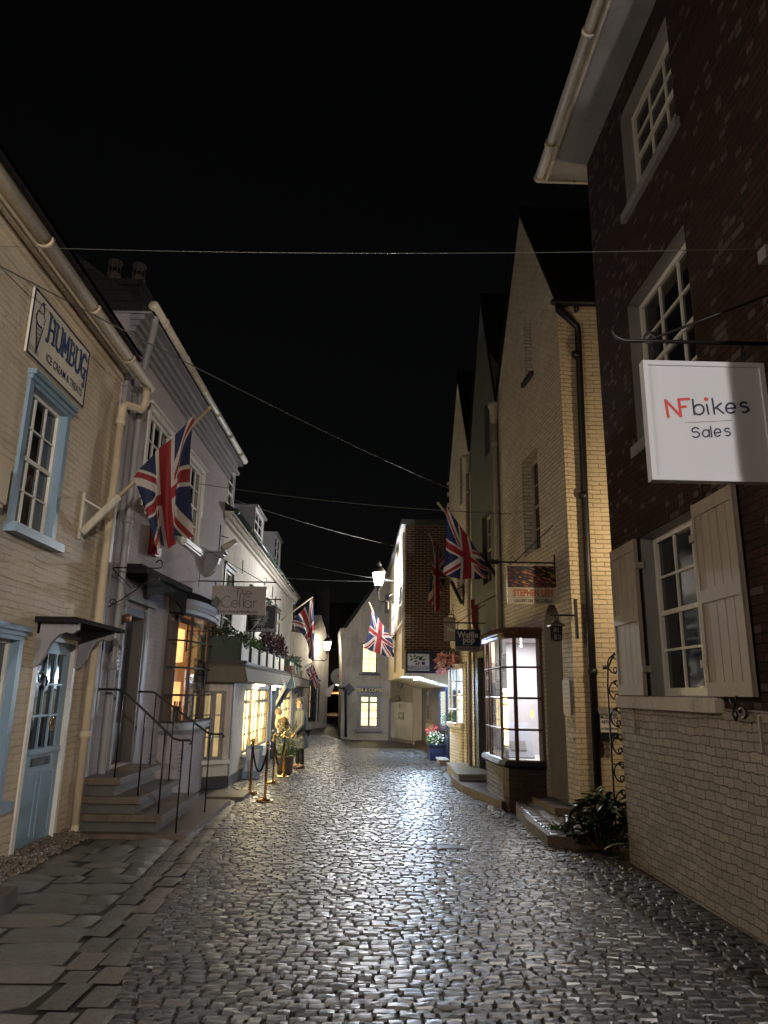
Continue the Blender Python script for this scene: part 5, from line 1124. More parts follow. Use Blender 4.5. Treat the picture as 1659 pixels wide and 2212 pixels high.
for (a, b, z0, z1, hd) in ((gB, gA, gz0, gz1, 1), (uB, uA, uz0, uz1, 1), (tB, tA, tz0, tz1, 0)):
    w_ = sash(FD, a, b, z0, z1, 3, 4, DBk, fm='white', d=-.15, fw=.07, bw=.026, fd=.05)
    mb = MB(); mb.fb(FD, a-.02, b+.02, z0-.02, z0, -.2, .02)
    for i in range(2):
        aa = a+.09+(b-a-.3)*i; n = 8; mb.add([FD.P(aa+.13*k/n, z, -.26+.015*math.sin(k*2.2)) for z in (z0+.08, z1-.08) for k in range(n+1)], [(k, k+1, n+2+k, n+1+k) for k in range(n)])
    mb.build('curtain', M['curtain'], w_)
    # painted reveals
    mb = MB(); mb.fb(FD, a-.0, a+.004, z0, z1, -.148, -.004); mb.fb(FD, b-.004, b, z0, z1, -.148, -.004); mb.fb(FD, a+.004, b-.004, z1-.004, z1, -.148, -.004); mb.build('painted_reveal', M['greypaint'], DBk)
    # soldier course
    mb = MB(); n = int((b-a+.3)/.078)
    for i in range(n): u_ = a-.15+i*.078; mb.fb(FD, u_+.004, u_+.074, z1+.005+.02*abs(i/n-.5), z1+.225, -.01, .008)
    if hd: mb.build('brick_arch', M['redbrick'], DBk)
mb = MB(); mb.fb(FD, uB-.08, uA+.08, uz0-.16, uz0-.02, -.1, .06); mb.build('sill', M['greypaint'], DBk); mb = MB(); mb.fb(FD, tB-.08, tA+.08, tz0-.14, tz0-.02, -.1, .06); mb.build('sill', M['greypaint'], DBk)
mb = MB(); mb.fb(FD, gB-.15, q_(8.88), 1.62, 1.735, -.1, .085); mb.fb(FD, gB-.15, q_(8.88), 1.735, 1.75, -.1, .06); mb.build('window_sill', M['whitewall'], DBk)
sl = kx('k', 380, 700)[0]; sn = kx('k', 1215, 700)[0]
def shutter(u0, u1, z0, z1, flip=1):
    mb = MB(); n = 5; mb.fb(FD, u0, u1, z0, z1, .03, .055)
    for i in range(n): a = u0+(u1-u0)*i/n; mb.fb(FD, a+.005, a+(u1-u0)/n-.005, z0, z1, .055, .064)
    for z in (z0, (z0+z1)/2-.06, z1-.13): mb.fb(FD, u0+.01, u1-.01, z, z+.12, .064, .078)
    for q in ((u0, u0+.045), (u1-.045, u1)): mb.fb(FD, *q, z0, z1, .064, .076)
    o = mb.build('shutter', M['shutter'], DBk)
    e_h = u1 if flip > 0 else u0
    for z in (z0+.25, z1-.35): mb = MB(); mb.fb(FD, e_h-.04, e_h+.08, z, z+.07, -.02, .082); mb.build('hinge', M['shutter'], o)
    return o
shutter(gA+.02, sl, gz0-.0, gz1+.0, -1); shutter(sn, gB-.02, gz0-.0, gz1+.0, 1)
for (u_, z_) in ((kx('k', 480, 1260)[0], 1.60), (kx('k', 1270, 1300)[0], 1.60)): mb = MB(); mb.fb(FD, u_-.012, u_+.012, z_-.26, z_+.015, .016, .04); mb.build('wall_batten', M['shutter'], DBk)
c = kx('k', 1165, 1250); mb = MB(); P0 = FD.P(c[0], c[1], .1)
mb.tube([P0+V((0, .05, .08)), P0+V((0, .0, .02)), P0+V((0, .03, -.05)), P0+V((0, -.02, -.09)), P0+V((0, -.05, -.05)), P0+V((0, -.02, -.02))], .012, 6); mb.tube([P0+V((0, -.06, .1)), P0], .012, 6); mb.tube([P0+V((0, -.14+.05*math.cos(t), -.03+.04*math.sin(t))) for t in [i*.7 for i in range(8)]], .012, 6)
tag(mb.build('shutter_catch', M['iron'], None, True), 'curled black iron shutter catch at the end of the white window sill', 'catch')
c = kx('k', 885, 930); mb = MB(); mb.fb(FD, c[0]-.14, c[0]+.14, c[1]-.2, c[1]+.2, -.172, -.168); nt = mb.build('window_notice', M['white']); tag(nt, 'white notice with a red starburst in the lower sash of the shuttered window', 'notice')
mb = MB(); S = Sg(FD.P(c[0], c[1], -.166), (0, -1, 0), (-1, 0, 0)); pts = []
for i in range(24): r_ = .12 if i % 2 == 0 else .065; pts.append(S.P(r_*math.cos(i*math.pi/12)*.85, r_*math.sin(i*math.pi/12)*1.25, 0))
mb.add(pts+[S.P(0, 0, 0)], [(i, (i+1) % 24, 24) for i in range(24)]); mb.build('starburst', M['inkred'], nt)
text('E-BIKES\nHERE', S, 0, 0, .05, M['gold'], nt, bold=.02, name='lettering')
# eaves
gy = [onX('D', 1176, 352, 2.52), onX('D', 1310, 0, 2.52)]
ez = 9.42
mb = MB(); mb.box((2.62, .7, ez), (3.6, 9.25, ez+.03)); mb.build('soffit', M['greypaint'], DBk)
mb = MB(); mb.box((2.585, .7, ez-.03), (2.618, 9.28, ez+.17)); mb.box((2.62, 9.255, ez-.03), (3.7, 9.285, ez+.17)); mb.build('fascia', M['offwhite'], DBk)
mb = MB(); mb.tube([(2.52, .7, ez+.10), (2.52, 9.36, ez+.10)], .075, 10)
for yy in (1.5, 3.2, 5, 6.8, 8.6, 9.3): mb.tube([(2.52, yy, ez+.10), (2.52, yy+.05, ez+.10)], .088, 10)
mb.tube([(2.52, 9.36, ez+.10), (3.7, 9.36, ez+.10)], .06, 8)
mb.build('gutter', M['offwhite'], DBk, True)
mb = MB(); mb.prism([V((2.5, .7, ez+.2)), V((6, .7, ez+3)), V((9.5, .7, ez+.2))], (0, 8.7, 0)); mb.build('roof', M['slate'], DBk)
mb = MB(); mb.tube([V((2.7, 9.2, ez+.15)), V((3.05, 9.25, ez-.02)), V((2.95, 9.25, ez-.22))], .006, 4); tag(mb.build('loose_cable', M['iron']), 'short loose black cable hanging under the eaves corner of the brick house', 'cable')

# ---- white bike shop sign
Ys = 4.7
A = onY('D', 1376, 783, Ys); A2 = onY('D', 1412, 1040, Ys); B = onY('D', 1640, 770, Ys)
x0, x1, z0, z1 = (A.x+A2.x)/2, B.x, A2.z, A.z
T = thing('hanging_sign', ((x0+x1)/2, Ys, z0), 'large white hanging sign with red and black lettering, nearest on the right', 'sign')
mb = MB(); mb.box((x0, Ys-.03, z0), (x1, Ys+.03, z1)); mb.build('board', M['signwhite'], T)
mb = MB(); S = Sg(((x0+x1)/2, Ys-.03, (z0+z1)/2), (1, 0, 0), (0, -1, 0)); w, h = (x1-x0)/2, (z1-z0)/2; e = .035
for q in ((-w, -w+e, -h, h), (w-e, w, -h, h), (-w+e, w-e, h-e, h), (-w+e, w-e, -h, -h+e)):
    mb.hexa([S.P(q[0], q[2], 0), S.P(q[1], q[2], 0), S.P(q[1], q[2], .014), S.P(q[0], q[2], .014), S.P(q[0], q[3], 0), S.P(q[1], q[3], 0), S.P(q[1], q[3], .014), S.P(q[0], q[3], .014)])
mb.build('frame', M['signwhite'], T)
# letters measured on the board
def SP(c, x, y): p = onY(c, x, y, Ys-.03); return ((p.x-(x0+x1)/2), (p.z-(z0+z1)/2))
def pl(*pts): return [SP('j', a, b) for a, b in pts]
mr = MB(); mk = MB(); lw = .0205
mr.stroke(S, pl((868, 890), (845, 758), (968, 885), (950, 752)), lw); mr.stroke(S, pl((948, 752), (1030, 748)), lw); mr.stroke(S, pl((955, 812), (1005, 808)), lw); mr.stroke(S, pl((1167, 750)), lw*1.5, n=16)
def circ(cx, cy, r, a0, a1, ry=None, n=16):
    ry = ry or r; return pl(*[(cx+r*math.cos(R(a)), cy-ry*math.sin(R(a))) for a in [a0+(a1-a0)*i/n for i in range(n+1)]])
lk = lw*.68
mk.stroke(S, pl((1060, 752), (1075, 872)), lk); mk.stroke(S, circ(1110, 832, 40, 0, 360), lk)
mk.stroke(S, pl((1172, 792), (1187, 868)), lk)
mk.stroke(S, pl((1215, 745), (1234, 866)), lk); mk.stroke(S, pl((1285, 782), (1226, 832)), lk); mk.stroke(S, pl((1248, 815), (1305, 860)), lk)
mk.stroke(S, circ(1362, 820, 38, 5, 318, 40), lk); mk.stroke(S, pl((1326, 824), (1400, 818)), lk)
mk.stroke(S, circ(1467, 794, 28, 40, 210, 22)+circ(1472, 832, 30, 110, -130, 22), lk)
mk.stroke(S, circ(1083, 995, 28, 30, 230, 20)+circ(1085, 1030, 30, 90, -140, 22), lk*.8)
mk.stroke(S, circ(1165, 1020, 26, 0, 360, 28), lk*.75); mk.stroke(S, pl((1190, 990), (1194, 1048)), lk*.75)
mk.stroke(S, pl((1202, 965), (1212, 1048)), lk*.75)
mk.stroke(S, circ(1258, 1014, 26, 5, 318, 30), lk*.75); mk.stroke(S, pl((1234, 1018), (1284, 1012)), lk*.75)
mk.stroke(S, circ(1335, 995, 20, 40, 210, 15)+circ(1338, 1023, 21, 110, -130, 16), lk*.75)
mr.build('lettering', M['inkred'], T); mk.build('lettering', M['inknavy'], T)
mb = MB(); mb.stroke(S, pl((1003, 936), (1368, 917)), .003); mb.build('rule', M['darkgrey'], T)
bz = onY('j', 1300, 300, Ys).z; bx = onY('j', 460, 330, Ys).x
mb = MB(); mb.tube([(3.13, Ys, bz), (bx+.06, Ys, bz-.005), (bx, Ys, bz+.02), (bx-.03, Ys, bz+.07), (bx-.01, Ys, bz+.12), (bx+.02, Ys, bz+.13)], [.016, .014, .012, .01, .008, .006], 8)
sx_ = onY('j', 730, 270, Ys); mb.tube([(sx_.x+.06*(1-.05*i)*math.cos(i*.6+1), Ys, sx_.z+.055*(1-.05*i)*math.sin(i*.6+1)) for i in range(13)], .009, 6)
mb.tube([(sx_.x, Ys, bz+.01), (3.0, Ys, bz+.42), (3.13, Ys, bz+.5)], .010, 6); mb.tube([(3.0+.06*math.cos(t), Ys, bz+.33+.05*math.sin(t)) for t in [i*.6 for i in range(11)]], .008, 5); mb.box((3.115, Ys-.03, bz-.1), (3.13, Ys+.03, bz+.55))
mb.build('bracket', M['iron'], T, True)
for q in (x0+.09, x1-.12):
    mb = MB(); mb.tube([(q, Ys, bz), (q, Ys, bz-.06)], .008, 6)
    for k in range(3): mb.tube([(q+(.013*math.cos(t) if k % 2 else 0), Ys+(0 if k % 2 else .013*math.cos(t)), bz-.06-.03*k+.02*math.sin(t)) for t in [i*.785 for i in range(9)]], .0035, 5)
    mb.build('hook', M['iron'], T)
mb = MB(); c = onX('D', 1655, 550, 3.1); mb.box((3.06, c.y-.06, c.z-.06), (3.13, c.y+.05, c.z+.05)); tag(mb.build('junction_box', M['greypaint']), 'small box on the brick wall where the top cable is fixed, at the right edge', 'box')

# ---- gallery house with steep gable
FR = Fr((3.19, 11.11), (2.36, 22.0), True); r_ = lambda y: FR.uy(y)
GL = thing('gabled_house', (3.1, 13, 0), 'tall steep gabled house of cream painted brick with an arched doorway', 'house')
yE = 15.12
archpts = [(r_(12.50), 0.08), (r_(11.58), .08), (r_(11.58), 2.70)]+[(r_(12.04)+(r_(11.58)-r_(12.04))*math.cos(R(a)), 2.70+.56*math.sin(R(a))) for a in range(15, 180, 15)]+[(r_(12.50), 2.70)]
holes = [archpts, rect(r_(12.52), r_(13.0), 7.78, 9.05), rect(r_(12.45), r_(13.45), 4.32, 6.22), rect(r_(12.72), r_(15.08), .62, 2.9)]
wall('wall', FR, [(0, -.6), (r_(yE), -.6), (r_(yE), 8.35), (r_(12.95), 11.65), (0, 8.42)], holes, M['whitebrick'], GL, .28, .34)
uc_ = r_(12.04)
def shr(p, e=.006): return (p[0]+(e if p[0] < uc_ else -e), p[1]-(e if p[1] > 2.5 else 0))
A_ = [shr(p) for p in archpts[1:]+archpts[:1]]
mb = MB(); mb.rings([[FR.P(u_, z_, q) for u_, z_ in A_] for q in (-.012, -.6)], cap=False, closed=False); mb.build('arch_lining', M['plaster'], GL)
mb = MB(); mb.fb(FR, r_(11.4), r_(12.7), -.3, 3.5, -.66, -.6); mb.build('door', M['black'], GL)
mb = MB(); mb.fb(FR, r_(12.4), r_(13.1), 7.7, 9.2, -.36, -.3); mb.build('attic_shutter', M['greypaint'], GL)
mb = MB(); mb.fb(FR, r_(12.46), r_(13.06), 7.68, 7.77, -.1, .08); mb.build('attic_sill', M['darkgrey'], GL)
sash(FR, r_(12.45), r_(13.45), 4.32, 6.22, 2, 4, GL, fm='offwhite', d=-.2, fw=.07)
# flank wall facing the camera, in the side passage
FK = Fr((3.20, 11.11), (7.5, 11.11), False)
wall('flank_wall', FK, [(0, -.6), (4.3, -.6), (4.3, 8.42), (0, 8.42)], [], M['yellowbrick'], GL, .1, .25, d=.002)
mb = MB(); mb.fb(FK, -.0, .12, 2.9, 8.4, .003, .03)
mb.build('quoin_strip', M['yellowbrick'], GL)
pE = FR.P(0, 8.42); ridge = FR.P(r_(12.95), 11.72); pW = FR.P(r_(yE), 8.35)
def gable_roof(FRm, ua, ub, uc, ze, zr_, par, depth=6, mat='slate'):
    mb = MB(); a, b, c = FRm.P(ua, ze, .06), FRm.P(uc, zr_, .06), FRm.P(ub, ze, .06)
    mb.prism([a+V((0, 0, 0)), b, b+V((0, 0, .12)), a+V((0, 0, .12))], (depth, 0, 0)); mb.prism([b, c, c+V((0, 0, .12)), b+V((0, 0, .12))], (depth, 0, 0)); return mb.build('roof', M[mat], par)
gable_roof(FR, -.12, r_(yE)+.02, r_(12.95), 8.38, 11.66, GL)
gzv2 = onY('D', 1240, 652, 10.95).z
mb = MB(); mb.tube([(3.12, 10.98, gzv2), (7, 10.98, gzv2)], .06, 10); mb.tube([(3.2, 10.98, gzv2), (3.24, 10.98, gzv2)], .07, 10); mb.ball((3.12, 10.98, gzv2), .06)
for q in (3.5, 3.9): mb.box((q, 11.0, gzv2-.12), (q+.06, 11.1, gzv2-.02))
mb.build('gutter', M['black'], GL, True)
d0 = onY('g', 785, 820, 10.95); d1 = onY('g', 905, 925, 10.98); d2 = onY('D', 1287, 1780, 11.02)
mb = MB(); mb.tube([(3.2, 10.98, gzv2-.05), tuple(d0), tuple(d1), (d1.x+.02, 11.02, d1.z-.12), (3.47, 11.02, 4), (3.44, 11.02, -.12)], .058, 10); rings_on_pipe(mb, [(3.47, 11.02, 8), (3.45, 11.02, 0)], (7.4, 4.9, 2.1), .056)
mb.build('downpipe', M['black'], GL, True)
# curved bay shop window
BW = thing('bay_window', (2.7, 14, 0), 'dark framed curved bay shop window of the gallery over a dark brick base', 'bay window')
bay = [(3.07, 12.62), (2.60, 12.66), (2.47, 12.78), (2.41, 13.0), (2.38, 13.45), (2.37, 13.95), (2.37, 14.5), (2.45, 14.95), (2.62, 15.08), (2.86, 15.12)]
def bayrow(z, e=0.0):
    out = []
    for i, (x_, y_) in enumerate(bay):
        a = bay[max(i-1, 0)]; b = bay[min(i+1, len(bay)-1)]; t = V((b[0]-a[0], b[1]-a[1], 0)).normalized(); nn = V((t.y, -t.x, 0))
        if nn.x > .3: nn = -nn
        nn = V((-abs(t.y), (t.x if t.x < 0 else t.x)*1, 0)) if True else nn
        nn = V((-t.y, t.x, 0)) if (-t.y*(-1)+0) < 0 else V((-t.y, t.x, 0))
        out.append(V((x_, y_, z))+nn*e)
    return out
# outward normal check: at the street side it must point to -x
zb0, zb1 = .64, 2.74
mb = MB(); mb.rings([bayrow(-.5, .0), bayrow(zb0-.1, .0)], cap=False, closed=False); mb.build('brick_base', M['darkbrick'], BW)
mb = MB()
for (z, q, r__) in ((zb0-.06, .05, .045), (zb0-.02, .03, .035)): mb.tube(bayrow(z, q), r__, 6)
mb.add(bayrow(zb0, .05), [tuple(range(len(bay)))]); mb.build('sill', M['black'], BW)
mb = MB()
for z, q, r__ in ((zb1+.02, .01, .04), (zb1+.08, .03, .035)): mb.tube(bayrow(z, q), r__, 6)
rs = [bayrow(zb1+.07, .04), bayrow(zb1+.13, .06), bayrow(zb1+.17, .0)]; mb.rings(rs, cap=False, closed=False); mb.add(bayrow(zb1+.17, .0), [tuple(range(len(bay)))])
L0 = bayrow(zb1+.11, .065)
for i in range(len(L0)-1):
    for k in range(max(1, int((L0[i+1]-L0[i]).length/.07))): mb.ball(L0[i].lerp(L0[i+1], k/max(1, int((L0[i+1]-L0[i]).length/.07))), (.022, .022, .05), 6, 4)
mb.build('cornice', M['brown'], BW)
mb = MB(); bi = (0, 1, 4, 6, 9)
for r in range(5):
    z = zb0+(zb1-zb0)*r/4; mb.tube(bayrow(z), .028 if r in (0, 4) else .018, 4)
for i in (0, 1, 3, 5, 6, 7, 9): p0 = bayrow(zb0)[i]; p1 = bayrow(zb1)[i]; mb.tube([p0, p1], .035 if i in (0, 1, 9) else .02, 4)
mb.build('frame', M['brown'], BW)
mb = MB(); mb.rings([bayrow(zb0, -.012), bayrow(zb1, -.012)], cap=False, closed=False); mb.build('pane', M['glass'], BW)
mb = MB(); mb.box((4.3, 12.5, .3), (4.35, 15.3, 3.1)); mb.box((2.62, 15.055, .5), (4.3, 15.075, 3.1)); mb.box((3.0, 12.74, .5), (4.3, 12.76, 3.1)); mb.box((2.6, 12.77, 2.80), (4.29, 15.05, 2.82)); mb.box((3.0, 12.77, .55), (4.29, 15.05, .58))
M['roomwhite'] = paint('gallery_white_wall', (.56, .52, .52), .8, .05, 2); mb.build('room', M['roomwhite'], BW)
mb = MB(); mb.add([(2.42, 12.9, .66), (3.0, 12.72, .66), (3.0, 14.9, .66), (2.5, 14.9, .66)], [(0, 1, 2, 3)]); mb.build('display_shelf', M['white'], BW)
mb = MB(); mb.prism([V((2.5, 13.1, .68)), V((3.0, 13.1, .68)), V((3.0, 13.55, 1.25)), V((2.5, 13.55, 1.25))], (0, .03, -.02)); pz = mb.build('picture_board', M['signwhite'], None); tag(pz, 'white mounted picture leaning in the bottom of the gallery bay window', 'picture')
mb = MB(); mb.prism([V((2.6, 13.18, .79)), V((2.88, 13.18, .79)), V((2.88, 13.3, .94)), V((2.6, 13.3, .94))], (0, -.006, .004)); mb.build('print', M['signgrey'], pz)
lamp('AREA', 'gallery_downlight', (3.0, 13.9, 2.78), 48, (.95, .94, 1), .9, (0, 0, 0), 1.2)
mb = MB(); mb.ball((2.86, 13.3, 2.62), .02); mb.tube([(2.86, 13.3, 2.9), (2.86, 13.3, 2.62)], .01, 5); mb.build('spot', M['bulb'], BW)
mb = MB(); mb.ball((2.94, 12.95, 1.42), (.03, .03, .075)); M['amber'] = emis('amber_bulb', (1, .36, .08), 3); tag(mb.build('table_lamp', M['amber']), 'small glowing orange lamp at the edge of the gallery window', 'lamp')
for k, zc in enumerate((.45, .3)):
    pass
# lantern beside the arch
c = FR.px('h', 775, 770, .35); cc = FR.P(c[0], c[1], .35)
LT = thing('wall_lantern', tuple(cc), 'black four paned lantern, unlit, on an iron arm beside the arched doorway', 'lantern')
mb = MB()
for sx in (-1, 1):
    for sy in (-1, 1): mb.tube([cc+V((sx*.058, sy*.058, -.13)), cc+V((sx*.068, sy*.07, .09))], .010, 4)
for z, w in ((-.13, .06), (-.02, .063), (.08, .068)):
    mb.tube([cc+V((-w, -w, z)), cc+V((w, -w, z)), cc+V((w, w, z)), cc+V((-w, w, z)), cc+V((-w, -w, z))], .010, 4)
mb.tube([cc+V((0, -.06, -.13)), cc+V((0, -.07, .09))], .008, 4); mb.tube([cc+V((-.06, 0, -.13)), cc+V((-.068, 0, .08))], .008, 4)
mb.build('frame', M['iron'], LT)
mb = MB(); mb.rings([[cc+V((a*w, b*w, z)) for a, b in ((-1, -1), (1, -1), (1, 1), (-1, 1))] for z, w in ((-.13, .054), (.08, .062))], cap=False); mb.build('glass', M['glass'], LT)
mb = MB(); mb.rings([[cc+V((a*w, b*w, z)) for a, b in ((-1, -1), (1, -1), (1, 1), (-1, 1))] for z, w in ((.08, .115), (.095, .11), (.15, .04), (.19, .02))]); mb.build('cap', M['iron'], LT)
mb = MB(); W = FR.P(r_(11.3), cc.z+.3, 0); mb.tube([cc+V((0, 0, .18)), cc+V((0, 0, .25))], .012, 5); mb.tube([cc+V((-.10, 0, .25)), V((W.x, cc.y, cc.z+.25))], .016, 6); mb.box((W.x-.02, cc.y-.03, cc.z-.1), (W.x+.02, cc.y+.03, cc.z+.5)); mb.build('arm', M['iron'], LT)
# gallery sign
Yl = 11.75
A = onY('s', 690, 205, Yl); B = onY('s', 1262, 630, Yl); wz = onY('s', 1340, 185, Yl); bl = onY('s', 630, 190, Yl)
T, S = hang_sign(None, 3.14, Yl, A.x, B.x, B.z, A.z, wz.z, bl.x-.02, 'offwhite', 'cream gallery sign with a colourful abstract painting above red and black lettering', brace=.65)
w, h = (B.x-A.x)/2, (A.z-B.z)/2
mb = MB(); mb.v = [S.P(-w+.01, -.02*h-.04, .003), S.P(w-.01, -.02*h-.04, .003), S.P(w-.01, h-.01, .003), S.P(-w+.01, h-.01, .003)]; mb.f = [(0, 1, 2, 3)]; mb.m = [0]; mb.uv = [(0, 0), (1, 0), (1, .6), (0, .6)]; mb.build('painting', M['art'], T)
text('STEPHEN LEES', S, 0, -.44*h, .155, M['inkorange'], T, bold=.045, xs=.66, space=1.05); text('GALLERY ON THE COBBLES', S, 0, -.83*h, .072, M['ink'], T, bold=.03, xs=.68, space=1.06)
mb = MB(); mb.stroke(S, [(-.86*w, -.66*h), (.86*w, -.66*h)], .004); mb.build('rule', M['ink'], T)
mb = MB(); mb.tube([(bl.x, Yl, wz.z), (bl.x-.16, Yl, wz.z)], [.014, .045], 4); mb.tube([(bl.x-.05, Yl, wz.z), (bl.x-.22, Yl, wz.z)], [.045, .003], 4); mb.build('spearhead', M['iron'], T)
# menu board and plates by the arch
c0 = FR.px('h', 845, 1080); c1 = FR.px('h', 895, 1290)
mb = MB(); mb.fb(FR, r_(11.20), r_(11.50), c1[1]+.0, c0[1]+.02, .02, .05); nb = mb.build('notice_board', M['offwhite']); tag(nb, 'tall narrow cream notice board on the brick to the right of the arched doorway', 'notice board')
mb = MB()
for k in range(9): mb.fb(FR, r_(11.25), r_(11.44), c1[1]+.1+k*.07, c1[1]+.115+k*.07, .05, .053)
mb.build('lettering', M['greypaint'], nb)
for z in (c1[1]-.12, c1[1]-.38): mb = MB(); mb.fb(FR, r_(11.22), r_(11.46), z, z+.05, .0, .012); mb.build('air_vent', M['darkgrey'], GL)
# letter box
A = onY('h', 1013, 1242, 11.03); B = onY('h', 1140, 1436, 11.03)
LB = thing('letter_box', ((A.x+B.x)/2, 11.02, B.z), 'black wall letter box with a white name label in the side passage', 'letter box')
x0, x1, z0, z1 = A.x+.03, B.x+.02, B.z, A.z
mb = MB(); mb.box((x0, 10.93, z0), (x1, 11.10, z1-.08)); mb.hexa([(x0-.01, 10.90, z1-.085), (x1+.01, 10.90, z1-.085), (x1+.01, 11.10, z1-.085), (x0-.01, 11.10, z1-.085), (x0-.01, 10.96, z1), (x1+.01, 10.96, z1), (x1+.01, 11.10, z1), (x0-.01, 11.10, z1)]); mb.build('body', M['black'], LB)
mb = MB(); mb.ball(((x0+x1)/2, 10.9, z1-.12), .012); mb.build('lock', M['steel'], LB)
mb = MB(); zl = z0+(z1-z0)*.53; mb.box((x0+.01, 10.922, zl-.14), (x1-.01, 10.929, zl+.12)); mb.build('name_label', M['white'], LB)
S = Sg(((x0+x1)/2, 10.921, zl), (1, 0, 0), (0, -1, 0)); text('SMUGGLERS', S, 0, .07, .062, M['ink'], LB, bold=.02, xs=.84); text('RETREAT', S, 0, 0.005, .062, M['ink'], LB, bold=.02, xs=.84); text('1a Quay Street', S, 0, -.085, .045, M['ink'], LB, bold=.02, xs=.9)
# scroll gate
gp0 = onY('h', 1150, 900, 9.6); gx0, gx1 = onY('h', 1180, 1900, 9.6).x-.06, onY('h', 1215, 1800, 9.6).x+.06
GT = thing('iron_gate', (gx0, 9.6, -.1), 'ornate black scrolled iron gate leaf in the passage beside the brick house', 'gate')
gx0 -= .02; mb = MB(); zt = gp0.z
mb.tube([(gx0, 9.6, -.12), (gx0, 9.6, zt-.45), (gx0+.02, 9.6, zt-.2), (gx0+.12, 9.6, zt)], .013, 6); mb.tube([(gx1, 9.6, -.12), (gx1, 9.6, zt+.1)], .012, 6)
for z in (0, zt-.5, .9): mb.tube([(gx0, 9.6, z), (gx1, 9.6, z)], .010, 5)
mb.build('frame', M['iron'], GT)
mb = MB(); xm = (gx0+gx1)/2+.01; hw = (gx1-gx0)/2-.01; k = 0; z = .12
while z < zt-.1:
    s = 1 if k % 2 else -1
    mb.tube([(xm+s*hw*math.cos(t), 9.6, z+.12*math.sin(t)) for t in [i*.35-1.6 for i in range(10)]], .010, 6)
    mb.tube([(xm+s*(.05*(1-.08*i))*math.cos(i*.7), 9.6, z+.09+(.05*(1-.08*i))*math.sin(i*.7)) for i in range(10)], .009, 5); mb.ball((xm+s*.02, 9.6, z+.09), .018, 6, 4)
    z += .17; k += 1
mb.build('scrollwork', M['iron'], GT, True)
mb = MB(); mb.tube([(gx0-.05, 9.62, 2.12), (gx0+.02, 9.62, 2.12)], .03, 6); mb.build('hinge', M['iron'], GT)
# plant in the corner
PC = V((3.05, 9.55, -.1)); T = thing('leafy_shrub', tuple(PC), 'dark glossy broad leafed shrub on the ground at the corner of the brick house', 'shrub')
rp = random.Random(5)
def bigleaf(mb, c, az, L, w, lift, droop):
    n = 7; vs = []
    for i in range(n+1):
        t = i/n; r__ = L*t; z = L*(lift*t-droop*t*t); ww = w*math.sin(math.pi*min(1, t*.93+.06))**.8
        ctr = V(c)+V((math.cos(az)*r__, math.sin(az)*r__, z)); sd = V((-math.sin(az), math.cos(az), 0))*ww
        vs += [ctr-sd+V((0, 0, .02)), ctr-V((0, 0, .0)), ctr+sd+V((0, 0, .02))]
    mb.add(vs, [(3*i+k, 3*i+k+1, 3*i+k+4, 3*i+k+3) for i in range(n) for k in (0, 1)])
mb = MB(); st = MB()
for i in range(230):
    ox, oy = rp.gauss(0, .17), rp.gauss(.1, .22); bh = rp.uniform(.05, .62)
    c = PC+V((ox, oy, bh*(1-min(1, abs(ox)*1.6))))
    bigleaf(mb, c, rp.uniform(0, 6.28), rp.uniform(.18, .36), rp.uniform(.025, .045), rp.uniform(.1, .9), rp.uniform(.2, .8))
    if i % 6 == 0: st.tube([PC+V((ox*.5, oy*.5, 0)), c], .008, 4)
mb.build('leaves', M['leaf'], T, True); st.build('stem', M['brown'], T)
mb = MB()
for i in range(60): foliage(mb, PC+V((-.45+rp.uniform(-.08, .08), .55+rp.uniform(-.1, .1), .08)), (.1, .1, .08), 4, .06, .02)
T = thing('small_weed', tuple(PC+V((-.45, .55, 0))), 'little bright green weed growing on the kerb beside the arched doorway', 'weed'); mb.build('leaves', M['leaflit'], T)

# ---- sage green gabled house
GG = thing('gabled_house', (2.8, 16.5, 0), 'narrow sage green gabled house between the gallery and the white gabled house', 'house')
ga0, ga1 = r_(15.14), r_(17.95)
wall('wall', FR, [(ga0, 2.75), (ga1, 2.75), (ga1, 8.0), (r_(16.45), 11.7), (ga0, 8.45)], [rect(r_(15.85), r_(16.3), 7.3, 8.65), rect(r_(15.95), r_(16.75), 4.25, 5.9)], M['greenrender'], GG, .22, .34, d=.02)
mb = MB(); mb.fb(FR, ga0, ga1, 3.85, 4.0, .02, .10); mb.fb(FR, ga0, ga1, 2.75, 2.85, .02, .12); mb.build('string_course', M['greenbrick'], GG)
sash(FR, r_(15.85), r_(16.3), 7.3, 8.65, 1, 4, GG, fm='darkgrey', d=-.12); sash(FR, r_(15.95), r_(16.75), 4.25, 5.9, 2, 4, GG, fm='offwhite', d=-.1)
wall('lower_wall', FR, [(ga0, -.6), (ga1, -.6), (ga1, 2.74), (ga0, 2.74)], [rect(r_(16.85), r_(17.65), -.02, 2.6), rect(r_(15.3), r_(16.3), .8, 2.65)], M['greenbrick'], GG, .2, .3, d=-.02)
mb = MB(); a, b = r_(16.85), r_(17.65); mb.fb(FR, a, b, -.02, 2.6, -.2, -.15)
for q in ((a+.1, b-.1, .15, .9), (a+.1, b-.1, 1.1, 2.4)): mb.fb(FR, *q, -.149, -.13)
dd = mb.build('door', M['navy'], GG); mb = MB(); mb.fb(FR, a+.05, a+.1, .9, 1.6, -.13, -.06); mb.build('handle', M['signwhite'], dd)
w_ = sash(FR, r_(15.3), r_(16.3), .8, 2.65, 2, 3, GG, fm='navy', d=-.08); mb = MB(); mb.fb(FR, r_(15.25), r_(16.35), .72, .795, -.1, .06); mb.build('sill', M['white'], w_)
mb = MB(); mb.fb(FR, r_(16.45), r_(16.65), 1.35, 1.9, -.02, .02); mb.fb(FR, r_(16.42), r_(16.68), 2.0, 2.35, -.02, .01); mb.build('name_plate', M['darkgrey'], GG)
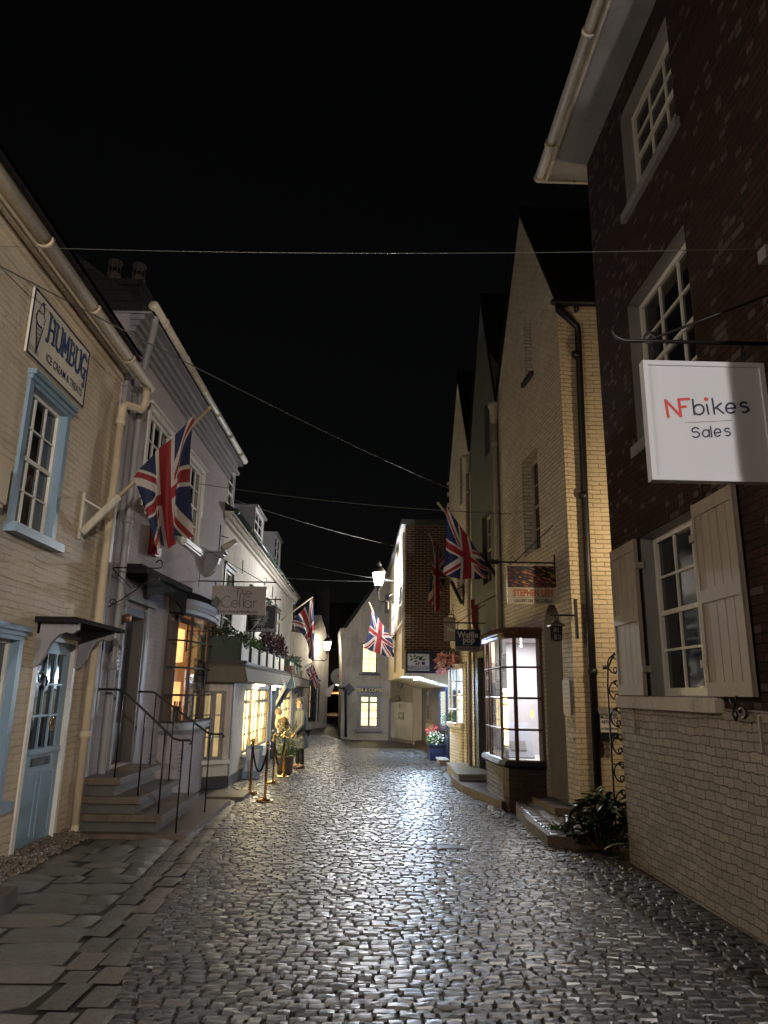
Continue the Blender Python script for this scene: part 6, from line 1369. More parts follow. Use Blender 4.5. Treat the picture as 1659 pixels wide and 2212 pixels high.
mb = MB(); mb.fb(FR, ga0+.1, ga1-.1, -.3, .08, -.02, .12); mb.build('threshold', M['stone'], GG)
gable_roof(FR, ga0, ga1, r_(16.45), 8.2, 11.75, GG)
hp = FR.px('g', 400, 1355, .1)
for yy, zt, mt, par, hopper in ((15.13, FR.px('g', 400, 1400, .1)[1], 'offwhite', GG, True), (17.98, FR.px('g', 225, 1740, .1)[1], 'offwhite', GG, True)):
    mb = MB(); P1 = FR.P(r_(yy), zt-.3, .09); P2 = FR.P(r_(yy), 3.0 if yy < 16 else -.2, .12 if yy > 16 else .09); mb.tube([P1, P2], .052, 10); rings_on_pipe(mb, [tuple(P1), tuple(P2)], (zt-.9, zt-2.4, 4.6), .052)
    if hopper: mb.lathe(P1, [(.05, -.12), (.07, -.05), (.08, .0), (.11, .28), (.14, .30), (.14, .38), (.12, .38)], 10)
    if yy < 16: mb.tube([P2, FR.P(r_(yy)-.0, 2.95, .2)], .06, 8)
    mb.build('downpipe', M[mt], par, True)
# ---- white gabled house
WG = thing('gabled_house', (2.5, 19.5, 0), 'white painted brick gabled house with a small bow shop window', 'house')
wa, wb = r_(18.02), r_(21.0)
wall('wall', FR, [(wa, -.6), (wb, -.6), (wb, 8.2), (r_(19.5), 10.95), (wa, 8.0)], [rect(r_(19.0), r_(19.4), 6.9, 8.3), rect(r_(18.9), r_(19.9), 4.3, 5.9), rect(r_(18.15), r_(18.95), -.05, 2.55), rect(r_(19.35), r_(20.75), .95, 2.4)], M['whitebrick'], WG, .2, .34)
sash(FR, r_(19.0), r_(19.4), 6.9, 8.3, 1, 3, WG, fm='offwhite', d=-.12); sash(FR, r_(18.9), r_(19.9), 4.3, 5.9, 2, 4, WG, fm='offwhite', d=-.14)
mb = MB(); mb.fb(FR, r_(18.15), r_(18.95), -.05, 2.55, -.18, -.12); mb.fb(FR, r_(18.3), r_(18.8), .15, .9, -.12, -.10); mb.fb(FR, r_(18.3), r_(18.8), 1.1, 2.3, -.12, -.10); M['pinkpaint'] = paint('dusty_pink_paint', (.40, .25, .22), .5, .1, 4); mb.build('door', M['pinkpaint'], WG)
mb = MB(); mb.fb(FR, wa, wb, 3.9, 4.02, 0, .05); mb.build('string_course', M['whitebrick'], WG)
gable_roof(FR, wa, wb, r_(19.5), 8.05, 11.0, WG)
mb = MB()
for q in range(9): mb.fb(FR, wb-.02, wb+.10, 5.2+q*.35, 5.3+q*.35, -.1, .05)
mb.build('quoin', M['whitebrick'], WG)
bw_, bpt2 = bow(FR, r_(19.2), r_(20.85), .98, 2.42, .16, 4, 4, WG, 'white', None, base=-.5, basem='whitebrick', top=.1, bot=.14, bars=.032)
mb = MB(); mb.fb(FR, r_(19.36), r_(20.74), .97, 2.39, -.08, -.04); mb.build('lit_interior', M['coolroom'], bw_)
mb = MB(); mb.fb(FR, r_(19.35), r_(20.7), .93, .97, -.4, .2)
for i in range(5): mb.lathe(FR.P(r_(19.5+.25*i), .99, .04), [(.03, 0), (.045, .15), (.025, .3), (.04, .5), (.05, .75), (.02, .85)], 8)
mb.build('window_display', M['greypaint'], bw_)
mb = MB(); foliage(mb, FR.P(r_(20.1), 1.12, .12), (.12, .6, .12), 220, .07, .03); tag(mb.build('window_flowers', M['leaflit']), 'low green plants inside the foot of the white bow window', 'plants')
BK = thing('hanging_basket', tuple(FR.P(r_(19.9), 2.55, .35)), 'overflowing basket of pink flowers above the white bow window', 'flower basket')
c = FR.P(r_(19.9), 2.66, .30)
mb = MB(); foliage(mb, c, (.30, .62, .19), 460, .085, .04, -.2); foliage(mb, c+V((-.16, -.1, -.22)), (.14, .28, .16), 120, .08, .035, -.4); mb.build('flowers', M['pink'], BK)
mb = MB(); foliage(mb, c+V((.05, 0, .12)), (.26, .55, .14), 200, .09, .025, .5); mb.build('leaves', M['leaf'], BK); mb = MB(); mb.lathe(c+V((0, 0, -.15)), [(.02, -.15), (.2, -.05), (.24, .1)], 12); mb.tube([c, c+V((0, 0, .5)), c+V((.4, 0, .5))], .01, 5); mb.build('basket', M['iron'], BK)
# navy waffle sign
Yw = 16.6
A = onY('s', 140, 892, Yw); B = onY('s', 415, 1130, Yw); wb_ = onY('s', 480, 828, Yw); bl = onY('s', 45, 803, Yw)
T, S = hang_sign(None, 2.77, Yw, A.x, B.x, B.z, A.z, wb_.z, bl.x, 'navy', 'navy hanging sign with rounded white lettering and a pale strip along its foot', brace=.45)
w, h = (B.x-A.x)/2, (A.z-B.z)/2
mb = MB(); mb.quad(S.P(-w, -h, .003), S.P(w, -h, .003), S.P(w, -.55*h, .003), S.P(-w, -.55*h, .003)); mb.build('strip', M['signgrey'], T)
text('Waffle', S, 0, .48*h, .19, M['inkwhite'], T, bold=.035, xs=.95); text('pop', S, .02, .04*h, .19, M['inkwhite'], T, bold=.035, xs=.95); text('WAFFLES ON A STICK', S, 0, -.76*h, .06, M['ink'], T, bold=.02, xs=.85)
mb = MB(); mb.stroke(S, [(-.35*w, -.38*h), (.35*w, -.38*h)], .008); mb.build('rule', M['inkwhite'], T)
Yg = 20.2; A = onY('s', 25, 762, Yg); B = onY('s', 130, 1020, Yg); T, S = hang_sign(None, 2.45, Yg, A.x, A.x+.75, B.z, A.z, A.z+.08, A.x-.05, 'greypaint', 'plain grey hanging sign partly behind the navy sign', brace=.3)
text('Marie', S, -.12, -.02, .15, M['inkwhite'], T)
Yp = 17.3; c = onY('f', 690, 985, Yp); mb = MB(); mb.add([(c.x-.12, Yp, c.z+.45), (c.x+.22, Yp, c.z+.5), (c.x+.28, Yp+.04, c.z-.42), (c.x+.05, Yp-.03, c.z-.5), (c.x-.1, Yp+.04, c.z-.1)], [(0, 4, 3, 2, 1)]); tag(mb.build('pennant', M['redpaint']), 'small folded red flag hanging behind the pale downpipe', 'flag')

# ---- jettied building of brown brick
YJ = 21.02
q0 = onY('e', 868, 1020, YJ); jx = q0.x; zs = q0.z; jt = onY('e', 868, -72, YJ).z
JB = thing('jettied_building', (1.8, 24, 0), 'jettied building with a brown brick side wall and cream front', 'building')
FJ = Fr((jx, YJ), (2.62, YJ)); wall('side_wall', FJ, [(0, zs), (FJ.L, zs), (FJ.L, jt), (0, jt)], [], M['newbrick'], JB, .1, .25)
FJF = Fr((jx, YJ+.001), (jx-.17, 31.2), True)
def jp(c, x, y): return FJF.px(c, x, y)
zl = 2.22
jw = [jp('e', 865, 330), jp('e', 822, 730), jp('e', 800, 560), jp('e', 775, 830)]
wall('front_wall', FJF, [(.0, zl), (10.1, zl), (10.1, jt), (.0, jt)], [rect(.35, 3.3, 3.9, 5.3), rect(5.0, 8.0, 3.9, 5.3)], M['creampaint'], JB, .1, .25)
for a, b in ((.35, 3.3), (5.0, 8.0)):
    sash(FJF, a, b, 3.9, 5.3, 3, 2, JB, fm='white', d=-.03, meet=False); 
mb = MB(); mb.prism([V((jx-.12, YJ-.12, jt+.0)), V((2.7, YJ-.12, jt)), V((2.7, 31.2, jt)), V((jx-.3, 31.2, jt))], (0, 0, .16)); mb.build('roof', M['darkgrey'], JB)
mb = MB(); mb.fb(FJF, 0, 10, 3.75, 3.83, 0, .06)
for u_ in (.1, 4.2): mb.fb(FJF, u_, u_+.1, zl+.2, jt-.2, 0, .07)
mb.build('trim', M['offwhite'], JB)
mb = MB(); Q = [(jx, YJ, zl), (1.55, YJ, zl-.02), (2.0, YJ, zl-.14), (2.55, YJ, zl-.28)]
rs = [[V((x_-(.017*(yy-YJ)), yy, z_)) for x_, _, z_ in Q] for yy in (YJ, 24, 28, 31.3)]; mb.rings(rs, cap=False, closed=False)
mb.build('soffit', M['white'], JB)
mb = MB(); mb.prism([V((2.0, YJ+.0, zl-.14)), V((2.55, YJ, zl-.28)), V((2.55, YJ, zs)), V((jx, YJ, zs)), V((jx, YJ, zl)), V((1.55, YJ, zl-.02))], (0, .2, 0)); mb.build('end_board', M['offwhite'], JB)
A = onY('p', 362, 232, YJ-.1); B = onY('p', 870, 560, YJ-.1)
SG_ = thing('fascia_sign', ((A.x+B.x)/2, YJ-.1, B.z), 'navy sign board with a white panel of painted blueberries under the brick wall', 'sign')
mb = MB(); mb.box((A.x, YJ-.10, B.z), (B.x, YJ-.004, A.z)); mb.build('board', M['royal'], SG_)
a = onY('p', 388, 272, YJ-.11); b = onY('p', 702, 522, YJ-.11); mb = MB(); mb.box((a.x, YJ-.12, b.z), (b.x, YJ-.101, a.z)); mb.build('panel', M['signwhite'], SG_)
S = Sg(((a.x+b.x)/2, YJ-.121, (a.z+b.z)/2), (1, 0, 0), (0, -1, 0)); pw, ph = (b.x-a.x)/2, (a.z-b.z)/2
def blob(mb, cx, cy, rx, ry, rot=0): mb.add([S.P(cx+rx*math.cos(t)*math.cos(rot)-ry*math.sin(t)*math.sin(rot), cy+rx*math.cos(t)*math.sin(rot)+ry*math.sin(t)*math.cos(rot), .003+len(mb.f)*.0002) for t in [i*.449 for i in range(14)]], [tuple(range(14))])
mb = MB(); 
for cx, cy, ro in ((-.7, .68, -.5), (-.35, .72, 1.3), (-.65, .3, .5), (-.2, .5, .9), (-.25, .1, .3), (.3, .62, .4), (.5, .3, .2), (0, -.15, 1.2), (-.05, .62, .2)): blob(mb, cx*pw, cy*ph, .16*pw, .085*pw, ro)
mb.build('painted_leaf', M['leaflit'], SG_)
mb = MB(); blob(mb, .18*pw, .42*ph, .16*pw, .16*pw); blob(mb, .45*pw, -.12*ph, .16*pw, .16*pw); mb.build('painted_berry', M['royal'], SG_)
mb = MB(); blob(mb, -.2*pw, -.22*ph, .10*pw, .10*pw); blob(mb, -.4*pw, .4*ph, .06*pw, .06*pw); mb.build('painted_red_berry', M['inkred'], SG_)
text('Blueberry London', S, 0, -.55*ph, .15, M['ink'], SG_, xs=.62); text('WWW.BLUEBERRY-LONDON', S, 0, -.84*ph, .055, M['ink'], SG_, bold=.02, xs=.8)
# light under the jetty
mb = MB(); mb.box((1.5, 21.8, zl-.08), (1.58, 22.9, zl-.04)); mb.build('strip_light', M['tube'], JB)
lamp('POINT', 'jetty_strip_light', (1.62, 22.2, zl-.2), 260, (.56, .75, 1), .10)
mb = MB(); mb.tube([(1.3, YJ+.3, zl-.04), (1.9, YJ+.3, zl-.08), (2.05, YJ+.3, zl-.12), (2.1, YJ+.3, zl-.2), (2.2, YJ+.3, zl-.18)], .012, 5); mb.build('cable_pipe', M['greypaint'], JB, True)
# ground floor shop fronts under the jetty
FU = Fr((2.52, 21.0), (2.42, 32.3), True)
def up(c, x, y): return FU.px(c, x, y)
a1 = up('p', 860, 800)[0]; a0 = up('p', 965, 800)[0]; b1 = up('p', 665, 800)[0]; b0 = up('p', 755, 800)[0]
a0, a1 = max(.9, min(a0, a1)), max(a0, a1); b0, b1 = min(b0, b1), max(b0, b1)
zbl = up('p', 890, 1350)[1]
SB = thing('shopfront', (2.5, 25, -.3), 'blue framed glowing shopfront with brown framed window beyond, under the jetty', 'shopfront')
wall('wall', FU, [(0, -.7), (FU.L, -.7), (FU.L, 2.1), (0, 2.1)], [rect(a0, a1, .72, 1.85), rect(b0, b1, .62, 1.95), rect(.05, a0-.12, -.4, 1.9)], M['royal'], SB, .15, .2)
w_ = shopwin(FU, a0, a1, .72, 1.85, 1, 'paleroom', SB, fm='royal', trans=0, rows=1, cols=1, dep=.05, d=.04); mb = MB(); mb.fb(FU, a0-.08, a1+.08, .64, .72, 0, .12); mb.build('sill', M['royal'], w_)
mb = MB(); foliage(mb, FU.P((a0+a1)/2-.3, .92, .02), (.012, .4, .22), 120, .07, .03); mb.build('window_display', M['leafpale'], w_)
sash(FU, b0, b1, .62, 1.95, 1, 2, SB, fm='brown', d=.0, fw=.12, meet=False)
mb = MB(); mb.fb(FU, b0-.1, b1+.3, -.3, .60, .0, .02); mb.build('lower_panel', M['sage'], SB)
mb = MB(); mb.fb(FU, .08, a0-.15, -.4, 1.88, -.12, -.07); mb.fb(FU, .2, .24, .6, 1.2, -.07, -.02); mb.build('door', M['navy'], SB)
mb = MB(); mb.fb(FU, .4, a0-.3, .5, 1.7, -.069, -.06); mb.build('door_pane', M['paleroom'], SB)
mb = MB(); mb.box((2.05, 31.6, -.45), (2.5, 31.9, 1.95)); mb.build('pier', M['creampaint'], SB)
mb = MB(); mb.box((2.49, 31.0, -.45), (2.56, 31.6, 1.9)); mb.build('dark_door', M['darkgrey'], SB)
a = onY('p', 715, 1560, 23.9); 
PB = thing('flower_box', (2.22, 24.2, -.3), 'dark blue wooden box planter with red and white flowers beside the shopfront', 'planter')
mb = MB(); mb.box((2.02, 23.1, -.34), (2.48, 24.1, .16)); mb.box((1.99, 23.07, .16), (2.51, 24.13, .20)); mb.build('box', M['royal'], PB)
for nm, mt, cc_, n_ in (('leaves', 'leaflit', (2.24, 23.6, .34), 260), ('red_flowers', 'redpet', (2.16, 23.75, .56), 90), ('white_flowers', 'whitepet', (2.24, 23.4, .38), 90)):
    mb = MB(); foliage(mb, cc_, (.2, .42, .2), n_, .09, .035); mb.build(nm, M[mt], PB)
scroll_bracket(V((jx-.07, 25.2, 3.5)), (-1, 0, 0), .6, .7, 'black scrolled iron bracket with no sign on the cream front of the jettied building')
# ================================================================== FLAGS
def flag(lab, pole0, tip, G, Yc, crop, fold=.05, wallp=None, bracket=True, seed=1, polecut=None, ydep=None):
    """pole from wall to tip; cloth through a 3x3 net of points: rows hoist..fly, columns hoist-bottom..hoist-top"""
    p0, p1 = V(pole0), V(tip); T = thing('union_flag', tuple(p0), lab, 'flag', 'union flags on poles')
    mb = MB(); mb.tube([p0, p0.lerp(p1, .5), p1], [.032, .028, .024], 8); mb.ball(p1, .032, 8, 5); mb.build('pole', M['wood'], T, True)
    dr_ = (p1-p0).normalized()
    mb = MB(); mb.tube([p0-dr_*.05, p0+dr_*.62], .05, 8)
    w = V(wallp) if wallp else V((p0.x-math.copysign(.06, dr_.x), p0.y, p0.z))
    mb.tube([p0+dr_*.35, V((w.x, p0.y, p0.z+.42))], .014, 5); mb.tube([V((w.x, p0.y, p0.z+.5)), V((w.x, p0.y, p0.z-.12))], .02, 5); mb.build('bracket', M['offwhite'] if p0.x < -2 else M['iron'], T)
    P = [[onY(crop, x, y, Yc[i][j] if isinstance(Yc, list) else Yc) for j, (x, y) in enumerate(row)] for i, row in enumerate(G)]
    def lag(t): return (2*(t-.5)*(t-1), -4*t*(t-1), 2*t*(t-.5))
    nu, nv = 40, 28; mb = MB(); vs = []; uv = []
    for i in range(nu+1):
        s = i/nu; ls = lag(s)
        for j in range(nv+1):
            t = j/nv; lt = lag(t); q = V((0, 0, 0))
            for a in range(3):
                for b in range(3): q += P[a][b]*(ls[a]*lt[b])
            amp = fold*(.25+s)
            q.y += amp*math.sin(t*11+seed+s*1.5)+amp*.5*math.sin(t*23+seed*2+s*3); q.x += amp*.22*math.sin(t*15+seed*3+s*2)
            vs.append(q); uv.append((s, t))
    mb.add(vs, [(i*(nv+1)+j, i*(nv+1)+j+1, (i+1)*(nv+1)+j+1, (i+1)*(nv+1)+j) for i in range(nu) for j in range(nv)]); mb.uv = uv
    mb.build('flag_cloth', M['flag'], T, True); return T
# near left
flag('large union flag hanging in folds from the cream house wall, nearest on the left', (-3.68, 9.05, 3.72), onY('b', 1368, 12, 9.6), [[(865, 460), (1080, 240), (1275, 62)], [(955, 700), (1085, 590), (1232, 440)], [(1038, 932), (1110, 905), (1238, 835)]], [[9.16, 9.32, 9.5]]*3, 'b', .12, seed=1)
# middle left on the white shop
tp = onY('d', 790, 650, 25.2); flag('union flag flying from the white shop front on the left, above the maroon shrubs', (-3.56, 25.6, onX('d', 525, 930, -3.56).z), tp, [[(638, 832), (715, 745), (793, 658)], [(742, 950), (775, 905), (806, 850)], [(758, 1075), (785, 1105), (806, 1118)]], 25.0, 'd', .05, seed=2)
tp = onY('n', 860, 400, 31); flag('small union flag lowest and farthest on the left, below the other one', (-2.95, 31.1, onY('n', 735, 535, 31).z), tp, [[(750, 515), (805, 465), (858, 415)], [(815, 640), (855, 590), (905, 545)], [(900, 790), (935, 765), (975, 735)]], 31, 'n', .04, seed=3)
# centre right on the cream front
FJx = lambda y: jx-.017*(y-YJ)
tp = onY('e', 562, 605, 26.4); flag('union flag spread out from the cream jettied front in the middle of the view', (FJx(26.5)-.03, 26.5, onX('e', 797, 1040, FJx(26.5)).z), tp, [[(752, 905), (662, 770), (580, 655)], [(768, 985), (650, 900), (562, 830)], [(742, 1078), (630, 1045), (512, 998)]], 26.2, 'e', .05, seed=4)
# big right
p0 = onX('t', 1645, 1130, 2.80); tp = onY('t', 730, 5, 15.0)
flag('largest union flag on the right, hung from a pole by the sage green house', (2.80, 15.35, onY('t', 1645, 1130, 15.35).z), tp, [[(1445, 890), (1120, 420), (860, 60)], [(1500, 1040), (1180, 840), (855, 640)], [(1520, 1150), (1180, 1190), (788, 1108)]], 14.85, 't', .06, seed=5)
tp = onY('t', 590, 480, 18.6)
flag('narrow drooping union flag in tight folds beside the brown brick wall', (2.50, 19.0, onY('t', 1200, 1545, 19.0).z), tp, [[(812, 850), (725, 690), (632, 545)], [(860, 1120), (715, 1080), (615, 1000)], [(765, 1350), (725, 1680), (580, 1530)]], [[18.6]*3, [18.5, 18.8, 18.5], [18.5, 18.8, 18.5]], 't', .10, seed=6)

# ================================================================== CABLES
def cable(a, b, sag, lab, r=.007):
    a, b = V(a), V(b); mb = MB(); mb.tube([a.lerp(b, i/16)+V((0, 0, -sag*4*(i/16)*(1-i/16))) for i in range(17)], r, 5); tag(mb.build('overhead_cable', M['steel']), lab, 'cable', 'cables strung across the street')
cable(onX('D', 0, 532, -3.75), onX('D', 1650, 537, 3.12), .06, 'top cable crossing the whole sky almost level', .0028)
a = onX('D', 0, 575, -3.75); cable(a, onX('D', 975, 1057, 2.5), .10, 'long cable slanting from the cream house down to the white gable', .009)
cable(onX('D', 430, 1045, -3.6), onX('f', 945, 228, 2.95), .1, 'cable from the grey house to the iron hook on the gallery', .008)
cable(onX('D', 500, 1078, -3.6), onX('f', 380, 512, 2.55), .15, 'cable slanting down behind the two right hand flags', .008)
cable(onX('D', 612, 1206, -3.5), (FJx(24), 24, onX('D', 860, 1262, FJx(24)).z), .1, 'cable running past the big street lamp', .008)
cable(onX('D', 612, 1248, -3.4), (FJx(26), 26, onX('D', 855, 1254, FJx(26)).z), .06, 'lowest thin cable behind the big street lamp', .008)

# ================================================================== ROPE BARRIERS
def stanchion_proto(loc, lab):
    T = thing('barrier_post', tuple(loc), lab, 'barrier post', 'polished brass rope barrier posts'); L = V(loc)
    mb = MB(); mb.lathe(L, [(.0, 0), (.16, 0), (.165, .012), (.15, .025), (.06, .04), (.03, .05), (.025, .07)], 24); mb.build('base', M['brass'], T, True)
    mb = MB(); mb.lathe(L, [(.024, .06), (.024, .88), (.034, .885), (.034, .90), (.024, .905)], 16); mb.build('tube', M['brass'], T, True)
    mb = MB(); mb.lathe(L, [(.024, .90), (.036, .905), (.02, .925), (.03, .94), (.042, .965), (.03, .995), (.006, 1.01)], 16); mb.build('finial', M['brass'], T, True)
    mb = MB(); mb.tube([L+V((.05*math.cos(t), .05*math.sin(t), .885)) for t in [i*.785 for i in range(9)]], .006, 5); mb.build('ring', M['brass'], T, True)
    return T
pos = []
for (c, x, y) in (('D', 540, 1716), ('D', 572, 1732), ('v', 937, 1785), ('v', 1085, 1697)):
    d = ray(c, x, y); k = 1.75/(-.012*d.y-d.z); p = CAM+d*k; pos.append(V((p.x, p.y, gz(p.x, p.y)+.012)))
labs = ['polished brass barrier post standing closest to the shop wall, left of the nearest one', 'nearest polished brass barrier post, standing furthest out on the cobbles', 'brass barrier post in front of the pot, with the rope on its left', 'farthest brass barrier post, in front of the leafy pot']
pr = stanchion_proto(pos[0], labs[0]); 
for i in (1, 2, 3):
    c = copy_tree(pr); c.location = pos[i]; c['label'] = labs[i]
def rope(a, b, sag, lab):
    mb = MB(); a = V(a)+V((0, 0, .87)); b = V(b)+V((0, 0, .87)); mb.tube([a.lerp(b, i/20)+V((0, 0, -sag*4*(i/20)*(1-i/20))) for i in range(21)], .017, 8); mb.tube([a, a.lerp(b, .04)+V((0, 0, -sag*.15))], .02, 8); tag(mb.build('barrier_rope', M['rope'], None, True), lab, 'rope', 'dark ropes on the brass posts')
rope(pos[0], pos[1], .42, 'dark velvet rope looped between the two nearest brass posts')
rope(pos[2], pos[3], .55, 'dark velvet rope looped between the two farther brass posts')
# board lying on the ground and leaning menu board behind posts
T = thing('pavement_sign', (-2.55, 17.6, -.2), 'pale blue leaning pavement sign behind the brass posts', 'pavement sign')
mb = MB(); mb.prism([V((-2.78, 17.2, -.2)), V((-2.4, 17.35, -.2)), V((-2.38, 17.6, .5)), V((-2.76, 17.5, .5))], (0, .03, 0)); mb.build('board', M['blue'], T)
mb = MB(); mb.prism([V((-2.74, 17.25, -.05)), V((-2.46, 17.36, -.05)), V((-2.44, 17.55, .42)), V((-2.72, 17.47, .42))], (0, -.005, 0)); mb.build('poster', M['signwhite'], T)
mb = MB(); mb.box((-2.8, 13.6, -.2), (-2.15, 14.5, -.10)); tag(mb.build('stone_slab', M['stone']), 'low dark stone slab over the gutter at the end of the steps', 'slab')
# pot with leafy shrub
d = ray('v', 1095, 1670); k = 1.75/(-.012*d.y-d.z); pp = CAM+d*k; pp = V((pp.x, pp.y+.2, gz(0, pp.y)))
PT = thing('potted_plant', tuple(pp), 'round pot with a pale grey green leafy bush in front of the couple', 'potted plant')
mb = MB(); mb.lathe(pp, [(.0, 0), (.17, 0), (.19, .1), (.21, .38), (.225, .40), (.225, .43), (.20, .43), (.19, .38), (0, .38)], 24); mb.build('pot', M['stone'], PT, True)
mb = MB(); foliage(mb, pp+V((0, 0, .48)), (.24, .22, .11), 260, .06, .028); mb.build('low_leaves', M['leaflit'], PT)
mb = MB(); st = MB()
for i in range(26):
    a = rl.uniform(0, 6.28); r__ = rl.uniform(.08, .40); tp_ = pp+V((r__*math.cos(a), r__*math.sin(a)*.8, rl.uniform(.60, 1.12))); st.tube([pp+V((0, 0, .4)), pp.lerp(tp_, .6)+V((0, 0, .2)), tp_], .006, 4)
    for k in range(26): q = (pp+V((0, 0, .45))).lerp(tp_, rl.uniform(.35, 1.05)); leaf(mb, q+V((rl.gauss(0, .05), rl.gauss(0, .05), rl.gauss(0, .05))), (rl.uniform(-1, 1), rl.uniform(-1, 1), rl.uniform(-.4, .8)), rl.uniform(.04, .075), .024)
mb.build('leaves', M['leafpale'], PT); st.build('stem', M['brown'], PT)

# ================================================================== PEOPLE
def skin_obj(name, J, E, mat, parent, sub=2, root=0):
    """joints J: name -> (point, (rx, ry)); edges E; one continuous skinned surface"""
    keys = list(J); base = V(parent['_w']); me = bpy.data.meshes.new(name)
    me.from_pydata([V(J[k][0])-base for k in keys], [(keys.index(a), keys.index(b)) for a, b in E], [])
    o = bpy.data.objects.new(name, me); COL.objects.link(o); o.parent = parent; o['_w'] = parent['_w']
    sk = o.modifiers.new('skin', 'SKIN'); sk.use_smooth_shade = True; sk.branch_smoothing = .6
    for i, k in enumerate(keys):
        r__ = J[k][1]; me.skin_vertices[0].data[i].radius = r__ if isinstance(r__, tuple) else (r__, r__); me.skin_vertices[0].data[i].use_root = (i == root)
    sb = o.modifiers.new('sub', 'SUBSURF'); sb.levels = sub; sb.render_levels = sub
    dg = bpy.context.evaluated_depsgraph_get(); dg.update(); m2 = bpy.data.meshes.new_from_object(o.evaluated_get(dg)); o.modifiers.clear(); o.data = m2
    m2.materials.clear(); m2.materials.append(mat); m2.polygons.foreach_set('use_smooth', [True]*len(m2.polygons)); return o
def person(loc, face, H, lab, lean, hair, arms, top, topm, coatlen, legs, headturn=0, headdrop=0, hairlen=0, legm='trouser', coatw=1.0):
    """face: heading angle (direction the person looks), local axes: f forward, l left"""
    L = V(loc); f = V((math.cos(face), math.sin(face), 0)); l = V((-f.y, f.x, 0)); u = V((0, 0, 1)); s = H/1.78
    def q(a, b, c): return L+(f*a+l*b+u*c)*s
    T = thing('person', tuple(L), lab, 'person')
    ln = lean
    hipz = .93; ch = q(ln*.55, 0, 1.32-ln*.12); nk = q(ln*.85, 0, 1.50-ln*.25)
    hd = q(ln*1.0+.02+headdrop*.3, 0, 1.67-ln*.34-headdrop)
    J = {'pelvis': (q(0, 0, hipz), (.15, .12)), 'waist': (q(ln*.2, 0, 1.08), (.14, .11)), 'chest': (ch, (.17, .12)), 'neck': (nk, (.062, .06)), 'jaw': (hd+(f*.012-u*.045)*s, (.066, .07)), 'head': (hd+(u*.035)*s, (.082, .088)), 'crown': (hd+u*.095*s, (.055, .06))}
    E = [('pelvis', 'waist'), ('waist', 'chest'), ('chest', 'neck'), ('neck', 'jaw'), ('jaw', 'head'), ('head', 'crown')]
    hf = V((math.cos(face+headturn), math.sin(face+headturn), 0)); hl = V((-hf.y, hf.x, 0))
    J['nose'] = (hd+(hf*.105-u*.002)*s, .012); E.append(('head', 'nose'))
    J['chin'] = (hd+(hf*.075-u*.075)*s, .024); E.append(('jaw', 'chin'))
    for sd, nm in ((1, 'l'), (-1, 'r')):
        J['ear'+nm] = (hd+(hl*.095*sd-hf*.005+u*.01)*s, .014); E.append(('head', 'ear'+nm))
        J['sh'+nm] = (ch+(l*.19*sd+u*.09)*s, .065)
        el, ha = arms[0 if sd > 0 else 1]
        J['el'+nm] = (q(*el), .043); J['wr'+nm] = (q(*ha), .028); E += [('chest', 'sh'+nm), ('sh'+nm, 'el'+nm), ('el'+nm, 'wr'+nm)]
        d_ = (q(*ha)-q(*el)).normalized(); J['palm'+nm] = (q(*ha)+d_*.06*s, (.034, .018)); E.append(('wr'+nm, 'palm'+nm))
        sdv = d_.cross(f).normalized() if abs(d_.dot(f)) < .9 else l
        for k in range(4):
            b0 = q(*ha)+(d_*.10+sdv*(k-1.5)*.018)*s; b1 = b0+(d_*(.055-.006*abs(k-1.5))+f*.02)*s
            J[f'fa{nm}{k}'] = (b0, .009); J[f'fb{nm}{k}'] = (b1, .007); E += [('palm'+nm, f'fa{nm}{k}'), (f'fa{nm}{k}', f'fb{nm}{k}')]
        J['th'+nm] = (q(*ha)+(d_*.06+sdv*-.045+f*.02)*s, .009); E.append(('wr'+nm, 'th'+nm))
        (hx, kx_, ax_) = legs[0 if sd > 0 else 1]
        J['hip'+nm] = (q(0, .09*sd, .88), .085); J['knee'+nm] = (q(kx_, .095*sd, .50), .055); J['ank'+nm] = (q(ax_, .10*sd, .09), .038); J['toe'+nm] = (q(ax_+.16, .11*sd, .035), .032)
        E += [('pelvis', 'hip'+nm), ('hip'+nm, 'knee'+nm), ('knee'+nm, 'ank'+nm), ('ank'+nm, 'toe'+nm)]
    J = {k: (v[0], tuple(x*s for x in (v[1] if isinstance(v[1], tuple) else (v[1], v[1])))) for k, v in J.items()}
    skin_obj('body', J, E, M['skin'], T)
    # clothing
    def sub(keys, edges, grow, nm, mt, root=0, over=None):
        JJ = {k: (J[k][0], tuple(x+grow for x in J[k][1])) for k in keys}
        if over: JJ.update(over)
        return skin_obj(nm, JJ, edges, M[mt], T, 2, root)
    lk = ['pelvis']+[a+b for b in 'lr' for a in ('hip', 'knee', 'ank')]
    sub(lk, [e for e in E if e[0] in lk and e[1] in lk], .022, 'trousers', legm)
    for b in 'lr':
        p = J['ank'+b][0]; tq = J['toe'+b][0]; mb = MB(); dd_ = (tq-p); dd_.z = 0; dd_.normalize(); sdd = V((-dd_.y, dd_.x, 0))
        c0 = V((p.x, p.y, L.z))
        rs = [[c0+dd_*a+(sdd*math.cos(t)*w_)+u*(.005+h_*max(0, math.sin(t))) for t in [i*math.pi/6-.0 for i in range(12)]] for a, w_, h_ in ((-.07, .025, .06), (-.05, .045, .09), (.0, .05, .10), (.08, .048, .075), (.15, .055, .05), (.21, .045, .04), (.235, .02, .025))]
        mb.rings(rs); mb.build('shoe', M['shoe'], T, True)
    # coat or jacket: lofted rings round the trunk, then sleeves
    hem = coatlen; N_ = 20; mb = MB(); rows = []
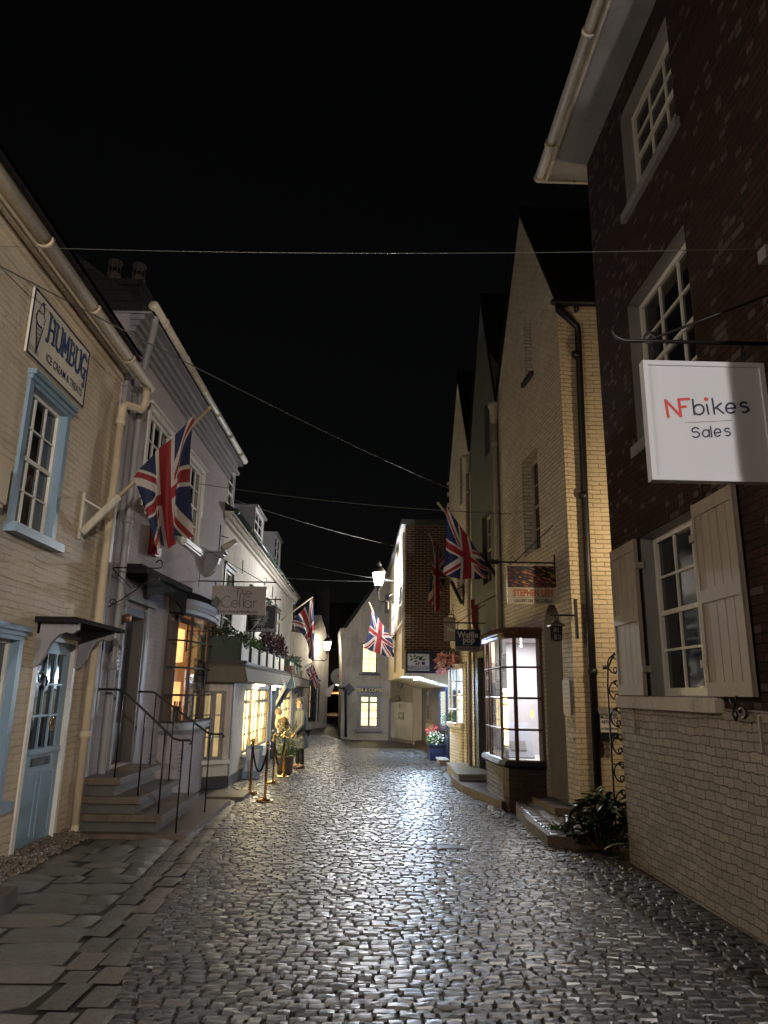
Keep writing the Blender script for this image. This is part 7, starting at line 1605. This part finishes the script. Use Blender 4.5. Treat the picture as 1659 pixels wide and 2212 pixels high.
    sect = [(hem, .24*coatw, .205, 0), (hem+.25, .225*coatw, .19, 0), (.85, .20, .165, 0), (1.05, .19, .155, ln*.2), (1.25, .215, .16, ln*.45), (1.38, .225, .145, ln*.62), (1.46, .19, .115, ln*.74), (1.50, .10, .09, ln*.82), (1.54, .085, .085, ln*.88)]
    for z, w_, dpt, fx in sect:
        zz = z-(fx*.28)
        rows.append([q(fx+dpt*math.cos(t)*(1+.03*math.sin(5*t+z*9)), w_*math.sin(t)*(1+.03*math.sin(7*t+z*5)), zz+(.0 if z > hem else .015*math.sin(3*t))) for t in [2*math.pi*i/N_ for i in range(N_)]])
    mb.rings(rows, cap=False); mb.build(top, M[topm], T, True)
    sk_ = [a+b for b in 'lr' for a in ('sh', 'el', 'wr')]
    for b in 'lr':
        mb = MB(); sh, el, wr = (J[a+b][0] for a in ('sh', 'el', 'wr')); c_ = J['chest'][0]+u*.07*s
        mb.tube([c_.lerp(sh, .55), sh+u*.01, sh.lerp(el, .5), el, el.lerp(wr, .5), wr], [.09*s, .088*s, .074*s, .066*s, .056*s, .048*s], 14, True); mb.build('sleeve', M[topm], T, True)
    # hair: cap over the skull
    mb = MB(); hc = hd+u*.045*s; rr = V((.105, .095, .115))*s; vs = []; n, m_ = 18, 9
    for i in range(m_+1):
        for j in range(n):
            th = math.pi*.5*i/m_*(1.0); ph = 2*math.pi*j/n; back = -math.cos(ph)
            k = 1+.5*max(0, back)+(.55+hairlen)*max(0, back)*0
            th2 = math.pi*(.03+(.40+.22*(back+1)/2+hairlen*.25)*i/m_)
            w_ = 1+.05*noise.noise(V((ph*3, th2*5, H*7)))+hairlen*.08
            vs.append(hc+(hf*rr.x*math.sin(th2)*math.cos(ph)*w_-hf*.008+hl*rr.y*math.sin(th2)*math.sin(ph)*w_+u*rr.z*math.cos(th2)*w_))
    mb.add(vs, [(i*n+j, i*n+(j+1) % n, (i+1)*n+(j+1) % n, (i+1)*n+j) for i in range(m_) for j in range(n)]+[tuple(range(n-1, -1, -1))]); mb.build('hair', M[hair], T, True)
    mb = MB()
    for sd in (-1, 1): mb.ball(hd+(hf*.084+hl*.032*sd+u*.028)*s, .010*s, 8, 5)
    mb.build('eye', M['ink'], T, True)
    mb = MB(); mb.tube([hd+(hf*.083+hl*.022-u*.042)*s, hd+(hf*.09-u*.042)*s, hd+(hf*.083-hl*.022-u*.042)*s], .005*s, 5); mb.build('mouth', M['redpet'], T, True)
    return T, q, J, f, l
d = ray('D', 648, 1661); k = 1.75/(-.012*d.y-d.z); mp = CAM+d*k; mp.z = gz(mp.x, mp.y)+.012
T, q, J, f, l = person(mp, R(205), 1.79, 'man in a long grey coat and dark trousers standing by the lit shop window', .06, 'hairgrey', [((.06, .27, 1.12), (.22, .14, .90)), ((-.02, -.27, 1.12), (.16, -.18, .88))], 'coat', 'coat', .52, [(0, .02, -.02), (0, .03, .04)], headturn=-.1)
mb = MB(); mb.tube([q(.04, .10, 1.50), q(.15, .07, 1.36), q(.19, .03, 1.15), q(.2, .03, .95)], [.03, .035, .03, .02], 8, sq=.5); mb.tube([q(.04, -.10, 1.50), q(.15, -.07, 1.36), q(.19, -.03, 1.15)], [.03, .035, .02], 8, sq=.5); mb.build('lapel', M['coat'], T, True)
mb = MB(); mb.hexa([q(.13, -.045, 1.22), q(.13, .045, 1.22), q(.17, .04, 1.22), q(.17, -.04, 1.22), q(.06, -.05, 1.47), q(.06, .05, 1.47), q(.11, .05, 1.47), q(.11, -.05, 1.47)]); mb.build('shirt', M['blue'], T)
wp = V((-2.03, mp.y+.25, gz(-2, mp.y)+.012))
T, q, J, f, l = person(wp, R(195), 1.60, 'woman in a brown jacket and beige scarf stooping toward the shop window', .34, 'hairblonde', [((.28, .22, 1.02), (.42, .10, .86)), ((.20, -.22, 1.02), (.36, -.12, .84))], 'jacket', 'jacket', .78, [(0, .02, 0), (0, .03, .05)], headdrop=.02, hairlen=.35)
mb = MB(); mb.tube([q(.27+.10*math.cos(t), .10*math.sin(t), 1.415+.02*math.cos(t)) for t in [i*.524 for i in range(13)]], .05, 10); mb.tube([q(.38, .03, 1.40), q(.41, .05, 1.25), q(.38, .06, 1.1)], [.05, .045, .035], 8); mb.build('scarf', M['scarf'], T, True)

# ================================================================== LIGHT
w = bpy.data.worlds.new('World'); sc.world = w; w.use_nodes = True; nt = w.node_tree; nt.nodes.clear()
sky = nt.nodes.new('ShaderNodeTexSky'); sky.sky_type = 'NISHITA'; sky.sun_disc = False; sky.sun_elevation = R(2); sky.sun_rotation = R(160)
bg = nt.nodes.new('ShaderNodeBackground'); bg.inputs['Strength'].default_value = SKY; out = nt.nodes.new('ShaderNodeOutputWorld')
hs = nt.nodes.new('ShaderNodeHueSaturation'); hs.inputs['Saturation'].default_value = .25
nt.links.new(sky.outputs[0], hs.inputs['Color']); nt.links.new(hs.outputs[0], bg.inputs['Color']); nt.links.new(bg.outputs[0], out.inputs['Surface'])
# lanterns out of frame; the left one is added to brighten the right-hand walls
lantern((-3.0, 2.5, 4.1), (-3.76, 2.5, 0), 'lit lantern added on the cream house left of the view to light the walls opposite', 1.0, 150, (1, .88, .74), .12)
lantern((3.6, -9, 4.6), (4.8, -9, 0), 'lit lantern street lamp on the set back wall behind the viewpoint', 1.2, 3300, (1, .92, .82), .05)
mb = MB(); mb.box((4.8, -12, -.6), (5.2, -1.2, 7)); tag(mb.build('set_back_wall', M['redbrick']), 'plain brick wall set back behind the viewpoint, carrying a street lamp', 'wall'); mb = MB(); mb.box((3.0, -1.0, -.6), (4.75, -.1, 7)); tag(mb.build('shadow_block', M['redbrick']), 'unseen brick block added just behind the viewpoint to shade the white sign', 'wall')  # second box is added out of view to throw shade on the sign
# wall lamp in the side passage
T = thing('bulkhead_lamp', (4.45, 9.0, 3.9), 'lit lamp on the flank of the brick house inside the side passage', 'lamp')
mb = MB(); mb.box((4.33, 8.9, 4.06), (4.57, 9.12, 4.1)); mb.build('cap', M['black'], T); mb = MB(); mb.ball((4.45, 9.02, 3.98), .05); mb.build('bulb', M['bulb'], T)
lamp('POINT', 'passage_light', (4.45, 9.2, 3.9), 90, (1, .76, .46), .06)

sc.view_settings.view_transform = 'Standard'; sc.view_settings.look = 'None'; sc.view_settings.gamma = 1; sc.view_settings.use_curve_mapping = False
sc.view_settings.exposure = EXPO
sc.render.engine = 'CYCLES'; cy = sc.cycles
cy.use_denoising = True; cy.max_bounces = 6; cy.diffuse_bounces = 3; cy.glossy_bounces = 3; cy.transparent_max_bounces = 12; cy.transmission_bounces = 3
cy.sample_clamp_indirect = 4; cy.use_adaptive_sampling = True; cy.adaptive_threshold = .02; cy.caustics_reflective = False; cy.caustics_refractive = False
for o in list(bpy.data.objects):
    if '_w' in o: del o['_w']
